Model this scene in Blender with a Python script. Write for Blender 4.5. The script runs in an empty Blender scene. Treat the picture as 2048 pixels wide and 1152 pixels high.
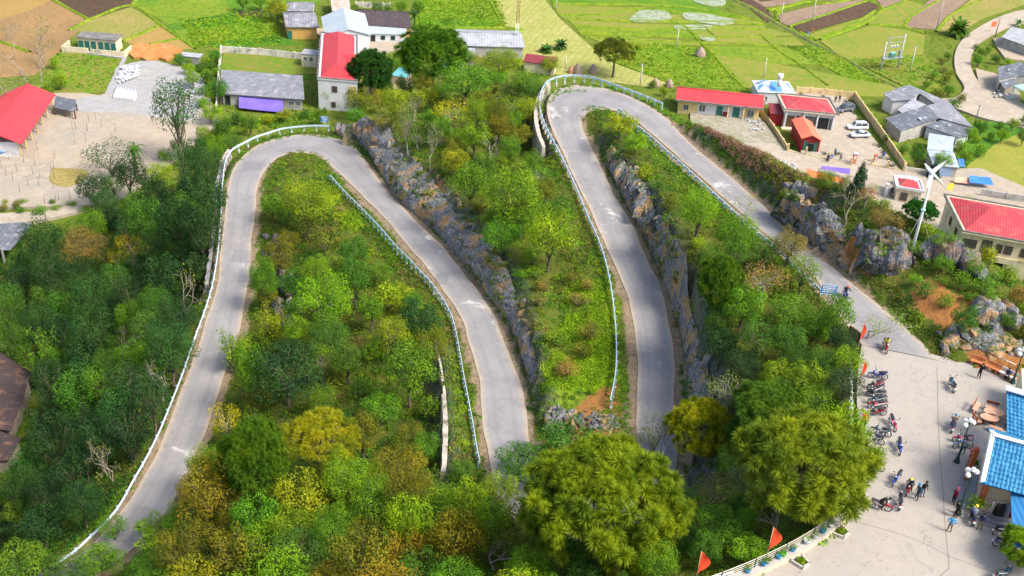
import bpy, math, random
import numpy as np
from mathutils import Vector, Matrix
random.seed(7); RNG = np.random.default_rng(7)
S = bpy.context.scene
COL = S.collection
R = math.radians
# ---------------------------------------------------------------- camera
IMG_W, IMG_H = 2048, 1152
CAM_H, TILT, ROLL, FOC = 98.0, R(32.0), R(3.5), 2269.0
cam_d = bpy.data.cameras.new('camera'); cam = bpy.data.objects.new('camera', cam_d); COL.objects.link(cam)
fwd = Vector((0, math.cos(TILT), -math.sin(TILT)))
r0, u0 = Vector((1, 0, 0)), Vector((0, math.sin(TILT), math.cos(TILT)))
cr_ = math.cos(ROLL)*r0 + math.sin(ROLL)*u0
cu_ = -math.sin(ROLL)*r0 + math.cos(ROLL)*u0
cam.matrix_world = Matrix(((cr_.x, cu_.x, -fwd.x, 0), (cr_.y, cu_.y, -fwd.y, 0), (cr_.z, cu_.z, -fwd.z, CAM_H), (0, 0, 0, 1)))
cam_d.sensor_width = 36.0; cam_d.lens = 36.0*FOC/IMG_W; cam_d.clip_start = 0.5; cam_d.clip_end = 6000
S.camera = cam
# ---------------------------------------------------------------- sky, sun, exposure
SUN_EL, SUN_AZ = R(50), R(118)      # azimuth clockwise from +Y (view direction): sun on the right, a little behind the camera
w = bpy.data.worlds.new('World'); S.world = w; w.use_nodes = True
nt = w.node_tree; nt.nodes.clear()
sky = nt.nodes.new('ShaderNodeTexSky'); sky.sky_type = 'NISHITA'; sky.sun_disc = False
sky.sun_elevation = SUN_EL; sky.sun_rotation = SUN_AZ; sky.dust_density = 3.0; sky.air_density = 1.0; sky.ozone_density = 1.5
bg = nt.nodes.new('ShaderNodeBackground'); bg.inputs['Strength'].default_value = 0.12
wo = nt.nodes.new('ShaderNodeOutputWorld')
hs = nt.nodes.new('ShaderNodeHueSaturation'); hs.inputs['Saturation'].default_value = .8; nt.links.new(sky.outputs[0], hs.inputs['Color']); nt.links.new(hs.outputs[0], bg.inputs[0]); nt.links.new(bg.outputs[0], wo.inputs[0])
sun_d = bpy.data.lights.new('sun', 'SUN'); sun_d.energy = 2.2; sun_d.angle = R(18); sun_d.color = (1.0, 0.9, 0.74)
sun = bpy.data.objects.new('sun', sun_d); COL.objects.link(sun)
sd = Vector((math.sin(SUN_AZ)*math.cos(SUN_EL), math.cos(SUN_AZ)*math.cos(SUN_EL), math.sin(SUN_EL)))
sun.rotation_euler = sd.to_track_quat('Z', 'Y').to_euler()
S.view_settings.view_transform = 'Standard'; S.view_settings.look = 'None'
S.view_settings.exposure = 1.4; S.view_settings.gamma = 1.0; S.view_settings.use_curve_mapping = False
S.render.engine = 'CYCLES'
S.cycles.max_bounces = 6; S.cycles.diffuse_bounces = 3; S.cycles.glossy_bounces = 2; S.cycles.transmission_bounces = 3; S.cycles.transparent_max_bounces = 6
S.cycles.use_denoising = True
# ---------------------------------------------------------------- picture <-> place
def ray(px, py):
    a = (px-IMG_W/2)/FOC; b = -(py-IMG_H/2)/FOC
    return fwd + cr_*a + cu_*b
def P(px, py, z=0.0):
    d = ray(px, py); t = (z-CAM_H)/d.z
    return Vector((d.x*t, d.y*t, z))
def proj(p):
    v = Vector((p[0], p[1], p[2]-CAM_H)); dd = v.dot(fwd)
    return IMG_W/2+FOC*v.dot(cr_)/dd, IMG_H/2-FOC*v.dot(cu_)/dd, dd
# ---------------------------------------------------------------- tagging
def tag(o, label=None, cat=None, group=None, kind=None):
    if label: o['label'] = label
    if cat: o['category'] = cat
    if group: o['group'] = group
    if kind: o['kind'] = kind
    return o
def thing(name, label, cat, loc=(0, 0, 0), rz=0.0, group=None):
    o = bpy.data.objects.new(name, None); COL.objects.link(o)
    o.empty_display_size = 0.3
    o.location = loc; o.rotation_euler = (0, 0, rz)
    return tag(o, label, cat, group)
def dup(root, loc=None, rz=None, label=None, group=None, scale=None, color=None):
    r = root.copy(); COL.objects.link(r)
    if loc is not None: r.location = loc
    if rz is not None: r.rotation_euler = (0, 0, rz)
    if scale is not None: r.scale = scale if hasattr(scale, '__len__') else (scale,)*3
    if label: r['label'] = label
    if group: r['group'] = group
    if color: r.color = color
    for ch in KIDS.get(root.name, []):
        c = ch.copy(); COL.objects.link(c); c.parent = r
        if color: c.color = color
        KIDS.setdefault(r.name, []).append(c)
        for g in KIDS.get(ch.name, []):
            d = g.copy(); COL.objects.link(d); d.parent = c
            if color: d.color = color
            KIDS.setdefault(c.name, []).append(d)
    return r
KIDS = {}
# ---------------------------------------------------------------- mesh builder
class MB:
    def __init__(s): s.v = []; s.f = []; s.m = []; s.sm = []
    def add(s, vs, fs, mi=0, smooth=False):
        n = len(s.v); s.v.extend([tuple(v) for v in vs])
        s.f.extend([tuple(i+n for i in f) for f in fs]); s.m.extend([mi]*len(fs)); s.sm.extend([smooth]*len(fs)); return s
    def box(s, c, d, mi=0, rz=0.0, rx=0.0, ry=0.0):
        x, y, z = d[0]/2, d[1]/2, d[2]/2
        vs = [Vector(p) for p in ((-x,-y,-z),(x,-y,-z),(x,y,-z),(-x,y,-z),(-x,-y,z),(x,-y,z),(x,y,z),(-x,y,z))]
        if rz or rx or ry:
            M = Matrix.Rotation(rz, 3, 'Z') @ Matrix.Rotation(ry, 3, 'Y') @ Matrix.Rotation(rx, 3, 'X'); vs = [M@v for v in vs]
        return s.add([v+Vector(c) for v in vs], [(0,3,2,1),(4,5,6,7),(0,1,5,4),(1,2,6,5),(2,3,7,6),(3,0,4,7)], mi)
    def tube(s, pts, rad, n=6, mi=0, cap=True, smooth=True):
        pts = [Vector(p) for p in pts]
        if not hasattr(rad, '__len__'): rad = [rad]*len(pts)
        vs = []; 
        for i, p in enumerate(pts):
            t = (pts[min(i+1, len(pts)-1)]-pts[max(i-1, 0)])
            t = t.normalized() if t.length > 1e-9 else Vector((0,0,1))
            a = t.orthogonal().normalized() if i == 0 else (a - t*a.dot(t)).normalized()
            b = t.cross(a)
            vs += [p+(a*math.cos(2*math.pi*k/n)+b*math.sin(2*math.pi*k/n))*rad[i] for k in range(n)]
        fs = [(i*n+k, i*n+(k+1)%n, (i+1)*n+(k+1)%n, (i+1)*n+k) for i in range(len(pts)-1) for k in range(n)]
        s.add(vs, fs, mi, smooth)
        if cap:
            m = len(s.v)-len(vs); s.f.append(tuple(range(m+n-1, m-1, -1))); s.f.append(tuple(range(m+len(vs)-n, m+len(vs)))); s.m += [mi]*2; s.sm += [False]*2
        return s
    def lathe(s, prof, n=12, c=(0,0,0), mi=0, smooth=True, M=None):
        vs = []
        for r, z in prof:
            for k in range(n):
                v = Vector((r*math.cos(2*math.pi*k/n), r*math.sin(2*math.pi*k/n), z))
                if M is not None: v = M@v
                vs.append(v+Vector(c))
        fs = [(i*n+k, i*n+(k+1)%n, (i+1)*n+(k+1)%n, (i+1)*n+k) for i in range(len(prof)-1) for k in range(n)]
        s.add(vs, fs, mi, smooth)
        m = len(s.v)-len(vs)
        if prof[0][0] > 1e-4: s.f.append(tuple(range(m+n-1, m-1, -1))); s.m.append(mi); s.sm.append(False)
        if prof[-1][0] > 1e-4: s.f.append(tuple(range(m+len(vs)-n, m+len(vs)))); s.m.append(mi); s.sm.append(False)
        return s
    def ball(s, c, r, mi=0, n=10, sc=(1,1,1)):
        prof = [(math.sin(math.pi*i/(n//2+2)), -math.cos(math.pi*i/(n//2+2))) for i in range(n//2+3)]
        vs = []
        for a, z in prof:
            a = max(a, 1e-4)
            for k in range(n): vs.append((c[0]+r*sc[0]*a*math.cos(2*math.pi*k/n), c[1]+r*sc[1]*a*math.sin(2*math.pi*k/n), c[2]+r*sc[2]*z))
        fs = [(i*n+k, i*n+(k+1)%n, (i+1)*n+(k+1)%n, (i+1)*n+k) for i in range(len(prof)-1) for k in range(n)]
        return s.add(vs, fs, mi, True)
    def prism(s, poly, z0, z1, mi=0, M=None):
        n = len(poly); vs = [Vector((p[0], p[1], z0)) for p in poly]+[Vector((p[0], p[1], z1)) for p in poly]
        if M is not None: vs = [M@v for v in vs]
        return s.add(vs, [tuple(range(n-1, -1, -1)), tuple(range(n, 2*n))]+[(i, (i+1)%n, n+(i+1)%n, n+i) for i in range(n)], mi)
    def slab(s, pts, th, mi=0):            # thick sheet from a 3-D polygon
        pts = [Vector(p) for p in pts]; nrm = Vector((0,0,0))
        for i in range(len(pts)): nrm += (pts[i]-pts[0]).cross(pts[(i+1) % len(pts)]-pts[0])
        nrm.normalize()
        if nrm.z < 0: pts.reverse(); nrm = -nrm
        n = len(pts); lo = [p-nrm*th for p in pts]
        return s.add(lo+pts, [tuple(range(n-1, -1, -1)), tuple(range(n, 2*n))]+[(i, (i+1)%n, n+(i+1)%n, n+i) for i in range(n)], mi)
    def obj(s, name, mats, parent=None, loc=None, rz=None, color=None):
        me = bpy.data.meshes.new(name); me.from_pydata([tuple(v) for v in s.v], [], s.f); 
        if not isinstance(mats, (list, tuple)): mats = [mats]
        for m in mats: me.materials.append(m)
        me.polygons.foreach_set('material_index', s.m); me.polygons.foreach_set('use_smooth', s.sm); me.update()
        o = bpy.data.objects.new(name, me); COL.objects.link(o)
        if parent is not None:
            o.parent = parent; KIDS.setdefault(parent.name, []).append(o)
        if loc is not None: o.location = loc
        if rz is not None: o.rotation_euler = (0, 0, rz)
        if color: o.color = color
        return o
def np_mesh(name, V, F, mats, attrs=None, smooth=False):
    """V (n,3), F (m,k) numpy"""
    me = bpy.data.meshes.new(name); k = F.shape[1]
    me.vertices.add(len(V)); me.vertices.foreach_set('co', np.ascontiguousarray(V, dtype=np.float32).ravel())
    me.loops.add(F.size); me.loops.foreach_set('vertex_index', np.ascontiguousarray(F, dtype=np.int32).ravel())
    me.polygons.add(len(F)); me.polygons.foreach_set('loop_start', np.arange(0, F.size, k, dtype=np.int32))
    me.polygons.foreach_set('use_smooth', np.full(len(F), smooth))
    for m in (mats if isinstance(mats, (list, tuple)) else [mats]): me.materials.append(m)
    for an, (dom, arr) in (attrs or {}).items():
        if arr.ndim == 2:
            a = me.attributes.new(an, 'FLOAT_COLOR', dom); a.data.foreach_set('color', np.ascontiguousarray(arr, dtype=np.float32).ravel())
        else:
            a = me.attributes.new(an, 'FLOAT', dom); a.data.foreach_set('value', np.ascontiguousarray(arr, dtype=np.float32))
    me.update(calc_edges=True); me.validate()
    return me
# ---------------------------------------------------------------- materials
MATS = {}
class NT:
    def __init__(s, m): s.t = m.node_tree; s.N = s.t.nodes; s.L = s.t.links
    def n(s, typ, **kw):
        x = s.N.new('ShaderNode'+typ)
        for k, v in kw.items():
            if k in x.inputs.keys() if isinstance(k, str) else False: s.set(x.inputs[k], v)
            else: setattr(x, k, v)
        return x
    def set(s, inp, v):
        if isinstance(v, bpy.types.NodeSocket): s.L.new(v, inp)
        else: inp.default_value = v
    def noise(s, vec, scale, detail=4, rough=.55, dist=0.0):
        x = s.N.new('ShaderNodeTexNoise'); s.L.new(vec, x.inputs['Vector']); x.inputs['Scale'].default_value = scale
        x.inputs['Detail'].default_value = detail; x.inputs['Roughness'].default_value = rough; x.inputs['Distortion'].default_value = dist
        return x.outputs['Fac']
    def ramp(s, fac, a, b):
        x = s.N.new('ShaderNodeMapRange'); s.L.new(fac, x.inputs[0]); x.inputs[1].default_value = a; x.inputs[2].default_value = b; x.clamp = True
        return x.outputs[0]
    def mix(s, fac, a, b, blend='MIX'):
        x = s.N.new('ShaderNodeMix'); x.data_type = 'RGBA'; x.blend_type = blend
        s.set(x.inputs[0], fac); s.set(x.inputs[6], c4(a)); s.set(x.inputs[7], c4(b)); return x.outputs[2]
    def math(s, op, a, b=0.0):
        x = s.N.new('ShaderNodeMath'); x.operation = op; s.set(x.inputs[0], a); s.set(x.inputs[1], b); return x.outputs[0]
    def bump(s, h, dist=.05, strength=.6):
        x = s.N.new('ShaderNodeBump'); s.L.new(h, x.inputs['Height']); x.inputs['Distance'].default_value = dist; x.inputs['Strength'].default_value = strength
        return x.outputs[0]
def c4(c):
    if isinstance(c, bpy.types.NodeSocket): return c
    return tuple(c)+(1,) if hasattr(c, '__len__') and len(c) == 3 else c
def newmat(name, rough=.7, metal=0.0, spec=.3):
    m = bpy.data.materials.new(name); m.use_nodes = True; t = NT(m); t.N.clear()
    b = t.N.new('ShaderNodeBsdfPrincipled'); o = t.N.new('ShaderNodeOutputMaterial'); t.L.new(b.outputs[0], o.inputs[0])
    b.inputs['Roughness'].default_value = rough; b.inputs['Metallic'].default_value = metal
    b.inputs['Specular IOR Level'].default_value = spec
    t.b = b; t.out = o; return m, t
def mat(name, c1, c2=None, scale=3.0, rough=.7, metal=0.0, bump=0.0, lo=.35, hi=.65, spec=.3, wave=None, dirt=None):
    """two-tone noise material in object coordinates; wave=(axis, period) adds corrugation/plank relief"""
    if name in MATS: return MATS[name]
    m, t = newmat(name, rough, metal, spec)
    tc = t.N.new('ShaderNodeTexCoord'); v = tc.outputs['Object']
    c2 = c2 or tuple(x*.8 for x in c1)
    nz = t.noise(v, scale, 5); col = t.mix(t.ramp(nz, lo, hi), c1, c2)
    if dirt:
        n2 = t.noise(v, dirt[1], 6, .65); col = t.mix(t.ramp(n2, .52, .68), col, dirt[0])
    if wave:
        w_ = t.N.new('ShaderNodeTexWave'); w_.bands_direction = wave[0]; w_.wave_profile = 'SIN'
        t.L.new(v, w_.inputs['Vector']); w_.inputs['Scale'].default_value = 1/wave[1]*.314; w_.inputs['Distortion'].default_value = wave[2] if len(wave) > 2 else 0
        t.L.new(t.bump(w_.outputs['Fac'], .03, .8), t.b.inputs['Normal'])
        col = t.mix(t.math('MULTIPLY', w_.outputs['Fac'], .22), col, tuple(x*.45 for x in c1))
    elif bump: t.L.new(t.bump(t.noise(v, scale*6, 4), bump), t.b.inputs['Normal'])
    t.L.new(col, t.b.inputs['Base Color'])
    MATS[name] = m; return m
# ================================================================= TERRAIN
def cr(pts, step=1.0):
    """Catmull-Rom through points (any dimension), resampled about every step"""
    pts = np.array(pts, float); 
    if len(pts) < 3:
        n = max(2, int(np.linalg.norm(pts[1]-pts[0])/step)+1); return pts[0]+(pts[1]-pts[0])*np.linspace(0, 1, n)[:, None]
    Q = np.vstack([2*pts[0]-pts[1], pts, 2*pts[-1]-pts[-2]]); out = []
    for i in range(1, len(Q)-2):
        p0, p1, p2, p3 = Q[i-1], Q[i], Q[i+1], Q[i+2]; n = max(2, int(np.linalg.norm((p2-p1)[:3])/step)+1)
        t = np.linspace(0, 1, n, endpoint=False)[:, None]
        out.append(.5*((2*p1)+(-p0+p2)*t+(2*p0-5*p1+4*p2-p3)*t*t+(-p0+3*p1-3*p2+p3)*t**3))
    out.append(pts[-1:]); return np.vstack(out)
def line(pxz, step=.5): return cr([list(P(x, y, z)) for x, y, z in pxz], step)
def resamp(L, step):
    L = np.asarray(L); d = np.r_[0, np.cumsum(np.linalg.norm(np.diff(L[:, :2], axis=0), axis=1))]
    n = max(2, int(round(d[-1]/step))+1); s = np.linspace(0, d[-1], n)
    return np.stack([np.interp(s, d, L[:, k]) for k in range(L.shape[1])], 1)
# road edges: (left px, left py, right px, right py, z): asphalt of the three legs, walking down from the plaza
ROAD_UP = [(1722,690,1880,722,37.52),(1690,645,1818,660,37.3),(1658,600,1751,606,36.9),(1630,556,1700,566,36.4),(1592,517,1654,525,35.8),
  (1548,481,1606,488,35.1),(1512,452,1568,458,34.6),(1472,416,1536,420,34.1),(1438,388,1499,386,33.7),(1407,360,1454,349,33.3),(1375,331,1411,314,32.9),(1347,306,1380,285,32.6),
  (1316,280,1356,262,32.4),(1288,254,1330,235,32.2),(1258,233,1290,208,32.0),(1228,221,1250,187,31.8),(1199,219,1200,173,31.6),(1176,224,1150,168,31.4),(1163,238,1112,176,31.1),
  (1163,254,1092,202,30.8),(1171,270,1094,238,30.6),(1181,288,1110,275,30.3),(1192,315,1127,310,30.0),(1207,345,1143,343,29.8),(1228,388,1163,385,29.4),
  (1248,423,1181,425,29.1),(1269,458,1197,461,28.9),(1284,495,1215,496,28.6),(1301,533,1231,534,28.3),(1320,572,1247,574,28.0),(1333,617,1262,618,27.8),(1343,672,1272,673,27.5),
  (1348,727,1275,728,27.2),(1349,780,1273,780,26.9),(1349,830,1273,830,26.6),(1353,885,1277,882,26.3),(1352,945,1280,925,26.0),(1330,1010,1272,960,25.8),(1270,1062,1238,985,25.7),(1170,1085,1170,1000,25.5),
  (1070,1065,1105,985,25.2),(1000,1010,1070,940,25.0),(978,920,1061,900,24.8),(968,864,1058,860,24.5),(962,800,1049,800,24.2),(954,740,1031,740,23.9),(940,690,1012,690,23.7),(926,645,993,640,23.4),
  (904,606,965,597,23.1),(880,570,938,557,22.9),(848,530,908,522,22.6),(817,493,878,487,22.3),(790,460,846,456,22.0),(760,428,812,420,21.8),(732,398,780,391,21.5),(703,371,760,362,21.2),(677,346,740,333,20.9),
  (652,322,716,302,20.6),(622,308,690,281,20.3),(592,305,640,268,20.1),(566,310,584,268,19.9),(545,323,535,280,19.7),(529,342,499,300,19.4),(519,362,474,326,19.1),(513,390,458,360,18.8),
  (510,425,451,405,18.4),(506,460,447,455,18.0),(502,500,442,498,17.6),(499,545,438,541,17.2),(493,590,431,585,16.8),(486,630,418,625,16.4),(474,675,404,670,16.0),(460,720,386,718,15.6),
  (445,765,368,765,15.2),(430,805,352,812,14.8),(412,860,334,862,14.3),(390,915,310,912,13.8),(366,965,284,958,13.3),(340,1010,256,1008,12.8),(304,1060,222,1050,12.2),(262,1102,180,1095,11.7),(200,1150,110,1142,11.0),(120,1205,30,1190,10.3),(30,1260,-60,1240,9.6)]
RL = cr([list(P(a, b, z)) for a, b, c, d, z in ROAD_UP], .9); RR = cr([list(P(c, d, z)) for a, b, c, d, z in ROAD_UP], .9)
n_ = min(len(RL), len(RR))
def _pair(step=.9):
    A = np.array([list(P(a, b, z))+list(P(c, d, z)) for a, b, c, d, z in ROAD_UP]); C = cr(A, step); return C[:, :3], C[:, 3:]
RL, RR = _pair()
for _ in range(6):                        # smooth the traced edges and the grade
    for A in (RL, RR): A[1:-1] = .5*A[1:-1]+.25*(A[:-2]+A[2:])
RC = (RL+RR)/2; RW = np.linalg.norm((RR-RL)[:, :2], axis=1)
RDIR = (RR-RL); RDIR[:, 2] = 0; RDIR /= np.linalg.norm(RDIR, axis=1)[:, None]
ZP = 37.5
PLAZA = [P(x, y, ZP) for x, y in ((1722,690),(1882,714),(1915,718),(1945,726),(1975,735),(2005,746),(2048,762),(2150,800),(2300,1000),(2300,1500),(1300,1500),(1280,1235),(1400,1192),(1500,1156),(1598,1109),(1643,1081),(1681,1044),(1712,985),(1722,930),(1716,860),(1712,790),(1712,730))]
GX0, GX1, GY0, GY1, GS = -190, 215, -10, 372, 0.8
NX, NY = int((GX1-GX0)/GS)+1, int((GY1-GY0)/GS)+1
xs = GX0+GS*np.arange(NX); ys = GY0+GS*np.arange(NY)
XX, YY = np.meshgrid(xs, ys)               # [iy, ix]
def in_poly(X, Y, poly):
    inside = np.zeros(X.shape, bool); n = len(poly)
    for i in range(n):
        x1, y1 = poly[i][0], poly[i][1]; x2, y2 = poly[(i+1) % n][0], poly[(i+1) % n][1]
        if y1 == y2: continue
        c = ((y1 > Y) != (y2 > Y)) & (X < (x2-x1)*(Y-y1)/(y2-y1)+x1); inside ^= c
    return inside
zsum = np.zeros((NY, NX)); zcnt = np.zeros((NY, NX))
def put(pts, wgt=1.0):
    pts = np.asarray(pts); ix = np.round((pts[:, 0]-GX0)/GS).astype(int); iy = np.round((pts[:, 1]-GY0)/GS).astype(int)
    ok = (ix >= 0) & (ix < NX) & (iy >= 0) & (iy < NY)
    np.add.at(zsum, (iy[ok], ix[ok]), pts[ok, 2]*wgt); np.add.at(zcnt, (iy[ok], ix[ok]), wgt)
# valley floor (z = 0) lies outside the toe of the hill
TOE = [(2500,760),(2200,700),(2048,650),(1960,600),(1880,540),(1800,480),(1700,425),(1600,385),(1500,350),(1400,300),(1250,270),(1146,262),(1000,275),(850,290),(700,300),(560,325),(450,345),(350,370),(250,400),(170,428),(215,500),(175,600),(135,700),(105,800),(60,900),(10,1000),(-80,1152),(-200,1400)]
toe = [P(x, y, 0) for x, y in TOE]
VALLEY = toe+[Vector((-400, 20, 0)), Vector((-400, 900, 0)), Vector((900, 900, 0)), Vector((900, 100, 0))]
mv = in_poly(XX, YY, VALLEY)
zsum[mv] = 0; zcnt[mv] = 1
tl = cr([list(p) for p in toe], .5); put(tl, 1)
# road bench
SH_L, SH_R = 1.0, 1.0
for k in np.arange(-SH_R-.3, 12, .4):
    o_ = np.minimum(k, RW+SH_L+.3)[:, None]; q = RL+RDIR*o_; q = q[(k <= RW+SH_L+.3)]; put(q, 3)
mp = in_poly(XX, YY, PLAZA); zsum[mp] = ZP*5; zcnt[mp] = 5
def off(L, d):                             # offset a polyline sideways (left of travel is +)
    t = np.gradient(L[:, :2], axis=0); t /= np.linalg.norm(t, axis=1)[:, None]+1e-9
    q = L.copy(); q[:, 0] -= t[:, 1]*d; q[:, 1] += t[:, 0]*d; return q
# cliff tops, crest lines, drops
CL_MID = [(690,243,24.3),(760,243,25.2),(830,308,25.6),(880,358,26.2),(930,405,26.6),(985,470,27),(1030,530,27.2),(1062,610,27.2),(1080,700,27.2),(1092,790,27.0)]
CL_UP = [(1205,256,31.8),(1245,292,32.6),(1300,366,32.8),(1350,468,33.4),(1390,555,33.6),(1418,640,33.8),(1448,735,34.0),(1455,820,33.5)]
CL_BERM = [(1352,232,33.6),(1420,262,34.6),(1500,300,35.8),(1560,335,37),(1630,365,38.6),(1700,388,40),(1765,410,41),(1830,442,40.6),(1880,492,39.8),(1950,545,39.4),(2048,575,39),(2200,620,39)]
CL_BERM_IN = [(1600,425,38.4),(1660,455,39.2),(1720,480,39.6),(1775,505,39.4),(1820,520,39.4)]
for L_ in (CL_MID, CL_UP, CL_BERM, CL_BERM_IN): put(line(L_), 1)
put(line([(1760,600,37.6),(1850,640,38.0),(1930,650,38.6),(2020,640,39),(2100,650,39)]), 1)
put(line([(1900,703,37.9),(1960,716,38.2),(2048,742,38.4)]), 1)
put(line([(1850,560,38.8),(1930,600,38.8),(2048,620,39)]), 1)
put(line([(850,235,25.5),(950,240,27.5),(1010,300,28),(1050,400,28),(1100,520,27.2),(1140,640,27),(1160,740,26.8),(1160,830,26)]), 1)
put(line([(820,180,16),(900,190,18),(980,190,20),(1040,200,23)]), 1)
# retaining walls: foot lines outside the upper bend, the lowest bend and the middle leg
WALL_UP = [(1092,165,31.4),(1074,190,31.1),(1066,225,30.9),(1070,262,30.5),(1082,295,30.2)]
WALL_LOW = [(448,330,18.9),(438,372,18.5),(434,420,18.2),(431,470,17.8),(425,520,17.4),(418,570,17.0)]
WALL_MID = [(872,680,24.0),(884,730,24.2),(893,790,24.4),(897,850,24.6),(896,905,24.8),(893,945,24.9)]
def wall_foot(L_, drop, d): q = off(line(L_), d); q[:, 2] -= drop; put(q, 4); return q
wall_foot(WALL_UP, 4.6, -0.9 if False else .9)
wall_foot(WALL_LOW, 4.0, -.9)
put(line(WALL_MID), 4); wall_foot([(x, y, z) for x, y, z in WALL_MID], 2.6, -.9)
FENCE_LINE = [(1700,640),(1704,700),(1706,760),(1706,830),(1712,870),(1716,930),(1708,985),(1678,1038),(1640,1074),(1592,1102),(1500,1150),(1400,1185),(1290,1225)]
q = off(cr([list(P(x, y, ZP)) for x, y in FENCE_LINE], .5), 1.3); q[:, 2] -= 2.2; put(q, 3)
# near slope under the lookout
for L_ in ([(-60,1300,2),(200,1400,14),(600,1400,26),(1000,1400,32),(1300,1400,37)], [(330,1152,16),(500,1152,19),(700,1152,21.5),(900,1152,24),(1100,1152,27.5),(1280,1160,32)]): put(line(L_), 1)
put(np.array([[x, -8, 92.0] for x in np.arange(-60, 14, .5)]), 1); put(np.array([[x, 12, 70.0] for x in np.arange(-60, 10, .5)]), 1)
for y_ in (-9, 8, 28): put(np.array([[x, y_, 37.6] for x in np.arange(38, 214, .5)]), 1)  # unseen ground kept low so no hill shadow falls on the plaza
fixed = zcnt > 0; ZT = np.where(fixed, zsum/np.maximum(zcnt, 1e-9), 0)
def relax(Z, M, V, it):
    for _ in range(it):
        Zp = np.pad(Z, 1, 'edge'); A = .25*(Zp[:-2, 1:-1]+Zp[2:, 1:-1]+Zp[1:-1, :-2]+Zp[1:-1, 2:]); Z = np.where(M, V, A)
    return Z
levels = []; M_, V_ = fixed, ZT
while True:
    levels.append((M_, V_))
    if min(M_.shape) < 24: break
    h, w_ = (M_.shape[0]+1)//2*2, (M_.shape[1]+1)//2*2
    Mp = np.zeros((h, w_)); Vp = np.zeros((h, w_)); Mp[:M_.shape[0], :M_.shape[1]] = M_; Vp[:M_.shape[0], :M_.shape[1]] = V_*M_
    c = Mp.reshape(h//2, 2, w_//2, 2).sum((1, 3)); v = Vp.reshape(h//2, 2, w_//2, 2).sum((1, 3)); M_, V_ = c > 0, v/np.maximum(c, 1e-9)
Z = np.full(levels[-1][0].shape, 15.0)
for M_, V_ in reversed(levels):
    if Z.shape != M_.shape: Z = np.repeat(np.repeat(Z, 2, 0), 2, 1)[:M_.shape[0], :M_.shape[1]]
    Z = relax(Z, M_, V_, 260)
ZT = Z
hard = (zcnt >= 2.9)
# distance-like masks
def dist_to(pts, rmax):                    # grid distance to a set of points, up to rmax
    D = np.full((NY, NX), rmax, float); k = int(rmax/GS)+1
    for x, y in np.asarray(pts)[:, :2]:
        ix, iy = int(round((x-GX0)/GS)), int(round((y-GY0)/GS))
        a, b, c, d = max(0, iy-k), min(NY, iy+k+1), max(0, ix-k), min(NX, ix+k+1)
        if a >= b or c >= d: continue
        D[a:b, c:d] = np.minimum(D[a:b, c:d], np.hypot(XX[a:b, c:d]-x, YY[a:b, c:d]-y))
    return D
d_road = dist_to(RC[::1], 9.0)
road_half = np.mean(RW)/2
def vnoise(X, Y, sc, seed):
    g = np.random.default_rng(seed).random((64, 64)); u, v = X/sc % 64, Y/sc % 64
    i, j = u.astype(int), v.astype(int); fu, fv = u-i, v-j; fu = fu*fu*(3-2*fu); fv = fv*fv*(3-2*fv); i1, j1 = (i+1) % 64, (j+1) % 64; i, j = i % 64, j % 64
    return (g[i, j]*(1-fu)*(1-fv)+g[i1, j]*fu*(1-fv)+g[i, j1]*(1-fu)*fv+g[i1, j1]*fu*fv)-.5
NZ = lambda X, Y: vnoise(X+300, Y+50, 5.1, 1)*1.6+vnoise(X+300, Y+50, 2.2, 2)*.9+vnoise(X+300, Y+50, 1.1, 3)*.45
free = ~(hard | mp | mv)
amp = np.clip((d_road-3.6)/2.5, 0, 1)*free
amp2 = amp.copy()
for _ in range(3): amp2 = np.minimum(amp2, (np.roll(amp2, 1, 0)+np.roll(amp2, -1, 0)+np.roll(amp2, 1, 1)+np.roll(amp2, -1, 1))/4)
ZT = ZT+NZ(XX, YY)*amp2*.75
bench = zcnt >= 2.9
ZT[bench & (d_road < 6)] -= 0.04; ZT[mp] = ZP-.03
def hz(x, y):
    u = min(max((x-GX0)/GS, 0), NX-1.001); v = min(max((y-GY0)/GS, 0), NY-1.001); i, j = int(v), int(u); a, b = v-i, u-j
    return ZT[i, j]*(1-a)*(1-b)+ZT[i+1, j]*a*(1-b)+ZT[i, j+1]*(1-a)*b+ZT[i+1, j+1]*a*b
def G(px, py):
    """point of the ground seen at a pixel"""
    d = ray(px, py); t = (58-CAM_H)/d.z; tmax = (-1-CAM_H)/d.z; st = .35/d.length; p = None
    while t < tmax:
        x, y, z = d.x*t, d.y*t, CAM_H+d.z*t
        if z <= hz(x, y): return Vector((x, y, hz(x, y)))
        t += st
    return P(px, py, 0)
# ================================================================= GROUND MESH + MATERIALS
def blurm(A, n=2):
    A = A.astype(float)
    for _ in range(n):
        Ap = np.pad(A, 1, 'edge'); A = (Ap[1:-1, 1:-1]*2+Ap[:-2, 1:-1]+Ap[2:, 1:-1]+Ap[1:-1, :-2]+Ap[1:-1, 2:])/6
    return A
gy, gx = np.gradient(ZT, GS); SLOPE = np.hypot(gx, gy)
def polym(px): return in_poly(XX, YY, [P(x, y, z) for x, y, z in px])
def polyz(px, z=0): return in_poly(XX, YY, [P(x, y, z) for x, y in px])
m_dirt = blurm((d_road < road_half+.7), 1)
soil = np.zeros((NY, NX))
for poly in ([(1560,480,36),(1640,500,37),(1720,540,37.5),(1800,560,38),(1800,500,39),(1720,470,39.5),(1620,440,38.5)],
             [(1150,905,26),(1240,900,26),(1240,760,26.6),(1200,770,26.5),(1150,820,26)],
             [(1860,600,38.4),(1960,740,38),(2048,760,38),(2048,690,38.6),(1980,620,39),(1900,580,38.8)],
             [(875,350,26.2),(925,415,26.5),(900,425,24),(860,380,25)], [(1830,560,38),(1880,560,38.6),(1880,640,38.4),(1820,620,38)]):
    soil = np.maximum(soil, polym(poly))
soil = blurm(soil, 3)
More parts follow.
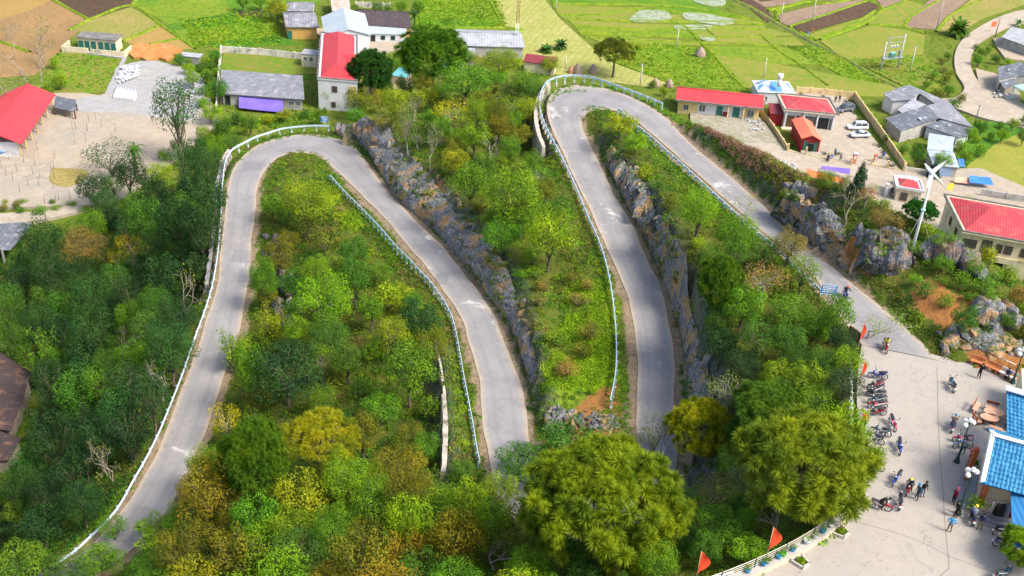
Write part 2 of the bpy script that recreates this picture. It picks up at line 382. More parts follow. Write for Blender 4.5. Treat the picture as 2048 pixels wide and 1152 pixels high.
rock = blurm((SLOPE > 1.15) & ~mv, 2)
ycut = np.zeros((NY, NX))                     # yellow-green fresh grass
for poly in ([(660,360,20),(960,900,24),(880,900,22),(850,640,22),(720,500,19),(640,430,18)], [(1150,560,28),(1225,560,28.5),(1228,800,27),(1120,850,26),(1080,800,25)]):
    ycut = np.maximum(ycut, polym(poly))
ycut = blurm(ycut, 3)
gv = np.stack([XX.ravel(), YY.ravel(), ZT.ravel()], 1)
ii = np.arange(NY*NX).reshape(NY, NX)
gf = np.stack([ii[:-1, :-1].ravel(), ii[:-1, 1:].ravel(), ii[1:, 1:].ravel(), ii[1:, :-1].ravel()], 1)
mask = np.stack([np.maximum(m_dirt, soil*.0).ravel(), rock.ravel(), ycut.ravel(), np.ones(NX*NY)], 1)
mask2 = np.stack([soil.ravel(), blurm(mv, 2).ravel(), blurm(mp, 1).ravel(), np.ones(NX*NY)], 1)
m, t = newmat('hillside ground', .95, spec=.1)
geo = t.N.new('ShaderNodeNewGeometry'); pos = geo.outputs['Position']
def attr(t, name):
    a = t.N.new('ShaderNodeAttribute'); a.attribute_name = name; s = t.N.new('ShaderNodeSeparateColor'); t.L.new(a.outputs['Color'], s.inputs[0]); return s.outputs
A1, A2 = attr(t, 'mask'), attr(t, 'mask2')
n1, n2, n3 = t.noise(pos, .35, 5), t.noise(pos, 1.6, 6, .65), t.noise(pos, 5.0, 4)
veg = t.mix(t.ramp(n1, .4, .62), (.045, .085, .012), (.10, .125, .018))
veg = t.mix(t.math('MULTIPLY', t.ramp(n2, .5, .66), .8), veg, (.10, .062, .022))
veg = t.mix(t.ramp(n3, .58, .75), veg, (.13, .2, .02))
veg = t.mix(t.math('MULTIPLY', A1[2], t.ramp(n2, .38, .6)), veg, (.17, .27, .012))
dirt = t.mix(t.ramp(n2, .35, .65), (.30, .23, .15), (.17, .13, .09))
soilc = t.mix(t.ramp(n2, .35, .65), (.36, .15, .045), (.25, .11, .045))
rockc = t.mix(t.ramp(n2, .35, .65), (.13, .14, .16), (.05, .052, .065))
vly = t.mix(t.ramp(n1, .4, .65), (.095, .15, .015), (.15, .165, .03))
vly = t.mix(t.ramp(n2, .52, .68), vly, (.055, .11, .015))
c = t.mix(A2[1], veg, vly)
c = t.mix(t.math('MULTIPLY', A1[1], t.ramp(n3, .3, .5)), c, rockc)
nb = t.math('ADD', A2[0], t.math('MULTIPLY', t.math('SUBTRACT', n2, .5), 1.6))
c = t.mix(t.math('MULTIPLY', t.ramp(nb, .45, .6), .9), c, soilc)
nb2 = t.math('ADD', A1[0], t.math('MULTIPLY', t.math('SUBTRACT', n2, .5), 1.5))
c = t.mix(t.ramp(nb2, .45, .65), c, dirt)
t.L.new(c, t.b.inputs['Base Color']); t.L.new(t.bump(t.noise(pos, 3, 6, .7), .25, .9), t.b.inputs['Normal'])
me = np_mesh('terrain', gv, gf, m, {'mask': ('POINT', mask), 'mask2': ('POINT', mask2)}, True)
ter = bpy.data.objects.new('terrain', me); COL.objects.link(ter); tag(ter, kind='structure')
mf = mat('far valley ground', (.10, .16, .02), (.17, .17, .05), .05, .95)
b = MB(); b.add([(-1500,-600,-1.0),(1500,-600,-1.0),(1500,3000,-1.0),(-1500,3000,-1.0)], [(0,1,2,3)]); tag(b.obj('ground', mf), kind='structure')
# ---------------------------------------------------------------- road
def mroad():
    m, t = newmat('worn asphalt', .85, spec=.25)
    uv = t.N.new('ShaderNodeAttribute'); uv.attribute_name = 'cross'; pos = t.N.new('ShaderNodeNewGeometry').outputs['Position']
    n1, n2, n3 = t.noise(pos, .25, 5, .6), t.noise(pos, 1.2, 6, .7), t.noise(pos, 14, 3)
    c = t.mix(t.ramp(n1, .35, .65), (.25, .243, .25), (.20, .195, .205))
    c = t.mix(t.math('MULTIPLY', t.ramp(n3, .4, .6), .35), c, (.28, .27, .268))
    x_ = t.N.new('ShaderNodeTexNoise'); t.L.new(pos, x_.inputs['Vector']); x_.inputs['Scale'].default_value = .16; x_.inputs['Detail'].default_value = 8; x_.inputs['Roughness'].default_value = .75; x_.inputs['Distortion'].default_value = .8
    c = t.mix(t.ramp(x_.outputs['Fac'], .60, .66), c, (.46, .45, .45))
    # wheel tracks slightly darker, dusty margins
    cx = uv.outputs['Fac']; e = t.math('ABSOLUTE', t.math('SUBTRACT', cx, .5))
    tr = t.math('ABSOLUTE', t.math('SUBTRACT', e, .2)); c = t.mix(t.math('MULTIPLY', t.ramp(tr, .09, .0), .35), c, (.16, .165, .19))
    ed = t.math('ADD', e, t.math('MULTIPLY', t.math('SUBTRACT', n2, .5), .28)); c = t.mix(t.ramp(ed, .36, .50), c, (.36, .30, .235))
    vo = t.N.new('ShaderNodeTexVoronoi'); vo.feature = 'DISTANCE_TO_EDGE'; t.L.new(pos, vo.inputs['Vector']); vo.inputs['Scale'].default_value = .35
    t.L.new(t.math('ADD', vo.outputs['Distance'], t.math('MULTIPLY', n2, .0)), vo.inputs['Vector']) if False else None

    ck = t.N.new('ShaderNodeTexNoise'); t.L.new(pos, ck.inputs['Vector']); ck.inputs['Scale'].default_value = .55; ck.inputs['Detail'].default_value = 7; ck.inputs['Roughness'].default_value = .62; ck.inputs['Distortion'].default_value = 1.2
    cl_ = t.ramp(t.math('ABSOLUTE', t.math('SUBTRACT', ck.outputs['Fac'], .5)), .007, .002)
    c = t.mix(t.math('MULTIPLY', t.math('MULTIPLY', cl_, t.ramp(n1, .45, .55)), .8), c, (.09, .088, .09))
    pt = t.N.new('ShaderNodeTexVoronoi'); pt.feature = 'F1'; pt.distance = 'CHEBYCHEV'; t.L.new(pos, pt.inputs['Vector']); pt.inputs['Scale'].default_value = .22
    sp_ = t.N.new('ShaderNodeSeparateColor'); t.L.new(pt.outputs['Color'], sp_.inputs[0]); c = t.mix(t.math('MULTIPLY', t.math('MULTIPLY', t.ramp(sp_.outputs[0], .80, .81), t.ramp(pt.outputs['Distance'], .36, .33)), .5), c, (.155, .155, .17))
    t.L.new(c, t.b.inputs['Base Color']); t.L.new(t.bump(n3, .01, .5), t.b.inputs['Normal']); return m
M_ROAD = mroad()
K = 13; vv, cc = [], []
for i in range(len(RC)):
    wob = [.06*math.sin(i*.9)+.14*math.sin(i*.37+1), .06*math.sin(i*.8+2)+.14*math.sin(i*.31)]
    for k in range(K):
        f = k/(K-1); a = RL[i]+RDIR[i]*(wob[0]*(1-f)*.6)+(RR[i]-RL[i])*f-RDIR[i]*(wob[1]*f*.6)
        vv.append((a[0], a[1], RL[i][2]*(1-f)+RR[i][2]*f+.03+.05*(1-(2*f-1)**2))); cc.append(f)
vv = np.array(vv); i2 = np.arange(len(vv)).reshape(-1, K)
me = np_mesh('road', vv, np.stack([i2[:-1, :-1].ravel(), i2[:-1, 1:].ravel(), i2[1:, 1:].ravel(), i2[1:, :-1].ravel()], 1), M_ROAD, {'cross': ('POINT', np.array(cc))}, True)
road = bpy.data.objects.new('road', me); COL.objects.link(road); tag(road, kind='structure')
# ---------------------------------------------------------------- plaza
def mplaza():
    m, t = newmat('plaza concrete', .85, spec=.2); pos = t.N.new('ShaderNodeNewGeometry').outputs['Position']
    n1, n2, n3 = t.noise(pos, .22, 5, .6), t.noise(pos, 1.1, 6, .7), t.noise(pos, 9, 4)
    c = t.mix(t.ramp(n1, .35, .65), (.32, .29, .258), (.30, .28, .257))
    c = t.mix(t.math('MULTIPLY', t.ramp(n2, .5, .7), .6), c, (.25, .235, .22)); c = t.mix(t.math('MULTIPLY', t.ramp(n3, .55, .7), .3), c, (.36, .345, .325))
    x_ = t.noise(pos, .45, 8, .75, 1.0); c = t.mix(t.math('MULTIPLY', t.ramp(x_, .62, .67), .5), c, (.40, .395, .39))
    s_ = t.noise(pos, .8, 6, .7, .5); c = t.mix(t.math('MULTIPLY', t.ramp(s_, .60, .72), .45), c, (.16, .15, .14)); s2 = t.noise(pos, 2.6, 3, .5); c = t.mix(t.math('MULTIPLY', t.ramp(s2, .70, .74), .5), c, (.12, .11, .10))
    ck = t.N.new('ShaderNodeTexNoise'); t.L.new(pos, ck.inputs['Vector']); ck.inputs['Scale'].default_value = .3; ck.inputs['Detail'].default_value = 6; ck.inputs['Distortion'].default_value = 1.0
    c = t.mix(t.math('MULTIPLY', t.ramp(t.math('ABSOLUTE', t.math('SUBTRACT', ck.outputs['Fac'], .5)), .004, .001), .6), c, (.14, .12, .10))
    t.L.new(c, t.b.inputs['Base Color']); t.L.new(t.bump(n3, .01, .4), t.b.inputs['Normal']); return m
M_PLAZA = mplaza()
pl = [P(x, y, ZP) for x, y in ((1724,686),(1883,713),(1915,717),(1945,725),(1975,734),(2005,745),(2048,761),(2150,799),(2300,1000),(2300,1500),(1400,1400),(1420,1190),(1510,1156),(1600,1110),(1645,1082),(1683,1045),(1712,985),(1722,930),(1717,860),(1713,790),(1716,740))]
b = MB(); b.prism([(p.x, p.y) for p in pl], ZP-1.2, ZP+.02); tag(b.obj('plaza', M_PLAZA), kind='structure')
m_seam = mat('seam', (.16, .14, .12), (.2, .18, .15), 4)
b = MB()
def strip(mb, L, w, dz=.004, mi=0):
    L = np.asarray(L); t = np.gradient(L[:, :2], axis=0); t /= np.linalg.norm(t, axis=1)[:, None]+1e-9
    a = [(p[0]-q[1]*w/2, p[1]+q[0]*w/2, p[2]+dz) for p, q in zip(L, t)]; c = [(p[0]+q[1]*w/2, p[1]-q[0]*w/2, p[2]+dz) for p, q in zip(L, t)]
    n = len(L); mb.add(a+c, [(i, i+n, i+n+1, i+1) for i in range(n-1)], mi)
for pts in ([(1874,735),(1877,860),(1884,960),(1891,1060),(1897,1118),(1897,1140)], [(1897,1112),(1960,1135),(2040,1165)], [(1897,1138),(1880,1152),(1850,1180)], [(1897,1112),(1820,1075),(1700,1040)]):
    strip(b, cr([list(P(x, y, ZP+.02)) for x, y in pts], .5), .07)
tag(b.obj('pavement', m_seam), kind='structure')
# ---------------------------------------------------------------- valley roads, yards and fields: thin sheets lying in order on the valley floor
YARDS = []
def sheet(name, pts, m, z=.04, kind='structure', step=None):
    YARDS.append(pts)
    L = cr([list(P(x, y, 0)) for x, y in pts+[pts[0]]], 2.5)[:-1] if step else np.array([list(P(x, y, 0)) for x, y in pts])
    b = MB(); n = len(L); b.add([(p[0], p[1], z) for p in L]+[(p[0], p[1], -.3) for p in L], [tuple(range(n))]+[((i+1) % n, i, n+i, n+(i+1) % n) for i in range(n)])
    o = b.obj(name, m)
    if o.data.polygons[0].normal.z < 0:
        o.data.flip_normals()
    return tag(o, kind=kind)
def mfield(name, c1, c2, c3, s1=.08, s2=1.2, rows=None):
    m, t = newmat(name, .95, spec=.1); pos = t.N.new('ShaderNodeNewGeometry').outputs['Position']
    n1, n2 = t.noise(pos, s1, 5, .6), t.noise(pos, s2, 5, .7)
    c = t.mix(t.ramp(n1, .38, .62), c1, c2); c = t.mix(t.math('MULTIPLY', t.ramp(n2, .47, .62), .85), c, c3)
    if rows:
        mp_ = t.N.new('ShaderNodeMapping'); mp_.inputs['Rotation'].default_value = (0, 0, rows[0]); t.L.new(pos, mp_.inputs[0])
        w_ = t.N.new('ShaderNodeTexWave'); t.L.new(mp_.outputs[0], w_.inputs['Vector']); w_.inputs['Scale'].default_value = .314/rows[1]; w_.inputs['Distortion'].default_value = 3; w_.inputs['Detail Scale'].default_value = .5
        c = t.mix(t.math('MULTIPLY', w_.outputs['Fac'], .5), c, c3)
    t.L.new(c, t.b.inputs['Base Color']); t.L.new(t.bump(t.noise(pos, 2.5, 5, .7), .3, .8), t.b.inputs['Normal']); return m
F_BRN = mfield('ploughed tan', (.30, .19, .085), (.24, .16, .08), (.19, .12, .055))
F_DRK = mfield('ploughed dark', (.105, .068, .045), (.085, .055, .035), (.05, .035, .025))
F_MAU = mfield('ploughed mauve', (.26, .19, .135), (.22, .16, .115), (.16, .115, .085))
F_TAN = mfield('stubble', (.29, .23, .085), (.21, .22, .05), (.16, .18, .035))
F_OCH = mfield('ochre stubble', (.33, .22, .075), (.30, .20, .07), (.23, .17, .05))
F_LIM = mfield('lime paddy', (.13, .215, .018), (.185, .235, .022), (.085, .155, .014), .1, .7)
F_GRN = mfield('green paddy', (.08, .19, .016), (.13, .215, .018), (.07, .15, .012), .1, .7)
F_OLV = mfield('olive paddy', (.185, .215, .032), (.135, .205, .022), (.25, .20, .06), .07, .5)
F_YEL = mfield('yellow crop', (.26, .245, .05), (.22, .225, .045), (.18, .24, .03), .12, .6)
F_DGR = mfield('dark green crop', (.035, .12, .015), (.07, .17, .015), (.10, .21, .015), .12, .8)
F_STR = mfield('pale straw crop', (.36, .33, .13), (.28, .30, .08), (.22, .25, .06), .15, .6, rows=(.3, 1.6))
F_GRS = mfield('weedy grass', (.09, .20, .012), (.16, .19, .03), (.22, .16, .05), .15, .7)
M_YARD = mfield('packed dirt yard', (.35, .29, .225), (.31, .28, .24), (.39, .33, .265), .08, .5)
M_CONC = mfield('pale concrete', (.34, .33, .32), (.30, .31, .34), (.27, .265, .25), .15, .9)
M_DROAD = mfield('dirt road surface', (.36, .31, .25), (.32, .275, .225), (.40, .355, .30), .1, .6)
M_ORG = mfield('orange earth', (.42, .19, .06), (.38, .15, .045), (.48, .27, .12), .2, .8)
M_BUND = mfield('bund grass', (.13, .22, .012), (.20, .26, .02), (.06, .13, .01), .2, 1.0)
FIELDS = [
 ('field', [(-60,-30),(90,-5),(180,42),(150,62),(60,95),(-60,140)], F_OCH), ('field', [(-60,60),(60,20),(110,-2),(175,38),(160,60),(130,85),(120,110),(70,150),(-60,160)], F_BRN),
 ('field', [(86,-20),(280,-20),(262,14),(225,22),(200,36),(176,39)], F_DRK), ('field', [(178,42),(262,14),(317,47),(320,52),(245,82),(240,86),(150,60)], F_TAN),
 ('field', [(250,82),(322,52),(360,76),(300,90),(258,88)], F_OCH), ('field', [(262,92),(362,78),(388,98),(300,100)], F_OCH),
 ('field', [(270,-20),(470,-20),(480,20),(400,45),(340,50),(285,20),(268,10)], F_LIM), ('field', [(272,-20),(340,-20),(310,10),(275,14)], F_GRN),
 ('field', [(330,50),(480,22),(560,20),(555,60),(380,75),(362,74)], F_DGR), ('field', [(350,62),(560,38),(560,80),(385,92),(362,78)], F_LIM), ('field', [(470,25),(560,20),(552,38),(480,38)], F_DRK),
 ('field', [(430,-20),(640,-20),(640,8),(560,15),(470,22)], F_GRN), ('field', [(384,86),(560,72),(600,90),(440,96)], F_DGR),
 ('field', [(835,-20),(975,-20),(1012,55),(830,56)], F_LIM), ('field', [(845,28),(1000,34),(1010,57),(835,58)], F_GRN),
 ('field', [(976,-20),(1075,-20),(1120,38),(1180,92),(1210,120),(1350,172),(1300,175),(1080,145),(1010,95),(1040,60),(1012,52)], F_STR),
 ('field', [(1078,-20),(1430,-20),(1440,22),(1290,12),(1110,10)], F_GRN), ('field', [(1105,8),(1250,16),(1310,12),(1240,26),(1118,32)], F_OLV),
 ('field', [(1118,32),(1245,22),(1300,24),(1280,44),(1130,40)], F_OLV), ('field', [(1300,14),(1440,20),(1500,40),(1300,25)], F_GRN),
 ('field', [(1246,24),(1300,26),(1520,40),(1528,50),(1280,46)], F_OLV), ('field', [(1135,40),(1280,48),(1530,52),(1528,60),(1280,62),(1148,52)], F_OLV),
 ('field', [(1150,54),(1280,62),(1380,58),(1400,72),(1260,76),(1162,70)], F_LIM), ('field', [(1165,72),(1260,76),(1400,84),(1400,92),(1200,84)], F_OLV),
 ('field', [(1374,55),(1540,58),(1590,72),(1400,74)], F_OLV), ('field', [(1398,74),(1590,76),(1610,92),(1420,90)], F_OLV), ('field', [(1410,92),(1620,96),(1700,130),(1540,130),(1430,110)], F_LIM),
 ('field', [(1195,84),(1370,90),(1420,96),(1500,185),(1340,168),(1220,122)], F_LIM), ('field', [(1430,110),(1560,130),(1800,175),(1790,195),(1500,190)], F_OLV), ('field', [(1565,92),(1640,95),(1780,165),(1700,160)], F_LIM),
 ('field', [(1455,-20),(1500,-20),(1548,38),(1534,46)], F_DRK), ('field', [(1470,-20),(1700,-20),(1672,2),(1620,0),(1570,10),(1530,15)], F_MAU), ('field', [(1490,-20),(1600,-20),(1580,-2),(1520,5)], F_DRK),
 ('field', [(1556,30),(1630,12),(1730,0),(1725,4),(1640,32),(1575,52),(1560,45)], F_MAU), ('field', [(1582,50),(1640,34),(1735,4),(1756,10),(1756,20),(1725,34),(1612,66),(1596,62)], F_DRK),
 ('field', [(1618,70),(1725,36),(1752,24),(1735,46),(1640,78),(1624,78)], F_OLV), ('field', [(1735,48),(1760,20),(1815,-2),(1850,10),(1826,30),(1812,56),(1760,50)], F_OLV), ('field', [(1640,84),(1740,52),(1808,60),(1850,72),(1846,110),(1740,140),(1690,118)], F_OLV),
 ('field', [(1740,-20),(1860,-20),(1810,0),(1765,16)], F_MAU), ('field', [(1812,54),(1830,28),(1880,-20),(1960,-20),(1900,30),(1870,60),(1815,56)], F_MAU), ('field', [(1874,66),(1906,30),(1965,-20),(2100,-20),(2048,10),(1960,40),(1930,60)], F_TAN),
 ('field', [(1700,120),(1850,110),(1885,150),(1880,190),(1810,175)], F_GRS),
 ('field', [(70,180),(120,106),(175,108),(248,116),(228,150),(212,186),(150,190),(90,184)], F_GRS), ('field', [(448,105),(620,118),(640,150),(440,150)], F_GRS), ('field', [(440,150),(620,152),(620,160),(440,158)], F_DGR),
 ('field', [(1935,332),(1990,290),(2048,264),(2120,270),(2120,430),(2000,382),(1925,348)], F_YEL), ('field', [(1760,260),(1850,330),(1800,345),(1770,310)], F_GRS), ('field', [(1940,252),(2000,240),(2110,255),(2048,264),(1990,290),(1935,330),(1912,318)], F_DGR),
]
for i, (nm, pts, m) in enumerate(FIELDS): sheet(nm, pts, m, .03+.004*i)
# paddy water, its pale glints painted into the base colour
m_w, t = newmat('paddy water', .25, spec=.6); pos = t.N.new('ShaderNodeNewGeometry').outputs['Position']
t.L.new(t.mix(t.ramp(t.noise(pos, .5, 5, .7), .42, .58), (.17, .21, .05), (.28, .31, .22)), t.b.inputs['Base Color'])
for pts in ([(1280,22),(1330,24),(1338,42),(1260,44)], [(1365,28),(1400,28),(1470,42),(1440,52),(1370,40)], [(1385,4),(1440,-10),(1450,10),(1420,14)], [(1350,52),(1420,52),(1420,60),(1352,60)], [(1398,72),(1430,78),(1420,84),(1400,80)]): sheet('water', pts, m_w, .30, step=1)
BZ = .33
def bund(pts, w=1.2, m=None, h=.25):
    L = cr([list(P(x, y, 0)) for x, y in pts], 2.0); b = MB(); n = len(L); t_ = np.gradient(L[:, :2], axis=0); t_ /= np.linalg.norm(t_, axis=1)[:, None]
    r_ = random.Random(len(pts)*31+int(pts[0][0])); v = []
    for i in range(n):
        w1 = w*(.8+.5*r_.random())/2; p, q = L[i], t_[i]
        v += [(p[0]-q[1]*w1, p[1]+q[0]*w1, 0), (p[0]-q[1]*w1*.4, p[1]+q[0]*w1*.4, h+.15), (p[0]+q[1]*w1*.4, p[1]-q[0]*w1*.4, h+.15), (p[0]+q[1]*w1, p[1]-q[0]*w1, 0)]
    b.add(v, [(i*4+k, i*4+k+1, i*4+k+5, i*4+k+4) for i in range(n-1) for k in range(3)], 0, True)
    tag(b.obj('field_bund', m or M_BUND), kind='structure')
for pts in ([(86,-10),(178,40)], [(178,40),(262,12),(320,50),(390,98)], [(138,62),(178,40)], [(245,84),(322,51)], [(300,90),(362,77)], [(262,12),(278,-10)], [(-10,80),(60,105)], [(470,20),(480,38),(500,42)],
  [(838,57),(1012,56)], [(976,-5),(1012,56),(1045,60)],
  [(1105,8),(1200,10),(1290,11),(1380,16),(1500,38)], [(1118,31),(1200,30),(1260,20),(1330,22),(1420,30),(1530,45)], [(1130,38),(1250,43),(1350,44),(1450,45),(1530,52)], [(1148,53),(1280,60),(1400,57),(1530,60)], [(1160,68),(1250,70),(1380,75),(1550,75)], [(1170,75),(1280,82),(1400,86),(1560,92)],
  [(1330,40),(1370,55),(1400,85),(1425,108),(1460,150),(1495,180)], [(1410,55),(1425,70)], [(1520,70),(1560,105),(1600,130),(1655,172)],
  [(1455,-5),(1500,15),(1560,50),(1620,82),(1690,118),(1740,148),(1800,178)], [(1536,22),(1620,2),(1650,8),(1725,-5)], [(1552,28),(1560,18),(1640,-2)], [(1556,42),(1552,30),(1562,22)], [(1578,54),(1640,34),(1735,2)], [(1735,2),(1758,12),(1762,22),(1725,48),(1640,80)], [(1762,22),(1800,8),(1815,-5)], [(1735,50),(1800,54),(1850,68)],
  [(1808,56),(1820,36),(1880,0),(1900,-10)], [(1872,64),(1900,32),(1960,2),(1990,-8)], [(1815,0),(1850,12)], [(1600,65),(1630,82)], [(1620,80),(1690,58),(1750,22)]): bund(pts, 1.1 if pts[0][0] > 1300 else .9)
bund([(1455,-5),(1500,15),(1560,50),(1620,82),(1690,118),(1740,148),(1800,178)], 2.0, mat('ditch bank', (.07, .06, .03), (.12, .16, .03), .6), .2)
# yards and roads of the valley
sheet('yard', [(-150,330),(20,210),(110,190),(170,190),(205,196),(300,196),(330,190),(420,200),(440,250),(380,300),(250,400),(170,415),(-150,425)], M_YARD, .50)
sheet('yard', [(232,140),(262,130),(300,125),(330,130),(395,150),(410,190),(380,245),(300,235),(230,230),(150,225),(160,200),(215,190)], M_CONC, .52, step=1)
sheet('yard', [(262,95),(280,90),(300,93),(322,90),(350,97),(366,104),(345,110),(350,116),(334,124),(318,119),(300,127),(282,118),(268,119),(258,108)], M_ORG, .54, step=1)
sheet('yard', [(105,340),(175,345),(172,362),(135,380),(100,368)], mfield('dry grass patch', (.27, .24, .07), (.30, .24, .09), (.22, .17, .06)), .53, step=1)
sheet('street', [(-150,440),(0,432),(80,428),(170,410),(172,425),(110,440),(60,450),(-150,462)], M_DROAD, .56)
sheet('path', [(176,106),(248,116),(254,118),(240,145),(228,170),(216,192),(210,192),(222,166),(236,138),(246,120),(174,110)], M_CONC, .50)
sheet('street', [(2100,18),(2040,24),(1990,40),(1945,65),(1918,90),(1908,118),(1912,150),(1928,180),(1905,200),(1880,200),(1900,215),(1960,238),(2010,250),(2100,270),(2100,235),(2030,205),(1980,185),(1955,165),(1942,140),(1942,115),(1955,92),(1985,72),(2030,52),(2100,40)], M_DROAD, .50, step=1)
sheet('yard', [(1950,140),(1990,150),(2040,190),(2040,215),(2000,200),(1960,180)], M_YARD, .47)
sheet('yard', [(1985,80),(2100,60),(2100,130),(2010,120),(1995,100)], M_YARD, .47)
sheet('yard', [(1590,185),(1690,195),(1720,250),(1800,345),(1860,380),(1890,400),(1900,450),(1850,480),(1790,470),(1700,430),(1600,380),(1500,325),(1480,290),(1540,290),(1600,310),(1620,240),(1590,215)], M_DROAD, .50)
sheet('yard', [(1380,225),(1520,238),(1560,290),(1620,330),(1600,380),(1450,320),(1380,260)], mfield('trampled yard', (.30, .27, .22), (.22, .22, .14), (.36, .33, .29)), .48)
sheet('yard', [(1800,345),(1960,340),(2100,400),(2100,470),(1900,410),(1850,385)], M_YARD, .46)
sheet('yard', [(620,60),(760,60),(840,60),(850,90),(800,100),(760,110),(700,120)], M_YARD, .46)
# ================================================================= VEGETATION
def leafmat(name, trans=.26, var=1.0):
    m = bpy.data.materials.new(name); m.use_nodes = True; t = NT(m); t.N.clear()
    oi = t.N.new('ShaderNodeObjectInfo'); tc = t.N.new('ShaderNodeTexCoord'); at = t.N.new('ShaderNodeAttribute'); at.attribute_name = 'tint'
    v = t.N.new('ShaderNodeVectorMath'); v.operation = 'ADD'; t.L.new(tc.outputs['Object'], v.inputs[0]); 
    cmb = t.N.new('ShaderNodeCombineXYZ'); t.L.new(t.math('MULTIPLY', oi.outputs['Random'], 50.0), cmb.inputs[0]); t.L.new(cmb.outputs[0], v.inputs[1])
    nz = t.noise(v.outputs[0], .45, 3)
    base = oi.outputs['Color']
    dk = t.mix(1.0, base, (.60, .74, .85), 'MULTIPLY'); lt = t.mix(1.0, base, (1.55, 1.35, .9), 'MULTIPLY')
    c = t.mix(t.ramp(nz, .35, .65), dk, lt)
    c2 = t.mix(1.0, c, (.72, .74, .74), 'MULTIPLY'); c3 = t.mix(1.0, c, (1.28, 1.22, 1.1), 'MULTIPLY')
    c = t.mix(at.outputs['Fac'], c2, c3)
    d = t.N.new('ShaderNodeBsdfPrincipled'); d.inputs['Roughness'].default_value = .6; d.inputs['Specular IOR Level'].default_value = .12
    tr = t.N.new('ShaderNodeBsdfTranslucent'); mx = t.N.new('ShaderNodeMixShader'); mx.inputs[0].default_value = trans
    t.L.new(c, d.inputs['Base Color']); t.L.new(c, tr.inputs['Color']); t.L.new(d.outputs[0], mx.inputs[1]); t.L.new(tr.outputs[0], mx.inputs[2])
    o = t.N.new('ShaderNodeOutputMaterial'); t.L.new(mx.outputs[0], o.inputs[0]); return m
M_LEAF = leafmat('foliage'); M_NEED = leafmat('pine needles', .25)
M_BARK = mat('bark', (.16, .13, .10), (.09, .075, .06), 4, .9, bump=.03)
M_PBARK = mat('pale bark', (.34, .31, .27), (.20, .17, .14), 3, .85)
def quads(c, nrm, size, rng, asp=.55, droop=0.0):
    """leaf quads: centres c (n,3), normals (n,3)"""
    n = len(c); u = rng.normal(size=(n, 3)); u -= nrm*(u*nrm).sum(1)[:, None]; u /= np.linalg.norm(u, axis=1)[:, None]+1e-9
    v = np.cross(nrm, u); s = (size*(.7+.6*rng.random(n)))[:, None]
    if droop: u[:, 2] -= droop; u /= np.linalg.norm(u, axis=1)[:, None]
    V = np.stack([c-u*s*.5, c+v*s*asp*.5, c+u*s*.5, c-v*s*asp*.5], 1).reshape(-1, 3)
    F = np.arange(4*n).reshape(n, 4); return V, F
def blob_leaves(blobs, per, size, rng, asp=.6, up=.35, inner=.72, jit=.38):
    C, N = [], []
    for (bx, by, bz, r, rz) in blobs:
        n = int(per*(r**2)); d = rng.normal(size=(n, 3)); d /= np.linalg.norm(d, axis=1)[:, None]
        keep = d[:, 2] > -.75; d = d[keep]; n = len(d)
        rad = (inner+(1.05-inner)*rng.random(n)**.6)[:, None]
        bump = 1+.16*np.sin(d[:, :1]*5.1+bx*3)*np.sin(d[:, 1:2]*4.3+by*2)*1+.1*np.sin(d[:, 2:3]*9+bz)
        C.append(np.array([bx, by, bz])+d*np.array([r, r, rz])*rad*bump); nn = d+rng.normal(size=(n, 3))*jit; nn[:, 2] += up; N.append(nn)
    C, N = np.vstack(C), np.vstack(N); N /= np.linalg.norm(N, axis=1)[:, None]
    V, F = quads(C, N, np.full(len(C), size), rng, asp); return V, F
def crown_obj(V, F, rng, parent, m=None, name='crown'):
    tint = np.clip(rng.normal(.45, .28, len(F)), 0, 1)
    me = np_mesh(name, V, F, m or M_LEAF, {'tint': ('FACE', tint)}, False)
    o = bpy.data.objects.new(name, me); COL.objects.link(o); o.parent = parent; KIDS.setdefault(parent.name, []).append(o); return o
def limb(mb, p, q, r0, r1, rng, k=3, wob=.12):
    p, q = np.array(p, float), np.array(q, float); L = np.linalg.norm(q-p); pts = []
    for i in range(k+1):
        f = i/k; pts.append(p+(q-p)*f+(rng.normal(size=3)*wob*L*.5*math.sin(math.pi*f))+np.array([0, 0, .08*L*math.sin(math.pi*f)]))
    mb.tube(pts, [r0+(r1-r0)*i/k for i in range(k+1)], 5); return pts
PROTO = {}                                   # kind -> (root, crown width, crown height, crown centre height)
def park(o): o.location = (0, -400, -60)
PUFF = []
def finish(kind, root, W, H, zc): PROTO[kind] = (root, W, H, zc)
def mk_round(kind, seed, W=6, H=5.2, h0=1.6, nb=13, per=290, leaf=.23, open_=.0, bark=None):
    rng = np.random.default_rng(seed); root = thing('broadleaf_tree', 'x', 'tree'); zc = h0+H/2
    blobs = [(0, 0, zc-.1*H, W*.30, H*.32)]
    for i in range(nb):
        a = 2.4*i+rng.random()*.7; el = -.55+1.5*((i+.5)/nb); rr = math.cos(min(el, 1.3))*(W*.5)*(.62+.14*rng.random())
        blobs.append((rr*math.cos(a), rr*math.sin(a), zc+math.sin(el)*H*.36+rng.normal()*.15, W*(.13+.07*rng.random()), H*(.13+.08*rng.random())))
    if open_: blobs = blobs[1:]
    V, F = blob_leaves(blobs, per*(1-open_*.5), leaf, rng)
    crown_obj(V, F, rng, root); mb = MB()
    top = limb(mb, (0, 0, -1.2), (rng.normal()*.25, rng.normal()*.25, zc-.2*H), .22, .10, rng, 4, .05)
    for b in blobs[1:]:
        f = rng.random()*.5+.35; st = top[min(len(top)-1, int(f*len(top)))]; limb(mb, st, b[:3], .07, .02, rng, 3)
    mb.obj('trunk', bark or M_BARK, root); finish(kind, root, W, H, zc)
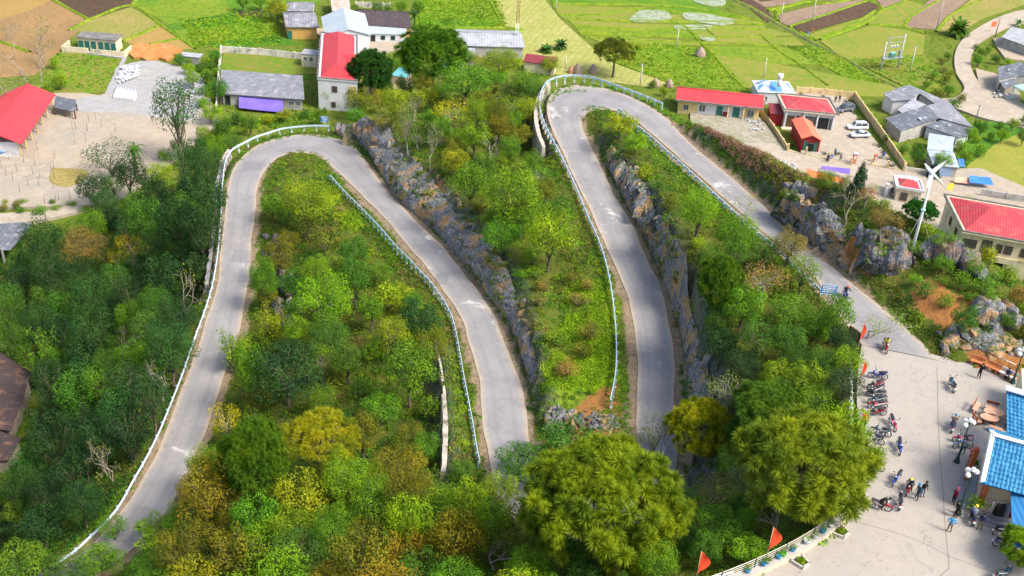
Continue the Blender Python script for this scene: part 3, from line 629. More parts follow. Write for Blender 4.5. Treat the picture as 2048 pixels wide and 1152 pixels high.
def tuft(rng, r, n, droop=.25):
    """a pine tuft: needles fanning up and out of one point"""
    d = rng.normal(size=(n, 3)); d[:, 2] = np.abs(d[:, 2])*.9+.02; d /= np.linalg.norm(d, axis=1)[:, None]; L = r*(.75+.4*rng.random(n))[:, None]
    tip = d*L; tip[:, 2] -= droop*r*(1-d[:, 2])*1.0; s = np.cross(d, rng.normal(size=(n, 3))); s /= np.linalg.norm(s, axis=1)[:, None]; w = r*.030
    mid = d*L*.5; mid[:, 2] += .06*r
    V = np.stack([d*.04*r, mid+s*w, tip, mid-s*w], 1); return V
def mk_pine(kind, seed, W=9, H=7.5, h0=2.5, ntuft=420, r=.55, nn=46, flat=1.0):
    rng = np.random.default_rng(seed); root = thing('pine_tree', 'x', 'tree'); zc = h0+H/2; Vs = []; cent = []
    heads = []
    for i in range(34):
        a = 2.4*i+rng.random(); el = -.5+1.95*((i+.5)/34); heads.append((math.cos(el)*math.cos(a)*W*.39, math.cos(el)*math.sin(a)*W*.39, zc+math.sin(el)*H*.36, W*(.12+.05*rng.random())))
    for i in range(ntuft):
        h = heads[i % len(heads)]; d = rng.normal(size=3); d /= np.linalg.norm(d); d[2] = d[2]*.8+.15; cent.append(np.array(h[:3])+d*h[3])
    for i in range(ntuft//3):
        d = rng.normal(size=3); d /= np.linalg.norm(d)
        if d[2] < -.5: d[2] *= -1
        cent.append(np.array([d[0]*W*.44, d[1]*W*.44, zc+d[2]*H*.43]))
    for c in cent:
        o_ = c-np.array([0, 0, zc-.25*H]); o_ /= np.linalg.norm(o_)+1e-6; T = tuft(rng, r*(.75+.5*rng.random()), nn)
        ax = Vector(o_+np.array([0, 0, .7])).normalized(); M = np.array(Vector((0, 0, 1)).rotation_difference(ax).to_matrix())
        Vs.append((T.reshape(-1, 3)@M.T)+c)
    V = np.vstack(Vs); F = np.arange(len(V)).reshape(-1, 4)
    tint = np.repeat(np.clip(rng.normal(.45, .3, len(cent)), 0, 1), nn)*.7+.3*rng.random(len(F))
    me = np_mesh('crown', V, F, M_NEED, {'tint': ('FACE', tint)}); o = bpy.data.objects.new('crown', me); COL.objects.link(o); o.parent = root; KIDS.setdefault(root.name, []).append(o)
    mb = MB(); top = limb(mb, (0, 0, -1.5), (.3, .2, zc+.25*H), .26, .07, rng, 6, .03)
    for h in heads: limb(mb, top[min(6, max(1, int((h[2]-.12*H+1.5)/(zc+.25*H+1.5)*6)))], h[:3], .09, .025, rng, 3, .1)
    mb.obj('trunk', M_BARK, root); finish(kind, root, W, H, zc)
def mk_bamboo(kind, seed, W=4.5, H=6.5, n=26, leaf=.3):
    rng = np.random.default_rng(seed); root = thing('bamboo_clump', 'x', 'bamboo'); mb = MB(); C = []; N = []
    for i in range(n):
        a = rng.random()*6.28; sp = W*.5*math.sqrt(rng.random()); hgt = H*(.65+.4*rng.random()); b0 = np.array([math.cos(a), math.sin(a), 0])
        pts = [b0*.25*f*0+b0*(.3+sp*f**1.8)+np.array([0, 0, hgt*(f-.18*f**4)-.5*(f == 0)]) for f in np.linspace(0, 1, 6)]
        mb.tube(pts, [.035, .032, .028, .02, .014, .006], 4, cap=False)
        pts = np.array(pts)
        for j in range(75):
            f = .22+.78*rng.random()**.8; k = f*5; i0 = min(4, int(k)); p = pts[i0]+(pts[i0+1]-pts[i0])*(k-i0); sz = .42*(1.15-f*.6)
            C.append(p+rng.normal(size=3)*sz*np.array([1, 1, .8])); q = rng.normal(size=3); q[2] += .8; N.append(q/np.linalg.norm(q))
    V, F = quads(np.array(C), np.array(N), np.full(len(C), leaf), rng, .35, .7); crown_obj(V, F, rng, root, name='leaves'); mb.obj('stems', M_BARK, root); finish(kind, root, W, H, H*.55)
def mk_bare(kind, seed, H=6, W=5, leaves=0, depth=4, r0=.16, bark=None):
    rng = np.random.default_rng(seed); root = thing('bare_tree', 'x', 'tree'); mb = MB(); tips = []
    def br(p, d, L, r, k):
        q = p+d*L; m_ = (p+q)/2+rng.normal(size=3)*L*.07; mb.tube([p, m_, q], [r, r*.82, r*.62], 4 if k < 2 else 5, cap=False)
        if k == 0: tips.append(q); return
        for _ in range(3 if rng.random() < .55 else 2):
            e = d+rng.normal(size=3)*.52; e[2] += .12; e /= np.linalg.norm(e); br(q if rng.random() < .7 else m_, e, L*(.68+.2*rng.random()), r*.6, k-1)
    br(np.array([0, 0, -.8]), np.array([.05, 0, 1.0]), H*.36, r0, depth)
    T = np.array(tips); mb.obj('branches', bark or M_PBARK, root)
    if leaves:
        C = np.repeat(T, leaves, 0)+rng.normal(size=(len(T)*leaves, 3))*.28; N = rng.normal(size=C.shape); N[:, 2] += .6; N /= np.linalg.norm(N, axis=1)[:, None]
        V, F = quads(C, N, np.full(len(C), .3), rng, .5, .5); crown_obj(V, F, rng, root)
    finish(kind, root, max(np.ptp(T[:, 0]), np.ptp(T[:, 1])), T[:, 2].max()-H*.2, T[:, 2].max()*.62)
def mk_fan(kind, seed, n=11, L=2.0, h=1.6, wd=.32, name='banana_plant', droop=.5):
    """banana or palm: long arching leaves from a short stem"""
    rng = np.random.default_rng(seed); root = thing(name, 'x', 'plant'); V = []; F = []; 
    for i in range(n):
        a = i*2.4+rng.random()*.4; up = .9-.75*(i/n); d = np.array([math.cos(a), math.sin(a)]); s = np.array([-d[1], d[0]]); K_ = 7; base = len(V); LL = L*(.75+.4*rng.random())
        for k in range(K_):
            f = k/(K_-1); w_ = wd*math.sin(math.pi*min(1, f*.9+.08))**.7; x = LL*f*(.55+.45*(1-up)); z = h+LL*(up*f-droop*f*f*(1.2-.6*up))
            for e, dz in ((-1, .07), (0, 0), (1, .07)): V.append((d[0]*x+s[0]*w_*e, d[1]*x+s[1]*w_*e, z+dz*abs(e)))
        for k in range(K_-1):
            for e in range(2): b_ = base+k*3+e; F.append((b_, b_+1, b_+4, b_+3))
    V = np.array(V); F = np.array(F); crown_obj(V, F, rng, root, name='leaves')
    mb = MB(); mb.tube([(0, 0, -.8), (0.05, 0, h*.5), (0, 0, h+.1)], [.16, .13, .08], 6); mb.obj('stem', mat('green stem', (.16, .2, .06), (.12, .1, .05)), root)
    finish(kind, root, L*1.7, L*.9, h+L*.15)
def mk_cone(kind, seed, W=2.6, H=6.5):
    rng = np.random.default_rng(seed); root = thing('cypress_tree', 'x', 'tree'); blobs = [(rng.normal()*.12, rng.normal()*.12, .6+H*.9*f, W*.5*(1-f)**.75*(.8+.3*rng.random())+.12, .55) for f in np.linspace(0, 1, 14)]
    V, F = blob_leaves(blobs, 900, .2, rng); crown_obj(V, F, rng, root); mb = MB(); mb.tube([(0, 0, -.6), (0, 0, H*.8)], [.14, .04], 6); mb.obj('trunk', M_BARK, root); finish(kind, root, W, H, H*.5)
def mk_shrub(kind, seed, W=2.6, H=1.9, per=360, leaf=.15, n=7, name='shrub'):
    rng = np.random.default_rng(seed); root = thing(name, 'x', 'shrub'); blobs = [(rng.normal()*W*.2, rng.normal()*W*.2, H*(.35+.25*rng.random()), W*(.2+.08*rng.random()), H*(.25+.1*rng.random())) for _ in range(n)]
    V, F = blob_leaves(blobs, per, leaf, rng); crown_obj(V, F, rng, root, name='foliage'); mb = MB()
    for b in blobs: limb(mb, (0, 0, -.4), b[:3], .04, .012, rng, 2)
    mb.obj('stems', M_BARK, root); finish(kind, root, W, H, H*.5)
mk_round('round1', 11); mk_round('round2', 12, 6, 5.6, 1.8, 15, 280, .21); mk_round('round3', 13, 6.4, 4.6, 2.0, 12, 290, .22); mk_round('round4', 14, 5.6, 6.4, 1.5, 16, 260, .24)
mk_round('fine', 15, 6, 5.4, 1.6, 20, 430, .15); mk_round('loose1', 16, 6, 6, 2.4, 16, 150, .22, .7, M_PBARK); mk_round('loose2', 17, 5, 7.5, 2.8, 22, 240, .2, .3)
mk_pine('pine1', 21, 10.5, 8.6, 2.2, 340, .76, 220); mk_pine('pine2', 22, 8, 6.4, 2.4, 290, .72, 140); mk_pine('pine3', 23, 6.5, 4.2, 3.4, 190, .55, 80)
mk_bamboo('bam1', 31); mk_bamboo('bam2', 32, 6, 7.5, 34, .32)
mk_bare('bare1', 41); mk_bare('bare2', 42, 7, 5, 2); mk_bare('bare3', 46, 8, 5, 6, 4, .15); mk_bare('bare4', 44, 4.5, 4, 0, 4, .1)
mk_fan('banana', 51, 13, 2.3, .9, .34); mk_fan('bananac', 55, 34, 2.0, .5, .34)
mk_fan('palm', 52, 18, 1.7, 2.2, .13, 'palm_tree', .9); mk_fan('grass', 53, 34, 1.5, .0, .05, 'tall_grass_clump', 1.0); mk_fan('taro', 54, 5, 1.7, .8, .5, 'banana_plant', .35)
mk_cone('cone', 61); mk_shrub('shrub1', 71); mk_shrub('shrub2', 72, 2.2, 2.2, 380, .14, 9); mk_shrub('ball', 73, 1.9, 1.9, 420, .15, 5, 'clipped_shrub')
DEF = {'round': 'broadleaf_tree', 'loose': 'broadleaf_tree', 'fine': 'broadleaf_tree'}
# colours (linear base colours)
C_ = dict(dk=(.026,.072,.022), dg=(.060,.155,.020), bl=(.036,.110,.026), mg=(.10,.225,.016), lg=(.155,.285,.014), lm=(.19,.31,.012), yg=(.20,.265,.013), yl=(.38,.36,.012), ol=(.135,.155,.016), oc=(.20,.185,.016), br=(.20,.17,.05), pn=(.165,.265,.013), py=(.25,.29,.012), pd=(.08,.16,.014), gy=(.17,.20,.085), rs=(.33,.13,.04))
def Gh(px, py, h):
    """point on the pixel's ray that floats h metres over the ground"""
    d = ray(px, py); t = (62-CAM_H)/d.z; st = .4/d.length; tmax = (0.5-CAM_H)/d.z
    while t < tmax:
        x, y, z = d.x*t, d.y*t, CAM_H+d.z*t
        if z-hz(x, y) <= h: break
        t += st
    return Vector((d.x*t, d.y*t, CAM_H+d.z*t))
NT_ = [0]
def tree(kind, cx, cy, wpx, hpx=None, col='mg', label=None, group=None, rz=None, tall=1.0, name=None, cat=None):
    root, W, H, zc = PROTO[kind]; hpx = hpx or wpx*.9; h = zc
    for _ in range(4):
        q = Gh(cx, cy, h); s = FOC/max(proj(q)[2], 1); dep = math.asin(min(1, (CAM_H-q.z)/((q-Vector((0, 0, CAM_H))).length)))
        Wm = wpx/s; Hm = math.sqrt(max((hpx/s)**2-(Wm*math.sin(dep))**2, (.45*Wm)**2))/math.cos(dep)*.95; sx, sz = Wm/W, max(Hm/H, .45*Wm/W); h = zc*sz*tall
    r_ = random.Random(int(cx*7+cy*13)+NT_[0]); NT_[0] += 1
    g = Vector((q.x, q.y, hz(q.x, q.y)-(0 if tall == 1 else 0)))
    c = C_[col] if isinstance(col, str) else col; c = tuple(max(.004, x*(1+r_.uniform(-.13, .13))) for x in c)+(1,)
    o = dup(root, g, r_.uniform(0, 6.28) if rz is None else rz, label or root['label'], group, (sx, sx, sz*tall), c)
    if name: o.name = name
    if cat: o['category'] = cat
    return o
def in_poly_px(x, y, poly):
    c = False; n = len(poly)
    for i in range(n):
        x1, y1 = poly[i]; x2, y2 = poly[(i+1) % n]
        if (y1 > y) != (y2 > y) and x < (x2-x1)*(y-y1)/(y2-y1)+x1: c = not c
    return c
PLACED = []
AVOID = [[(1560,490),(1660,548),(1680,640),(1630,610),(1560,530)],[(-40,650),(70,690),(95,740),(75,830),(60,900),(30,950),(-40,960)],[(-40,430),(80,430),(80,470),(30,515),(-40,520)]]
def wood(poly, n, kinds, cols, wr, label, group, seed=1, gap=.45, asp=.95, ymix=True):
    r_ = random.Random(seed); x0, x1 = min(p[0] for p in poly), max(p[0] for p in poly); y0, y1 = min(p[1] for p in poly), max(p[1] for p in poly); k = 0; tries = 0
    while k < n and tries < n*60:
        tries += 1; x, y = r_.uniform(x0, x1), r_.uniform(y0, y1)
        if not in_poly_px(x, y, poly): continue
        wd = r_.uniform(*wr)*(.72+.5*(y-y0)/max(1, y1-y0) if ymix else 1)
        if any(in_poly_px(x, y-wd*.35, q_) for q_ in AVOID): continue
        if any(math.hypot(x-a, (y-b)*1.3) < gap*(wd+c) for a, b, c in PLACED): continue
        q = Gh(x, y, 3)
        ix, iy = int((q.x-GX0)/GS), int((q.y-GY0)/GS)
        if 0 <= ix < NX and 0 <= iy < NY and (d_road[iy, ix] < road_half+1.2+wd*.012 or mp[iy, ix]): continue
        PLACED.append((x, y, wd)); tree(r_.choice(kinds), x, y, wd, wd*asp*r_.uniform(.8, 1.25), r_.choice(cols), label, group); k += 1
    return k
# ================================================================= TREES ONE BY ONE
def T(kind, cx, cy, w_, h_, col, label, **k): PLACED.append((cx, cy, w_)); return tree(kind, cx, cy, w_, h_, col, label, **k)
# foreground
T('pine1', 1208, 1018, 318, 285, 'pn', 'largest pine, round crown of drooping green needle tufts, below the end of the inner road')
T('pine2', 1612, 930, 262, 215, 'pn', 'wide bright pine pressed against the left edge of the concrete plaza')
T('pine2', 1400, 858, 128, 118, 'py', 'small yellowish pine with slim bare trunk between the big pine and the inner road')
T('pine2', 1545, 822, 150, 112, 'pd', 'darker pine just above the wide bright pine by the plaza')
T('pine2', 508, 930, 135, 160, 'pd', 'dark green pine standing right of the lowest stretch of road')
T('pine3', 640, 880, 150, 120, 'py', 'sparse yellowish pine with visible dark limbs beside the dark green pine')
T('pine2', 2056, 1100, 105, 120, 'pn', 'pine at the bottom right corner overlapping the blue tiled roof', tall=.5)
T('round4', 808, 1050, 84, 170, 'lm', 'bright lime green tree standing up among ochre bushes at the bottom', tall=.8)
T('round2', 1040, 925, 110, 85, 'dg', 'dark glossy tree hiding the lower end of the middle road')
T('round1', 1140, 890, 150, 75, 'dg', 'wide dark green tree between the big pine and the gravel heap')
T('fine', 1120, 940, 120, 70, 'yl', 'yellow leaved tree directly behind the largest pine')
T('fine', 420, 985, 140, 160, 'oc', 'ochre tree leaning over the right edge of the lowest road')
T('fine', 800, 935, 120, 105, 'oc', 'orange tinged tree in front of the end of the low stone wall')
T('bam2', 880, 975, 100, 85, 'mg', 'feathery green tree left of the end of the middle guardrail')
T('round1', 925, 945, 60, 50, 'dg', 'small dark tree at the foot of the middle guardrail')
T('bare1', 985, 1105, 110, 90, 'gy', 'bare whitish tree at the bottom edge left of the largest pine')
T('bare1', 1555, 1045, 60, 60, 'gy', 'bare grey tree below the wide bright pine by the railing')
T('round3', 1435, 1055, 120, 100, 'mg', 'rounded mid green tree beneath the two orange flags', tall=.8)
T('round1', 1500, 1100, 90, 70, 'lg', 'yellow green bush tree just outside the plaza railing', tall=.7)
T('round4', 1690, 860, 105, 120, 'lm', 'bright lime tree beside the flag at the plaza fence')
T('loose1', 1310, 870, 70, 90, 'gy', 'thin grey green tree in front of the lower end of the inner road')
T('loose1', 1255, 890, 60, 60, 'gy', 'thin pale sapling behind the top of the largest pine')
T('round2', 1058, 1058, 140, 110, 'ol', 'olive tree squeezed against the left flank of the largest pine'); T('round1', 1150, 1075, 150, 110, 'dg', 'dark tree in the shade beneath the largest pine'); T('round3', 1262, 1080, 140, 110, 'mg', 'green tree at the right foot of the largest pine'); T('loose2', 1345, 1010, 90, 110, 'dg', 'dark slender tree right of the largest pine')
T('round2', 1000, 985, 90, 80, 'yg', 'yellow green tree covering the very end of the middle road')
T('round2', 40, 1135, 130, 90, 'mg', 'mid green tree covering the bottom left corner'); T('round3', 130, 1150, 110, 80, 'dg', 'dark tree hiding the bottom end of the lowest guardrail'); T('fine', 305, 1140, 100, 80, 'mg', 'green bushy tree at the right edge of the bottom end of the road')
# between lowest and middle road
T('fine', 612, 402, 115, 105, 'lm', 'lime green rounded tree at the top of the inner slope of the lowest bend')
T('fine', 527, 560, 62, 95, 'mg', 'slim green tree on the right edge of the lowest road halfway down')
T('bam1', 462, 695, 85, 110, 'lg', 'feathery bamboo overhanging the right edge of the lowest road')
T('bam1', 538, 645, 66, 120, 'yg', 'tall yellow green bamboo plume next to the overhanging bamboo')
T('fine', 648, 598, 130, 115, 'lg', 'broad light green tree on the slope right of the tall bamboo plume')
T('round2', 575, 745, 160, 130, 'dk', 'large dark green tree below the tall bamboo plume')
T('round3', 500, 740, 70, 110, 'mg', 'narrow green tree left of the large dark green tree')
T('round2', 822, 738, 112, 125, 'mg', 'dense rounded tree beside the low stone wall')
T('round1', 840, 642, 85, 85, 'dk', 'small dark tree above the dense rounded tree by the stone wall')
T('loose2', 785, 670, 70, 85, 'yg', 'sparse tree with yellow leaf tips on the slope left of the small dark tree')
T('loose1', 645, 720, 50, 70, 'lg', 'slender sapling with pale leaf clusters in the middle of the slope')
T('loose1', 450, 840, 75, 75, 'yl', 'yellow flowering tree on the right edge of the lowest road')
T('loose1', 505, 850, 55, 75, 'mg', 'thin green sapling between the yellow flowering tree and the dark pine')
# wood on the ridge in the middle
T('pine2', 866, 88, 132, 108, 'pd', 'large olive pine standing in front of the dark tiled house')
T('pine2', 742, 146, 84, 85, (.03,.085,.014), 'dark pine in front of the white two storey house')
T('pine3', 1228, 122, 82, 50, 'ol', 'flat topped little pine behind the top bend of the road')
T('fine', 1022, 385, 132, 128, 'lg', 'bright green tree with yellow patches on the ridge between the roads')
T('fine', 1100, 468, 112, 120, 'lm', 'lime green tree just left of the guardrail of the inner road')
T('loose1', 905, 225, 85, 62, 'yl', 'yellow leaved tree on top of the wooded ridge')
T('round1', 950, 275, 70, 66, 'lg', 'small light green tree under the yellow leaved tree')
T('fine', 1005, 122, 85, 62, 'lg', 'light green tree at the back of the wooded ridge near the red and white mast')
T('round2', 930, 160, 110, 80, 'mg', 'green tree in the back row of the wooded ridge')
T('bare3', 860, 290, 50, 80, 'gy', 'thin leafless tree with pale trunk above the orange soil slip')
T('bare1', 985, 300, 50, 55, 'gy', 'pale dead tree in the middle of the wooded ridge')
T('loose1', 815, 235, 45, 95, 'gy', 'tall thin tree with white trunk above the grey cliff')
T('round2', 1060, 150, 80, 62, 'mg', 'green tree at the outer edge of the top bend')
T('round1', 1035, 270, 70, 50, 'ol', 'olive bush tree beside the stone retaining wall')
# near the yard, left
T('loose2', 348, 215, 95, 150, 'bl', 'tall airy tree with hanging blue green leaves above the school yard')
T('loose1', 222, 312, 115, 75, 'bl', 'spreading dark tree at the edge of the dirt yard')
T('fine', 318, 345, 60, 45, 'lm', 'bright lime tree at the right end of the dirt yard')
T('palm', 268, 298, 50, 40, 'dg', 'small palm beside the spreading dark tree')
T('bare2', 365, 575, 75, 90, 'yg', 'leafless pale tree with a few yellow leaves left of the lowest road')
T('bare1', 240, 690, 65, 95, 'gy', 'tall forked dead tree with a thick brown trunk in the left wood')
T('bare1', 320, 745, 85, 95, 'gy', 'grey bare tree touching the guardrail of the lowest road')
T('bare3', 218, 915, 78, 95, 'gy', 'pale leafless tree with twiggy crown near the guardrail bottom left')
T('taro', 270, 812, 32, 36, 'lm', 'banana plant with huge pale leaves in the left wood')
T('palm', 100, 955, 40, 26, 'mg', 'small palm in the bottom left wood'); T('palm', 178, 975, 36, 24, 'bl', 'dark palm right of the small palm')
T('loose1', 262, 492, 75, 60, 'yl', 'yellow leaved tree in the middle of the left wood')
T('loose1', 235, 515, 45, 45, 'yl', 'smaller yellow leaved tree below the larger yellow one')
T('fine', 160, 495, 120, 60, 'br', 'rusty topped tree in the left wood under the dirt yard')
T('loose2', 225, 1055, 65, 60, 'mg', 'small green tree overlapping the bottom end of the lowest guardrail', tall=.8)
T('round1', 200, 1120, 100, 80, 'mg', 'dark green tree at the bottom end of the lowest road', tall=.7)
# between inner road and upper road
T('round1', 1243, 248, 70, 52, 'yg', 'yellow green bush inside the top bend'); T('round1', 1272, 285, 52, 44, 'lg', 'second bush inside the top bend, nearer the rocks')
T('fine', 1398, 420, 82, 92, 'lg', 'light green tree below the guardrail of the upper road')
T('fine', 1474, 470, 88, 98, 'mg', 'green tree crossing the guardrail of the upper road')
T('bare3', 1500, 425, 70, 62, 'yg', 'pale airy tree rising across the upper road')
T('pine2', 1438, 572, 84, 110, 'pd', 'compact dark pine above the grey cliff of the inner road')
T('loose1', 1530, 560, 110, 80, 'br', 'pale brown tree beside the compact dark pine')
T('round2', 1585, 625, 95, 75, 'mg', 'green tree under the blue road sign')
T('fine', 1580, 490, 75, 70, 'br', 'pale brownish tree at the guardrail above the blue sign')
T('bare3', 1745, 648, 110, 55, 'lg', 'tree with long hanging leaves over the road entrance to the plaza')
T('loose1', 1455, 790, 90, 70, 'gy', 'grey green leafless looking tree above the small yellowish pine')
# right hand side
T('cone', 1726, 332, 32, 72, (.015,.06,.03), 'dark cypress beside the gate wall of the compound')
T('cone', 1868, 340, 24, 40, (.02,.07,.05), 'small bluish cypress behind the gatehouse')
T('loose1', 1745, 382, 26, 20, 'lg', 'little pale tree right of the dark cypress')
T('pine2', 1842, 422, 66, 38, (.02,.10,.012), 'bright green pine beside the foot of the gatehouse')
T('bare3', 1700, 400, 70, 80, 'gy', 'grey branching shrub tree on the rocks by the upper road')
T('loose1', 1735, 390, 40, 36, 'rs', 'rust red topped bush on the rock outcrop')
T('round1', 1890, 480, 60, 45, 'mg', 'green bush at the corner of the large red roofed building')
T('bananac', 1918, 56, 50, 44, 'dg', 'dark banana clump beside the dirt road')
T('bananac', 1092, 98, 32, 20, 'dg', 'left banana plant behind the top bend'); T('bananac', 1122, 90, 32, 26, 'bl', 'right banana plant behind the top bend')
T('banana', 828, 30, 26, 40, 'bl', 'banana plant at the end of the dark tiled house'); T('banana', 2038, 45, 24, 20, 'dg', 'banana plant at the far right above the white roof')
T('loose1', 1940, 402, 34, 26, 'lg', 'small green tree beside the large red roof')
T('round1', 705, 18, 40, 22, 'mg', 'tree between the white shed roof and the dark tiled roof')
T('fine', 655, 185, 40, 40, 'lm', 'light green sapling at the corner of the white two storey house')
T('loose1', 360, 35, 1, 1, 'mg', 'x') if False else None
for i, (x, y) in enumerate([(1604,190),(1650,195),(1698,202),(1707,214),(1714,227),(1723,240),(1733,252),(1742,265)]): T('ball', x, y, 17, 15, (.012,.05,.014), 'dark clipped ball shrub along the yellow compound wall', group='ball shrubs along the yellow wall')
for x, y in [(1755,290),(1767,303),(1776,317),(1785,330)]: T('ball', x, y, 18, 16, (.012,.05,.014), 'dark clipped ball shrub along the yellow compound wall', group='ball shrubs along the yellow wall')
for x, y in [(1617,300),(1648,306),(1582,290),(1675,308)]: T('ball', x, y, 14, 14, (.012,.05,.014), 'dark clipped shrub behind the low front wall of the compound', group='shrubs behind the front wall')
# woods that read as single trees but cannot be told apart
BR = ['round1', 'round2', 'round3', 'round4', 'fine', 'fine']
wood([(185,340),(300,330),(420,300),(430,350),(412,480),(400,640),(350,800),(250,960),(130,1100),(0,1152),(0,540),(120,470),(180,430)], 92, BR+['bam2', 'loose2'], ['dk','dk','dk','dg','bl','dg','bl','mg'], (66, 116), 'dense dark green tree in the wood left of the lowest road', 'trees of the left wood', 3, .30, 1.15)
wood([(0,880),(140,960),(200,1000),(130,1120),(0,1152),(-40,1000)], 8, BR, ['dg','ol','mg'], (60, 90), 'dark bushy tree in the bottom left corner wood', 'trees of the bottom left corner', 4, .36)
wood([(300,330),(430,245),(640,250),(520,262),(440,300),(415,400),(330,380)], 14, BR+['shrub1'], ['mg','dg','dg','lg'], (38, 62), 'green bushy tree outside the lowest hairpin bend', 'trees outside the lowest bend', 5, .36)
wood([(330,1000),(420,920),(560,960),(700,930),(860,960),(1000,990),(1080,1040),(1060,1200),(700,1230),(300,1230),(260,1150)], 58, BR+['round4', 'loose2'], ['oc','ol','mg','oc','yg','ol','lg','mg','dg','lg','mg'], (92, 158), 'ochre and olive tree of the thicket along the bottom edge', 'trees of the bottom thicket', 6, .29)
wood([(1060,1060),(1500,1000),(1660,1020),(1600,1080),(1450,1140),(1380,1200),(1060,1230)], 20, BR, ['dk','dg','dg','mg','ol'], (60, 100), 'dark green tree of the shady slope below the railing', 'trees below the railing', 7, .36)
wood([(1380,940),(1480,860),(1500,960),(1440,1000)], 5, ['loose1', 'fine'], ['gy','dg','ol'], (55, 80), 'grey green tree between the small yellowish pine and the wide pine', 'trees between the pines', 8, .36)
wood([(700,200),(800,110),(960,110),(1110,130),(1075,190),(1050,280),(1075,330),(1130,420),(1000,480),(940,400),(850,300),(790,250),(690,232)], 50, BR+['bam2', 'loose1'], ['mg','dg','mg','lg','ol','mg','yg','dg'], (45, 75), 'green tree on the wooded ridge between the lower and upper bends', 'trees of the middle ridge', 9, .33)
wood([(1420,500),(1500,470),(1560,500),(1660,590),(1700,660),(1700,860),(1600,800),(1480,800),(1440,700),(1400,620)], 30, BR+['loose2'], ['dg','dg','dk','mg','mg','lg'], (62, 100), 'dark green tree on the slope between the inner road and the plaza', 'trees on the slope left of the plaza', 10, .35)
wood([(520,380),(640,420),(760,540),(850,620),(880,780),(860,900),(700,900),(560,860),(470,840),(500,600)], 32, ['shrub1','shrub2','round3','fine','round1'], ['mg','dg','lg','ol'], (50, 92), 'green bush tree on the grassy slope inside the lowest bend', 'bush trees on the inner slope', 11, .36)
wood([(1000,440),(1100,450),(1180,560),(1180,780),(1100,760),(1060,600)], 12, ['shrub1','shrub2','shrub2'], ['mg','ol','lg','dg','br'], (36, 60), 'low bush on the grassy slope between the middle and the inner road', 'bushes between the middle and inner roads', 27, .4)
wood([(1180,300),(1250,300),(1420,480),(1400,560),(1300,430)], 12, ['shrub1','shrub2'], ['ol','yg','mg','br'], (34, 56), 'brownish bush among the grey rocks right of the inner road', 'bushes among the rocks of the inner road', 12, .4)
wood([(1620,350),(1720,370),(1830,440),(1890,480),(2010,520),(2060,600),(1900,560),(1880,520),(1700,440)], 16, ['shrub1','shrub2','fine'], ['yg','mg','ol','br','mg'], (36, 62), 'yellow green bush on the rocky crest behind the upper road', 'bushes on the rocky crest', 13, .4)
wood([(1830,560),(2048,540),(2060,700),(1990,700),(1900,620),(1840,640)], 15, ['shrub1','shrub2','round1'], ['mg','lg','dg','ol'], (34, 60), 'green bush on the rocky ground above the plaza benches', 'bushes above the benches', 14, .4)
wood([(1350,225),(1430,270),(1540,330),(1600,370),(1560,400),(1450,330),(1380,270)], 12, ['shrub1','shrub2'], ['br','ol','yg','rs'], (26, 40), 'dry brown green bush on the bank right of the upper road', 'bushes on the dry bank', 15, .45)
wood([(0,60),(70,50),(100,110),(60,170),(0,190)], 9, ['bare3','bare4'], ['gy','ol'], (55, 80), 'blurred leafless tree at the top left by the ploughed fields', 'bare trees at the top left', 16, .3)
wood([(60,120),(110,95),(120,180),(0,190)], 6, ['shrub1'], ['lg','mg'], (28, 45), 'green bush behind the red roofed market hall', 'bushes behind the market hall', 17, .4)
wood([(345,110),(440,110),(440,230),(400,240),(380,150)], 14, ['shrub1','round1','shrub2'], ['mg','dg','lg','mg'], (26, 46), 'green bush between the concrete yard and the compound wall', 'bushes by the compound wall', 18, .4)
wood([(440,235),(640,225),(660,240),(560,250),(440,262)], 8, ['round1','shrub1'], ['dg','mg','yg'], (34, 50), 'dark green bush behind the guardrail sign', 'bushes behind the sign', 19, .4)
wood([(480,0),(560,0),(560,22),(490,22)], 5, ['round1','round2'], ['mg','dg','yg'], (34, 50), 'green tree behind the yellow farmhouse at the top', 'trees behind the yellow farmhouse', 20, .4)
wood([(740,10),(840,0),(835,26),(760,16)], 5, ['shrub1','round1'], ['mg','dg'], (24, 36), 'green bush behind the dark tiled roof', 'bushes behind the dark roof', 21, .4)
wood([(1860,150),(1900,100),(1905,190),(1940,200),(1900,215),(1840,190)], 12, ['shrub1','shrub2'], ['mg','dg','ol','br'], (22, 36), 'bush on the bank of the winding dirt road', 'bushes along the dirt road', 22, .4)
wood([(1940,250),(2060,240),(2060,270),(1970,290),(1930,330),(1760,270),(1800,300),(1900,330)], 28, ['shrub1','round1'], ['mg','lg','dg'], (26, 44), 'leafy bush between the grey roofed shacks and the yellow field', 'bushes by the yellow field', 23, .4)
wood([(1950,85),(2010,110),(2048,120),(1990,130),(1950,120)], 6, ['shrub1'], ['mg','dg','lg'], (20, 30), 'green bush in the small garden inside the road bend', 'bushes in the roadside garden', 24, .4)
wood([(0,402),(160,402),(170,418),(0,425)], 10, ['shrub1','shrub2'], ['mg','lg','ol'], (20, 32), 'low bush of the hedge between dirt yard and street', 'hedge bushes by the street', 25, .4)
wood([(1290,160),(1340,185),(1350,215),(1300,180)], 5, ['shrub1'], ['mg','yg'], (22, 34), 'green bush below the outer guardrail of the top bend', 'bushes outside the top bend', 26, .4)
for k_, (r_, *_x) in PROTO.items():       # the prototypes themselves are not part of the place
    for c_ in KIDS.get(r_.name, []): bpy.data.objects.remove(c_)
    bpy.data.objects.remove(r_)
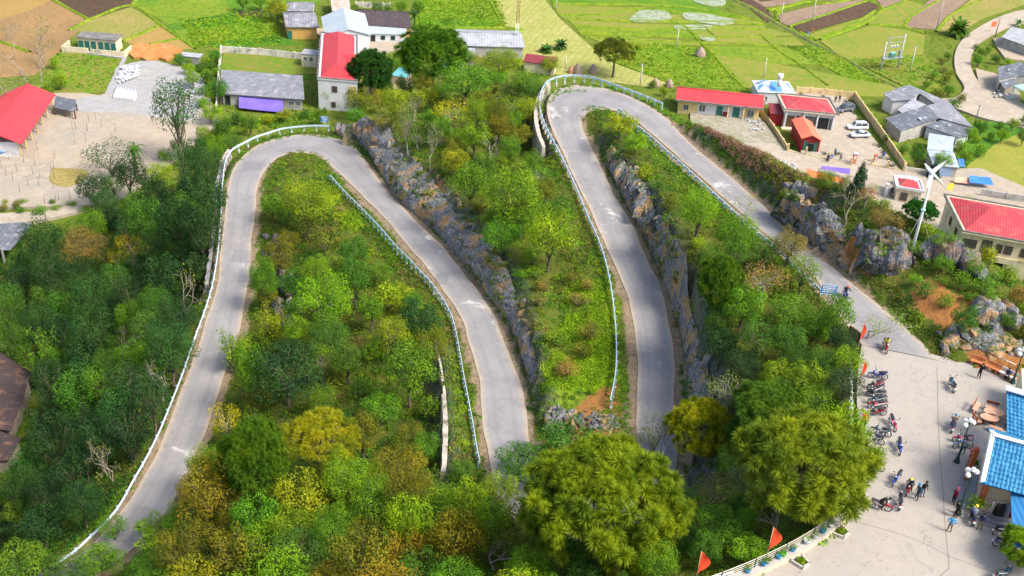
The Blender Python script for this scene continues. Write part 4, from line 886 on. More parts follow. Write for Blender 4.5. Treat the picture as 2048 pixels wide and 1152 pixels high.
# ================================================================= UNDERGROWTH (nobody could count it)
def scatter(name, n, msk, size, leaf, per, cols, seed, hgt=.6, asp=.55, up=.4):
    rng = np.random.default_rng(seed); w_ = msk.ravel().astype(float); w_ /= w_.sum(); idx = rng.choice(NX*NY, n, p=w_)
    bx = XX.ravel()[idx]+rng.uniform(-.4, .4, n); by = YY.ravel()[idx]+rng.uniform(-.4, .4, n)
    bz = np.array([hz(x, y) for x, y in zip(bx, by)]); r = size[0]+(size[1]-size[0])*rng.random(n)**1.8
    cid = (np.clip(vnoise(bx+300, by+80, 7, 31)*1.4+.5+rng.normal(0, .16, n), 0, .999)*len(cols)).astype(int)
    cc = np.array(cols)[cid]*(1+rng.uniform(-.35, .35, n))[:, None]
    k = per; d = rng.normal(size=(n, k, 3)); d /= np.linalg.norm(d, axis=2)[..., None]; d[..., 2] = np.abs(d[..., 2])
    rad = (.45+.6*rng.random((n, k)))[..., None]*r[:, None, None]
    C = np.stack([bx, by, bz], 1)[:, None, :]+d*rad*np.array([1, 1, hgt])+np.array([0, 0, .02]); N = d+rng.normal(size=d.shape)*.5; N[..., 2] += up
    C, N = C.reshape(-1, 3), N.reshape(-1, 3); N /= np.linalg.norm(N, axis=1)[:, None]
    V, F = quads(C, N, np.full(len(C), leaf), rng, asp)
    fc = np.repeat(cc, k, 0)*(.68+.62*rng.random(len(F)))[:, None]; fc = np.c_[fc, np.ones(len(fc))]
    me = np_mesh(name, V, F, M_UND, {'lc': ('FACE', fc)}); o = bpy.data.objects.new(name, me); COL.objects.link(o); return tag(o, kind='stuff')
m = bpy.data.materials.new('undergrowth leaves'); m.use_nodes = True; t = NT(m); t.N.clear(); M_UND = m
at = t.N.new('ShaderNodeAttribute'); at.attribute_name = 'lc'; d_ = t.N.new('ShaderNodeBsdfPrincipled'); d_.inputs['Roughness'].default_value = .65; d_.inputs['Specular IOR Level'].default_value = .1
tr = t.N.new('ShaderNodeBsdfTranslucent'); mx = t.N.new('ShaderNodeMixShader'); mx.inputs[0].default_value = .3; o_ = t.N.new('ShaderNodeOutputMaterial')
t.L.new(at.outputs['Color'], d_.inputs['Base Color']); t.L.new(at.outputs['Color'], tr.inputs['Color']); t.L.new(d_.outputs[0], mx.inputs[1]); t.L.new(tr.outputs[0], mx.inputs[2]); t.L.new(mx.outputs[0], o_.inputs[0])
view = np.zeros((NY, NX), bool)
dx_, dy_, dz_ = XX, YY, ZT-CAM_H; dd_ = dx_*fwd.x+dy_*fwd.y+dz_*fwd.z; uu_ = IMG_W/2+FOC*(dx_*cr_.x+dy_*cr_.y+dz_*cr_.z)/dd_; vv_ = IMG_H/2-FOC*(dx_*cu_.x+dy_*cu_.y+dz_*cu_.z)/dd_
view = (uu_ > -220) & (uu_ < 2260) & (vv_ > -60) & (vv_ < 1330) & (dd_ > 0)
hill = view & ~mv & ~mp & (d_road > road_half+1.7)
steep = np.clip((1.7-SLOPE)/.8, .03, 1)
bare_ = 1-np.clip(soil*1.2, 0, .93)
lw = blurm(in_poly(XX, YY, [P(x, y, z) for x, y, z in [(470,240,19),(440,330,19),(432,480,17.5),(400,650,16),(340,830,14),(250,980,12.6),(100,1150,10.5),(-300,1300,4),(-300,440,0),(170,425,0)]]), 2) > .5
DKC = [C_['dk'], C_['dg'], C_['bl'], C_['dg'], C_['ol'], C_['dk'], C_['mg']]
scatter('undergrowth', 5200, hill*lw, (.35, 1.25), .22, 50, DKC, 106)
bank = polym([(1352,228,33.6),(1440,262,34.6),(1520,305,35.8),(1640,368,38.6),(1700,385,39),(1600,415,37),(1500,355,34),(1400,280,33)])
scatter('undergrowth', 1300, hill*bank, (.3, .9), .18, 40, [(.27,.15,.10), C_['ol'], (.30,.19,.12), C_['yg'], (.22,.13,.07), C_['mg']], 109, .8)
scatter('undergrowth', 2200, view & mv & polyz([(-60,510),(170,440),(215,500),(105,800),(0,1060),(-350,1150)]), (.35, 1.2), .22, 46, DKC, 108)
scatter('undergrowth', 1500, hill*(SLOPE > .85)*bare_, (.3, .9), .18, 40, [C_['mg'], C_['ol'], C_['dg'], C_['lg'], C_['br']], 107, .9)
scatter('undergrowth', 11500, hill*~lw*steep*bare_, (.35, 1.25), .22, 50, [C_['dg'], C_['mg'], C_['lg'], C_['ol'], C_['mg'], (.15,.22,.014), C_['dg'], C_['br'], (.17,.26,.014)], 101)
scatter('undergrowth', 7000, hill*~lw*steep*bare_, (.2, .6), .15, 26, [C_['mg'], C_['lg'], C_['ol'], C_['br'], C_['mg']], 102, .8)
scatter('grass', 3600, hill*steep*np.clip(ycut*1.3-.15, 0, 1)*(vnoise(XX+300, YY+50, 4, 77) > -.02), (.3, .8), .28, 26, [(.22,.36,.012), (.17,.30,.012), (.30,.38,.02)], 103, .55, .28)
verge = view & ~mp & (d_road > road_half+.45) & (d_road < road_half+2.6) & (~mv)
scatter('grass', 15000, verge*(vnoise(XX+300, YY+50, 3, 78) > -.2), (.18, .55), .18, 14, [C_['mg'], C_['lg'], C_['dg'], C_['mg'], C_['br'], (.14,.2,.025)], 104, .7, .4)
vg = view & mv
yd = np.zeros((NY, NX), bool)
for p in YARDS: yd |= polyz(p)
scatter('grass', 11000, vg & ~blurm(yd, 2).astype(bool) & (vnoise(XX+300, YY+50, 6, 91) > -.1), (.2, .6), .3, 9, [C_['mg'], (.13,.22,.02), C_['lg'], C_['ol'], (.20,.22,.04), C_['dg']], 110, .7)
def dens(polys): 
    q = np.zeros((NY, NX), bool)
    for p in polys: q |= polyz(p)
    return q & vg
scatter('grass', 9000, dens([[(1195,84),(1370,90),(1420,96),(1500,185),(1340,168),(1220,122)],[(360,40),(560,20),(560,90),(385,96)],[(1700,120),(1850,110),(1885,150),(1880,190),(1810,175)],[(1565,92),(1640,95),(1780,165),(1700,160)],[(835,0),(1000,0),(1012,55),(830,56)],[(70,180),(120,106),(248,116),(212,186)],[(395,125),(436,110),(432,240),(640,225),(640,252),(430,262),(380,300)],[(1380,225),(1400,240),(1520,330),(1600,385),(1500,340)]]), (.25, .65), .4, 9, [(.15,.32,.012), (.22,.32,.015), (.09,.22,.012)], 105, .8)
# ================================================================= ROCK, WALLS, GUARDRAILS
def mrock(name, base, dark, pale, warm, wfac=.5, _=0):
    m, t = newmat(name, .85, spec=.25); pos = t.N.new('ShaderNodeNewGeometry').outputs['Position']
    mp_ = t.N.new('ShaderNodeMapping'); mp_.inputs['Scale'].default_value = (1.6, .8, .5); mp_.inputs['Rotation'].default_value = (.5, .4, .2); t.L.new(pos, mp_.inputs[0]); v = mp_.outputs[0]
    n1, n2, n3 = t.noise(pos, .5, 5, .6), t.noise(v, 2.2, 7, .7, .6), t.noise(v, 3.6, 5, .65, 1.0)
    c = t.mix(t.ramp(n2, .36, .6), dark, base); c = t.mix(t.ramp(n3, .52, .66), c, pale)
    c = t.mix(t.math('MULTIPLY', t.ramp(n1, .50, .59), wfac), c, warm)
    g = t.N.new('ShaderNodeNewGeometry'); sp = t.N.new('ShaderNodeSeparateXYZ'); t.L.new(g.outputs['Normal'], sp.inputs[0])
    mo = t.math('MULTIPLY', t.ramp(sp.outputs[2], .72, .9), t.ramp(t.noise(pos, 1.7, 4), .46, .56)); c = t.mix(mo, c, (.07, .12, .02))
    t.L.new(c, t.b.inputs['Base Color']); h = t.math('ADD', n2, t.math('MULTIPLY', n3, .5)); t.L.new(t.bump(h, .35, 1.0), t.b.inputs['Normal']); return m
M_ROCK = mrock('limestone', (.225, .235, .265), (.07, .078, .10), (.46, .43, .38), (.46, .27, .11), .8)
M_ROCK2 = mrock('black limestone', (.13, .15, .19), (.025, .03, .04), (.42, .37, .32), (.42, .22, .10), .45)
def ico(sub=2):
    t = (1+5**.5)/2; v = [(-1,t,0),(1,t,0),(-1,-t,0),(1,-t,0),(0,-1,t),(0,1,t),(0,-1,-t),(0,1,-t),(t,0,-1),(t,0,1),(-t,0,-1),(-t,0,1)]
    f = [(0,11,5),(0,5,1),(0,1,7),(0,7,10),(0,10,11),(1,5,9),(5,11,4),(11,10,2),(10,7,6),(7,1,8),(3,9,4),(3,4,2),(3,2,6),(3,6,8),(3,8,9),(4,9,5),(2,4,11),(6,2,10),(8,6,7),(9,8,1)]
    v = [np.array(p)/np.linalg.norm(p) for p in v]
    for _ in range(sub):
        mid = {}; nf = []
        def m_(a, b):
            k = (min(a, b), max(a, b))
            if k not in mid: q = v[a]+v[b]; v.append(q/np.linalg.norm(q)); mid[k] = len(v)-1
            return mid[k]
        for a, b, c in f: x, y, z = m_(a, b), m_(b, c), m_(c, a); nf += [(a, x, z), (b, y, x), (c, z, y), (x, y, z)]
        f = nf
    return np.array(v), np.array(f)
ICV, ICF = ico(2)
def rockshape(rng, k=9):
    n = rng.normal(size=(k, 3)); n /= np.linalg.norm(n, axis=1)[:, None]; d = .55+.4*rng.random(k); dt = ICV@n.T
    r = np.where(dt > .05, d/np.maximum(dt, .05), 9).min(1); r = np.minimum(r, 1.15); return ICV*r[:, None]*(1+rng.normal(size=(len(ICV), 1))*.02)
def rotm(rng, tilt=.5):
    a = rng.random()*6.28; e = Matrix.Rotation(a, 3, 'Z') @ Matrix.Rotation(rng.normal()*tilt, 3, 'X') @ Matrix.Rotation(rng.normal()*tilt*.6+.35, 3, 'Y'); return np.array(e)
def rockband(foot, top, n, size, seed, m, pw=1.0, jit=.3, name='rock_face', shape=(1, .75, 1.35), sink=.15):
    rng = np.random.default_rng(seed); A, B = resamp(line(foot), .5), resamp(line(top), .5); Vs, Fs, o = [], [], 0
    for _ in range(int(n*1.5)):
        f = rng.random(); g = rng.random()**pw; a = A[int(f*(len(A)-1))]; b = B[int(f*(len(B)-1))]; p = a+(b-a)*g; p = p+rng.normal(size=3)*jit*np.array([1, 1, .2]); s = size[0]+(size[1]-size[0])*rng.random()**1.6
        iy_, ix_ = int((p[1]-GY0)/GS), int((p[0]-GX0)/GS)
        if name == 'rock_face' and d_road[min(NY-1, iy_), min(NX-1, ix_)] < road_half+.75+.62*s: continue
        z = max(hz(p[0], p[1]), min(p[2], hz(p[0], p[1])+.6)); V = rockshape(rng)*np.array(shape)*s; V = V@rotm(rng, .35).T+np.array([p[0], p[1], z-sink*s]); Vs.append(V); Fs.append(ICF+o); o += len(V)
    me = np_mesh(name, np.vstack(Vs), np.vstack(Fs), m); ob = bpy.data.objects.new(name, me); COL.objects.link(ob); return tag(ob, kind='structure')
def facets(U, V, sc, seed, asp=1.0):
    """fractured relief: every cell of a jittered lattice is a tilted plane; returns offset and distance-to-edge-like value"""
    rg = np.random.default_rng(seed); u, v = U/sc, V/(sc*asp); iu, iv = np.floor(u).astype(int), np.floor(v).astype(int); N_ = 97
    jx, jy, off_, tx, ty = rg.random((N_, N_)), rg.random((N_, N_)), rg.random((N_, N_))-.5, rg.normal(size=(N_, N_))*.35, rg.normal(size=(N_, N_))*.35
    best = np.full(U.shape, 1e9); out = np.zeros(U.shape)
    for a in (-1, 0, 1):
        for b in (-1, 0, 1):
            ci, cj = (iu+a) % N_, (iv+b) % N_; dx, dy = u-(iu+a+jx[ci, cj]), v-(iv+b+jy[ci, cj]); d = dx*dx+dy*dy; m_ = d < best
            out = np.where(m_, off_[ci, cj]+tx[ci, cj]*dx+ty[ci, cj]*dy, out); best = np.where(m_, d, best)
    return out
def cliff(foot, top, m, seed, amp=.9, over=.25, rows=34, du=.22, pz=.55, px_=1.7):
    A, B = resamp(line(foot), du), line(top); nA = len(A); d = np.r_[0, np.cumsum(np.linalg.norm(np.diff(B[:, :2], axis=0), axis=1))]; B = np.stack([np.interp(np.linspace(0, d[-1], nA), d, B[:, k]) for k in range(3)], 1)
    s = np.r_[0, np.cumsum(np.linalg.norm(np.diff(A[:, :2], axis=0), axis=1))]; t = np.linspace(0, 1, rows); S_, T_ = np.meshgrid(s, t, indexing='ij')
    H = (B[:, 2]-A[:, 2])[:, None]; hvar = 1+.30*vnoise(s+300, s*0+seed*9.0, 4.5, seed)[:, None]*2+.2*vnoise(s+300, s*0+seed*5.0, 1.6, seed+3)[:, None]*2
    Z = A[:, 2:3]-.35+(H*hvar+.35)*T_**pz; X = A[:, 0:1]+(B[:, 0]-A[:, 0])[:, None]*T_**px_; Y = A[:, 1:2]+(B[:, 1]-A[:, 1])[:, None]*T_**px_
    o = (A-B)[:, :2]; o /= np.linalg.norm(o, axis=1)[:, None]; V_ = Z-A[:, 2:3]+S_*.45; U_ = S_-Z*.5
    r = facets(U_, V_, 2.6, seed, .8)*1.0+facets(U_+9, V_, 1.1, seed+1, 1.3)*.42+facets(U_+3, V_+5, .5, seed+2, 1.5)*.16
    env = np.clip(T_*5, 0.15, 1)*np.clip((1-T_)*6, 0, 1); r = (r+over)*amp*env; X += o[:, 0:1]*r; Y += o[:, 1:2]*r; Z += facets(U_+20, V_+9, 1.3, seed+4)*.5*env
    G_ = np.array([[hz(x, y) for x, y in zip(a, b)] for a, b in zip(X, Y)]); Z[:, -3:] = np.minimum(Z[:, -3:], G_[:, -3:]-.15); ends = np.minimum(np.arange(nA), np.arange(nA)[::-1])/8.0
    Z -= (np.clip(1-ends, 0, 1)**1.5)[:, None]*(Z-A[:, 2:3]+.5)
    ii = np.arange(nA*rows).reshape(nA, rows); F = np.stack([ii[:-1, :-1].ravel(), ii[1:, :-1].ravel(), ii[1:, 1:].ravel(), ii[:-1, 1:].ravel()], 1)
    me = np_mesh('rock_face', np.stack([X.ravel(), Y.ravel(), Z.ravel()], 1), F, m); ob = bpy.data.objects.new('rock_face', me); COL.objects.link(ob); tag(ob, kind='structure')
    CLIFFS.append(np.stack([X, Y, Z], -1)); return ob
CLIFFS = []
F1 = [(688,264,20.4),(735,303,20.9),(762,348,21.1),(800,402,21.7),(862,453,22.1),(907,503,22.6),(962,573,23.1),(1012,640,23.5),(1044,712,24),(1062,780,24.3)]
T1 = [(700,243,24.2),(760,243,25.0),(825,308,25.6),(875,358,26.0),(925,410,26.3),(975,475,26.5),(1022,540,26.6),(1054,615,26.7),(1080,700,26.6),(1088,780,26.2)]
cliff(F1, T1, M_ROCK, 1); 
F3 = [(1207,318,30.1),(1248,398,29.3),(1288,470,28.7),(1318,540,28.2),(1345,612,27.7),(1366,690,27.3),(1374,780,26.9),(1378,850,26.5)]
T3 = [(1215,275,31.8),(1255,310,32.6),(1300,375,33.0),(1345,470,33.3),(1380,560,33.3),(1405,640,33.3),(1430,735,33.2),(1442,820,33)]
cliff(F3, T3, M_ROCK, 3)
F4 = [(1545,420,34.8),(1575,445,35.0),(1612,474,35.4),(1650,505,35.9),(1690,538,36.4)]; T4 = [(1560,375,37.6),(1590,393,38.4),(1640,415,39.2),(1700,448,39.8),(1745,478,39.9)]
cliff(F4, T4, M_ROCK, 4, 1.1)
cliff([(1705,528,37.0),(1750,542,38.0),(1800,545,38.4),(1835,528,38.6)], [(1718,455,40.9),(1765,452,41.4),(1805,462,41.2),(1838,480,40.6)], M_ROCK2, 5, 1.2)
rockband([(690,262,20.4),(735,305,20.9),(760,350,21.1),(800,405,21.7),(860,455,22.1),(905,505,22.6),(960,575,23.1),(1010,640,23.5),(1040,710,24)],
         [(700,243,24.0),(760,243,25.0),(825,308,25.4),(875,358,25.8),(925,410,26.2),(975,475,26.4),(1020,540,26.6),(1052,615,26.7),(1078,700,26.8)], 40, (.3, 1.1), 1, M_ROCK, .85, .25, sink=.5)
rockband([(680,258,20.4),(720,285,20.8),(760,310,21)], [(690,240,23.6),(740,236,24.6),(790,262,25)], 22, (.4, 1.4), 2, M_ROCK)
rockband([(1215,330,30.0),(1250,400,29.3),(1290,470,28.7),(1318,540,28.2),(1345,610,27.7),(1368,690,27.3),(1380,780,26.9),(1385,850,26.5)],
         [(1215,275,31.6),(1255,310,32.4),(1300,375,32.7),(1345,470,33.0),(1380,560,33.1),(1405,640,33.2),(1430,735,33.2),(1440,820,33)], 40, (.3, 1.1), 3, M_ROCK, .85, .25, sink=.5)
rockband([(1560,440,34.9),(1600,470,35.3),(1640,500,35.8),(1690,540,36.4)], [(1585,395,38.2),(1640,420,39.0),(1700,452,39.6),(1740,485,39.8)], 16, (.4, 1.3), 4, M_ROCK, .9, .3, sink=.45)
rockband([(1715,500,38.5),(1760,520,38.6),(1810,540,38.4)], [(1720,452,40.6),(1770,455,41.2),(1815,468,41.0)], 16, (.5, 1.3), 5, M_ROCK2, .9, .4, shape=(.8, .7, 1.5), sink=.4)
rockband([(1560,380,36.5),(1600,395,37.6)], [(1570,360,37.4),(1640,385,38.8)], 22, (.4, 1.1), 6, M_ROCK, .9)
rockband([(1195,845,26.2),(1230,870,26.2)], [(1190,835,26.3),(1225,845,26.4)], 150, (.08, .26), 7, M_ROCK, 1, .7, 'gravel_heap', (1, 1, .8), 0)
rockband([(1090,850,25.6),(1150,870,25.8)], [(1110,815,26.2),(1170,830,26.3)], 22, (.25, .7), 8, M_ROCK, 1)
rockband([(1898,688,37.9),(1945,700,38),(2015,715,38.3)], [(1900,655,38.2),(1960,665,38.4),(2040,680,38.8)], 60, (.3, 1.0), 9, M_ROCK, .8, .5, shape=(1.3, .9, .6))
rockband([(1960,640,38.8),(2000,660,38.8)], [(1975,610,39.2),(2040,640,39.2)], 26, (.5, 1.3), 10, M_ROCK, .8, .5)
rockband([(530,470,17.6),(560,560,18),(570,640,18)], [(545,460,18),(572,550,18.6),(590,650,18.6)], 20, (.35, .9), 11, M_ROCK2, 1, .8)
rng_b = np.random.default_rng(55)
for i, (x, y, s, lb) in enumerate([(1862,498,1.5,'black boulder nearest the foot of the wind turbine'),(1885,505,1.9,'largest black boulder between the turbine and the red roofed building'),(1908,516,1.6,'black boulder just right of the largest one'),(1935,528,1.7,'rounded black boulder below the corner of the red roofed building'),(1953,545,1.3,'lowest and rightmost of the black boulders below the red roofed building'),(1850,508,.8,'small grey boulder right beside the turbine base'),
    (1890,702,.55,'pale boulder with white edges beside the plaza corner'),(1755,505,1.2,'dark pillar like boulder over the orange soil left of the turbine')]):
    V = rockshape(rng_b, 14)*s*np.array([1, .85, 1.1]); me = np_mesh('boulder', V, ICF, M_ROCK2 if s > .6 else M_ROCK); g = G(x, y+6); o = bpy.data.objects.new('boulder', me); COL.objects.link(o); o.location = (g.x, g.y, g.z+s*.35); o.rotation_euler = (.2*i, .3, i); tag(o, lb, 'boulder', 'boulders around the turbine' if s > .6 else None)
# retaining walls
M_STONE = mat('rubble masonry', (.50, .44, .37), (.33, .30, .27), 1.2, .95, bump=.08, dirt=((.16, .14, .11), .8))
M_STONE2 = mat('dark rubble masonry', (.26, .26, .28), (.15, .15, .17), 1.1, .95, bump=.08, dirt=((.08, .08, .07), .8))
def wall_run(name, label, L_, top, drop, th, m, d0, cap=.12):
    q = resamp(line(L_), .8); L = off(q, d0) if d0 else q; O = off(L, th if d0 >= 0 else -th); n = len(L); v = []; r_ = random.Random(n)
    for a, b in zip(L, O):
        j = r_.uniform(-.06, .06); v += [(a[0], a[1], a[2]-drop), (a[0], a[1], a[2]+top), (b[0]+j, b[1]+j, b[2]+top), (b[0]+(b[0]-a[0])*.35+j, b[1]+(b[1]-a[1])*.35+j, b[2]-drop)]
    mb = MB(); mb.add(v, [(i*4+k, i*4+(k+1) % 4, i*4+4+(k+1) % 4, i*4+4+k) for i in range(n-1) for k in range(4)]+[(0, 1, 2, 3), tuple(range(4*n-4, 4*n))]); o = mb.obj(name, m); return tag(o, label, 'wall')
wall_run('retaining_wall', 'tall pale stone retaining wall under the left side of the top bend', WALL_UP, .12, 5.2, .55, M_STONE, .15)
wall_run('retaining_wall', 'dark stone retaining wall under the left edge of the lowest road', WALL_LOW, .10, 4.8, .5, M_STONE2, -.1)
wall_run('retaining_wall', 'low pale stone wall left of the lower end of the middle road', WALL_MID[2:], .12, 2.8, .5, M_STONE, -.05)
wall_run('retaining_wall', 'thin top end of the stone wall beside the dense rounded tree', WALL_MID[:3], .08, 2.8, .25, M_STONE, -.05)
wall_run('retaining_wall', 'short stone wall at the outside of the lowest bend', [(462,300,19.2),(452,316,19.0),(446,336,18.8)], .1, 3, .5, M_STONE, -.1)
# guardrails
M_RAIL = mat('galvanised pale blue', (.50, .61, .69), (.43, .53, .61), 2, .5, .15, spec=.5)
M_POST = mat('post blue grey', (.25, .42, .52), (.33, .47, .55), 2, .6)
M_FOOT = mat('concrete foot', (.5, .47, .42), (.38, .36, .33), 4, .9)
def guardrail(label, pts, out=1, post_step=1.5, h=.78):
    """pts: pixels of the beam top (px, py, road z); out=+1 -> outer side is left of travel"""
    L = cr([list(P(x, y, z+h)) for x, y, z in pts], .6); L = resamp(L, .6)
    root = thing('guardrail', label, 'guardrail', (L[0][0], L[0][1], L[0][2]-h)); o0 = np.array(root.location)
    t = np.gradient(L[:, :2], axis=0); t /= np.linalg.norm(t, axis=1)[:, None]; nrm = np.stack([-t[:, 1], t[:, 0]], 1)*out
    prof = [(.0, -.30), (.05, -.27), (.05, -.22), (-.02, -.17), (-.02, -.13), (.05, -.09), (.05, -.04), (.0, 0), (.07, 0.0), (.07, -.30)]; v = []
    for p, q in zip(L, nrm):
        for a, z in prof: v.append((p[0]+q[0]*(a-.03)-o0[0], p[1]+q[1]*(a-.03)-o0[1], p[2]+z-o0[2]))
    k = len(prof); n = len(L); mb = MB(); mb.add(v, [(i*k+j, i*k+(j+1) % k, (i+1)*k+(j+1) % k, (i+1)*k+j) for i in range(n-1) for j in range(k)]+[tuple(range(k)), tuple(range(n*k-k, n*k))]); mb.obj('beam', M_RAIL, root)
    Q = resamp(np.c_[L, nrm], post_step); Q = Q[:98]; pm = None
    for p in Q:
        x, y = p[0]+p[3]*.14-o0[0], p[1]+p[4]*.14-o0[1]; g = p[2]-h-.12-o0[2]; a = math.atan2(p[4], p[3])
        if pm is None:
            b = MB(); b.box((0, 0, (h-.25)/2), (.13, .17, h+.38)); b.box((0, 0, h+.02), (.17, .21, .09)); b.box((-.08, 0, h-.12), (.09, .12, .16)); pm = b.obj('post', M_POST, root); b = MB(); b.box((0, 0, -.35), (.3, .34, .55)); fm = b.obj('footing', M_FOOT, pm); c = pm
        else:
            c = pm.copy(); COL.objects.link(c); c.parent = root; f = fm.copy(); COL.objects.link(f); f.parent = c
        c.location = (x, y, g); c.rotation_euler = (0, 0, a)
    return root
guardrail('curved guardrail along the outer left edge of the lowest road, starting at the small sign',
 [(657,250,20.2),(619,250,20.1),(592,252,20.0),(562,256,19.9),(537,264,19.7),(512,272,19.6),(482,287,19.4),(464,298,19.2),(452,318,19.0),(447,345,18.7),(444,380,18.4),(442,430,18.1),(437,490,17.7),(431,535,17.3),(422,578,17.0),(410,617,16.6),(390,672,16.0),(370,731,15.5),(355,771,15.1),(337,816,14.7),(317,864,14.2),(292,914,13.7),(265,961,13.2),(240,1006,12.6),(212,1041,12.1),(180,1071,11.7),(150,1099,11.3),(118,1122,10.9),(80,1150,10.4)], -1, 2.0)
guardrail('long guardrail with closely set posts on the left of the middle road',
 [(661,350,20.8),(685,377,21.1),(710,402,21.4),(735,427,21.7),(760,453,22.0),(790,488,22.3),(818,516,22.6),(840,540,22.8),(862,563,23.0),(880,588,23.1),(895,612,23.3),(907,642,23.4),(915,676,23.6),(922,715,23.8),(929,755,24.0),(938,802,24.2),(947,850,24.4),(953,888,24.6),(960,922,24.8)], -1, 1.45)
guardrail('guardrail wrapping the top bend and running down the left of the inner road',
 [(1326,205,32.3),(1294,192,32.1),(1266,181,32.0),(1241,172,31.9),(1211,161,31.7),(1179,152,31.6),(1146,149,31.4),(1116,152,31.3),(1094,162,31.1),(1083,180,31.0),(1079,207,30.8),(1084,232,30.6),(1096,260,30.4),(1111,288,30.2),(1126,318,30.0),(1144,355,29.7),(1161,395,29.4),(1179,438,29.1),(1196,475,28.8),(1209,513,28.5),(1219,555,28.2),(1226,600,27.9),(1231,650,27.6),(1233,700,27.3),(1231,745,27.1),(1221,798,26.8)], 1, 1.6)
guardrail('guardrail on the lower left edge of the straight upper road',
 [(1239,216,32.2),(1254,231,32.3),(1276,251,32.4),(1304,273,32.5),(1331,298,32.6),(1359,321,32.9),(1389,349,33.2),(1419,376,33.5),(1449,404,33.9),(1470,423,34.1),(1498,447,34.5),(1521,467,34.8),(1545,487,35.1),(1568,508,35.4),(1597,536,35.9),(1622,559,36.4),(1645,582,36.7)], -1, 1.75)
# road signs
M_BLUE = mat('sign blue', (.03, .17, .48), (.04, .2, .5), 2, .5); M_WHITE = mat('white paint', (.72, .74, .75), (.62, .64, .66), 3, .6)
def road_sign(label, px, py, z, w, h, ph, rows, rz):
    g = P(px, py, z); r = thing('road_sign', label, 'sign', g, rz); b = MB(); b.box((0, 0, ph/2), (.08, .08, ph)); b.obj('pole', M_WHITE, r)
    b = MB(); b.box((0, -.06, ph-h/2), (w, .04, h)); p = b.obj('board', M_BLUE, r); b = MB(); b.box((0, -.083, ph-h*.03), (w, .01, .05)); b.box((0, -.083, ph-h*.97), (w, .01, .05))
    for zz, x0, x1 in rows:
        x = x0; k = 0; rr = random.Random(int(zz*100))
        while x < x1:
            l = rr.uniform(.05, .12)*w; b.box((w*(x-.5)+l/2, -.084, ph-h*zz), (min(l, w*(x1-x)), .012, h*.11)); x += l/w+.025
    b.obj('lettering', M_WHITE, p); return r
road_sign('small blue road sign at the right end of the lowest bend guardrail', 650, 254, 20.3, 1.25, 1.0, 1.9, [(.25, .1, .9), (.5, .15, .85), (.75, .3, .7)], 0)
road_sign('larger blue and white road sign at the left edge of the upper road', 1650, 612, 36.9, 1.55, 1.15, 2.6, [(.18, .08, .9), (.36, .08, .92), (.55, .08, .88), (.75, .1, .8)], -.1)
# plants rooted in the cracks of the rock faces
rg = np.random.default_rng(404); CC = []
for A_ in CLIFFS:
    na, nb, _ = A_.shape
    for _k in range(int(na*5)):
        i, j = rg.integers(4, na-4), int(nb*rg.random()**.85*.999)
        if math.sin(i*.11+j*.25)+math.sin(i*.047+2)+.7*math.sin(i*.31-j*.2) > .35+.75*math.sin(math.pi*j/nb)**2: CC.append(A_[i, j])
CC = np.array(CC); k = 26; n = len(CC); d = rg.normal(size=(n, k, 3)); d /= np.linalg.norm(d, axis=2)[..., None]; rr = (.2+.5*rg.random(n)**2)[:, None, None]
C = (CC[:, None, :]+d*rr*(.5+.5*rg.random((n, k, 1)))).reshape(-1, 3); N = (d+rg.normal(size=d.shape)*.5+np.array([0, 0, .5])).reshape(-1, 3); N /= np.linalg.norm(N, axis=1)[:, None]
V, F = quads(C, N, np.full(len(C), .2), rg, .5); pal = np.array([C_['mg'], C_['ol'], C_['dg'], C_['br'], C_['lg']]); fc = np.repeat(pal[rg.integers(0, 5, n)], k, 0)*(.6+.8*rg.random(len(F)))[:, None]
o = bpy.data.objects.new('undergrowth', np_mesh('undergrowth', V, F, M_UND, {'lc': ('FACE', np.c_[fc, np.ones(len(fc))])})); COL.objects.link(o); tag(o, kind='stuff')
# ================================================================= BUILDINGS OF THE VALLEY
def mroof(name, c1, c2, period=.5, rough=.55, dirt=None, axis='X'): return mat(name, c1, c2, .6, rough, 0, wave=(axis, period), spec=.35, dirt=dirt)
RF_RED = mroof('red sheet roof', (.62, .045, .055), (.50, .035, .05), .45); RF_RED2 = mroof('dusty red sheet roof', (.50, .05, .065), (.40, .04, .055), .45, dirt=((.42, .12, .10), .5))
RF_COR = mroof('coral sheet roof', (.72, .20, .10), (.62, .14, .09), .4); RF_MAR = mroof('maroon sheet roof', (.22, .03, .04), (.17, .03, .04), .4)
RF_GRY = mroof('grey fibre cement roof', (.21, .22, .26), (.145, .15, .18), .7, .85, dirt=((.33, .33, .36), .5)); RF_GRL = mroof('light fibre cement roof', (.34, .36, .40), (.27, .28, .32), .7, .85, dirt=((.20, .20, .23), .7))
RF_DRK = mroof('dark tile roof', (.062, .048, .058), (.045, .036, .045), .45, .85, dirt=((.12, .09, .09), 1.2)); RF_BRN = mroof('old brown tile roof', (.055, .036, .036), (.035, .026, .03), .5, .9, dirt=((.19, .10, .06), .45), axis='Y')
RF_MTL = mroof('pale metal roof', (.36, .42, .49), (.30, .35, .41), .6, .4, dirt=((.43, .43, .42), .4)); RF_RST = mroof('rusting white roof', (.44, .42, .40), (.34, .25, .18), .6, .7)
RF_BLU = mroof('blue sheet roof', (.08, .24, .60), (.10, .28, .62), .4); RF_TEA = mroof('teal sheet roof', (.10, .38, .42), (.12, .34, .38), .4); RF_CHR = mroof('charcoal sheet roof', (.085, .10, .125), (.12, .13, .16), .6, .7, dirt=((.24, .26, .30), .7))
W_YEL = mat('yellow plaster', (.66, .50, .22), (.58, .43, .19), .8, .85, dirt=((.38, .30, .18), .5)); W_CRM = mat('cream plaster', (.66, .57, .40), (.56, .49, .36), .8, .85, dirt=((.34, .30, .24), .6))
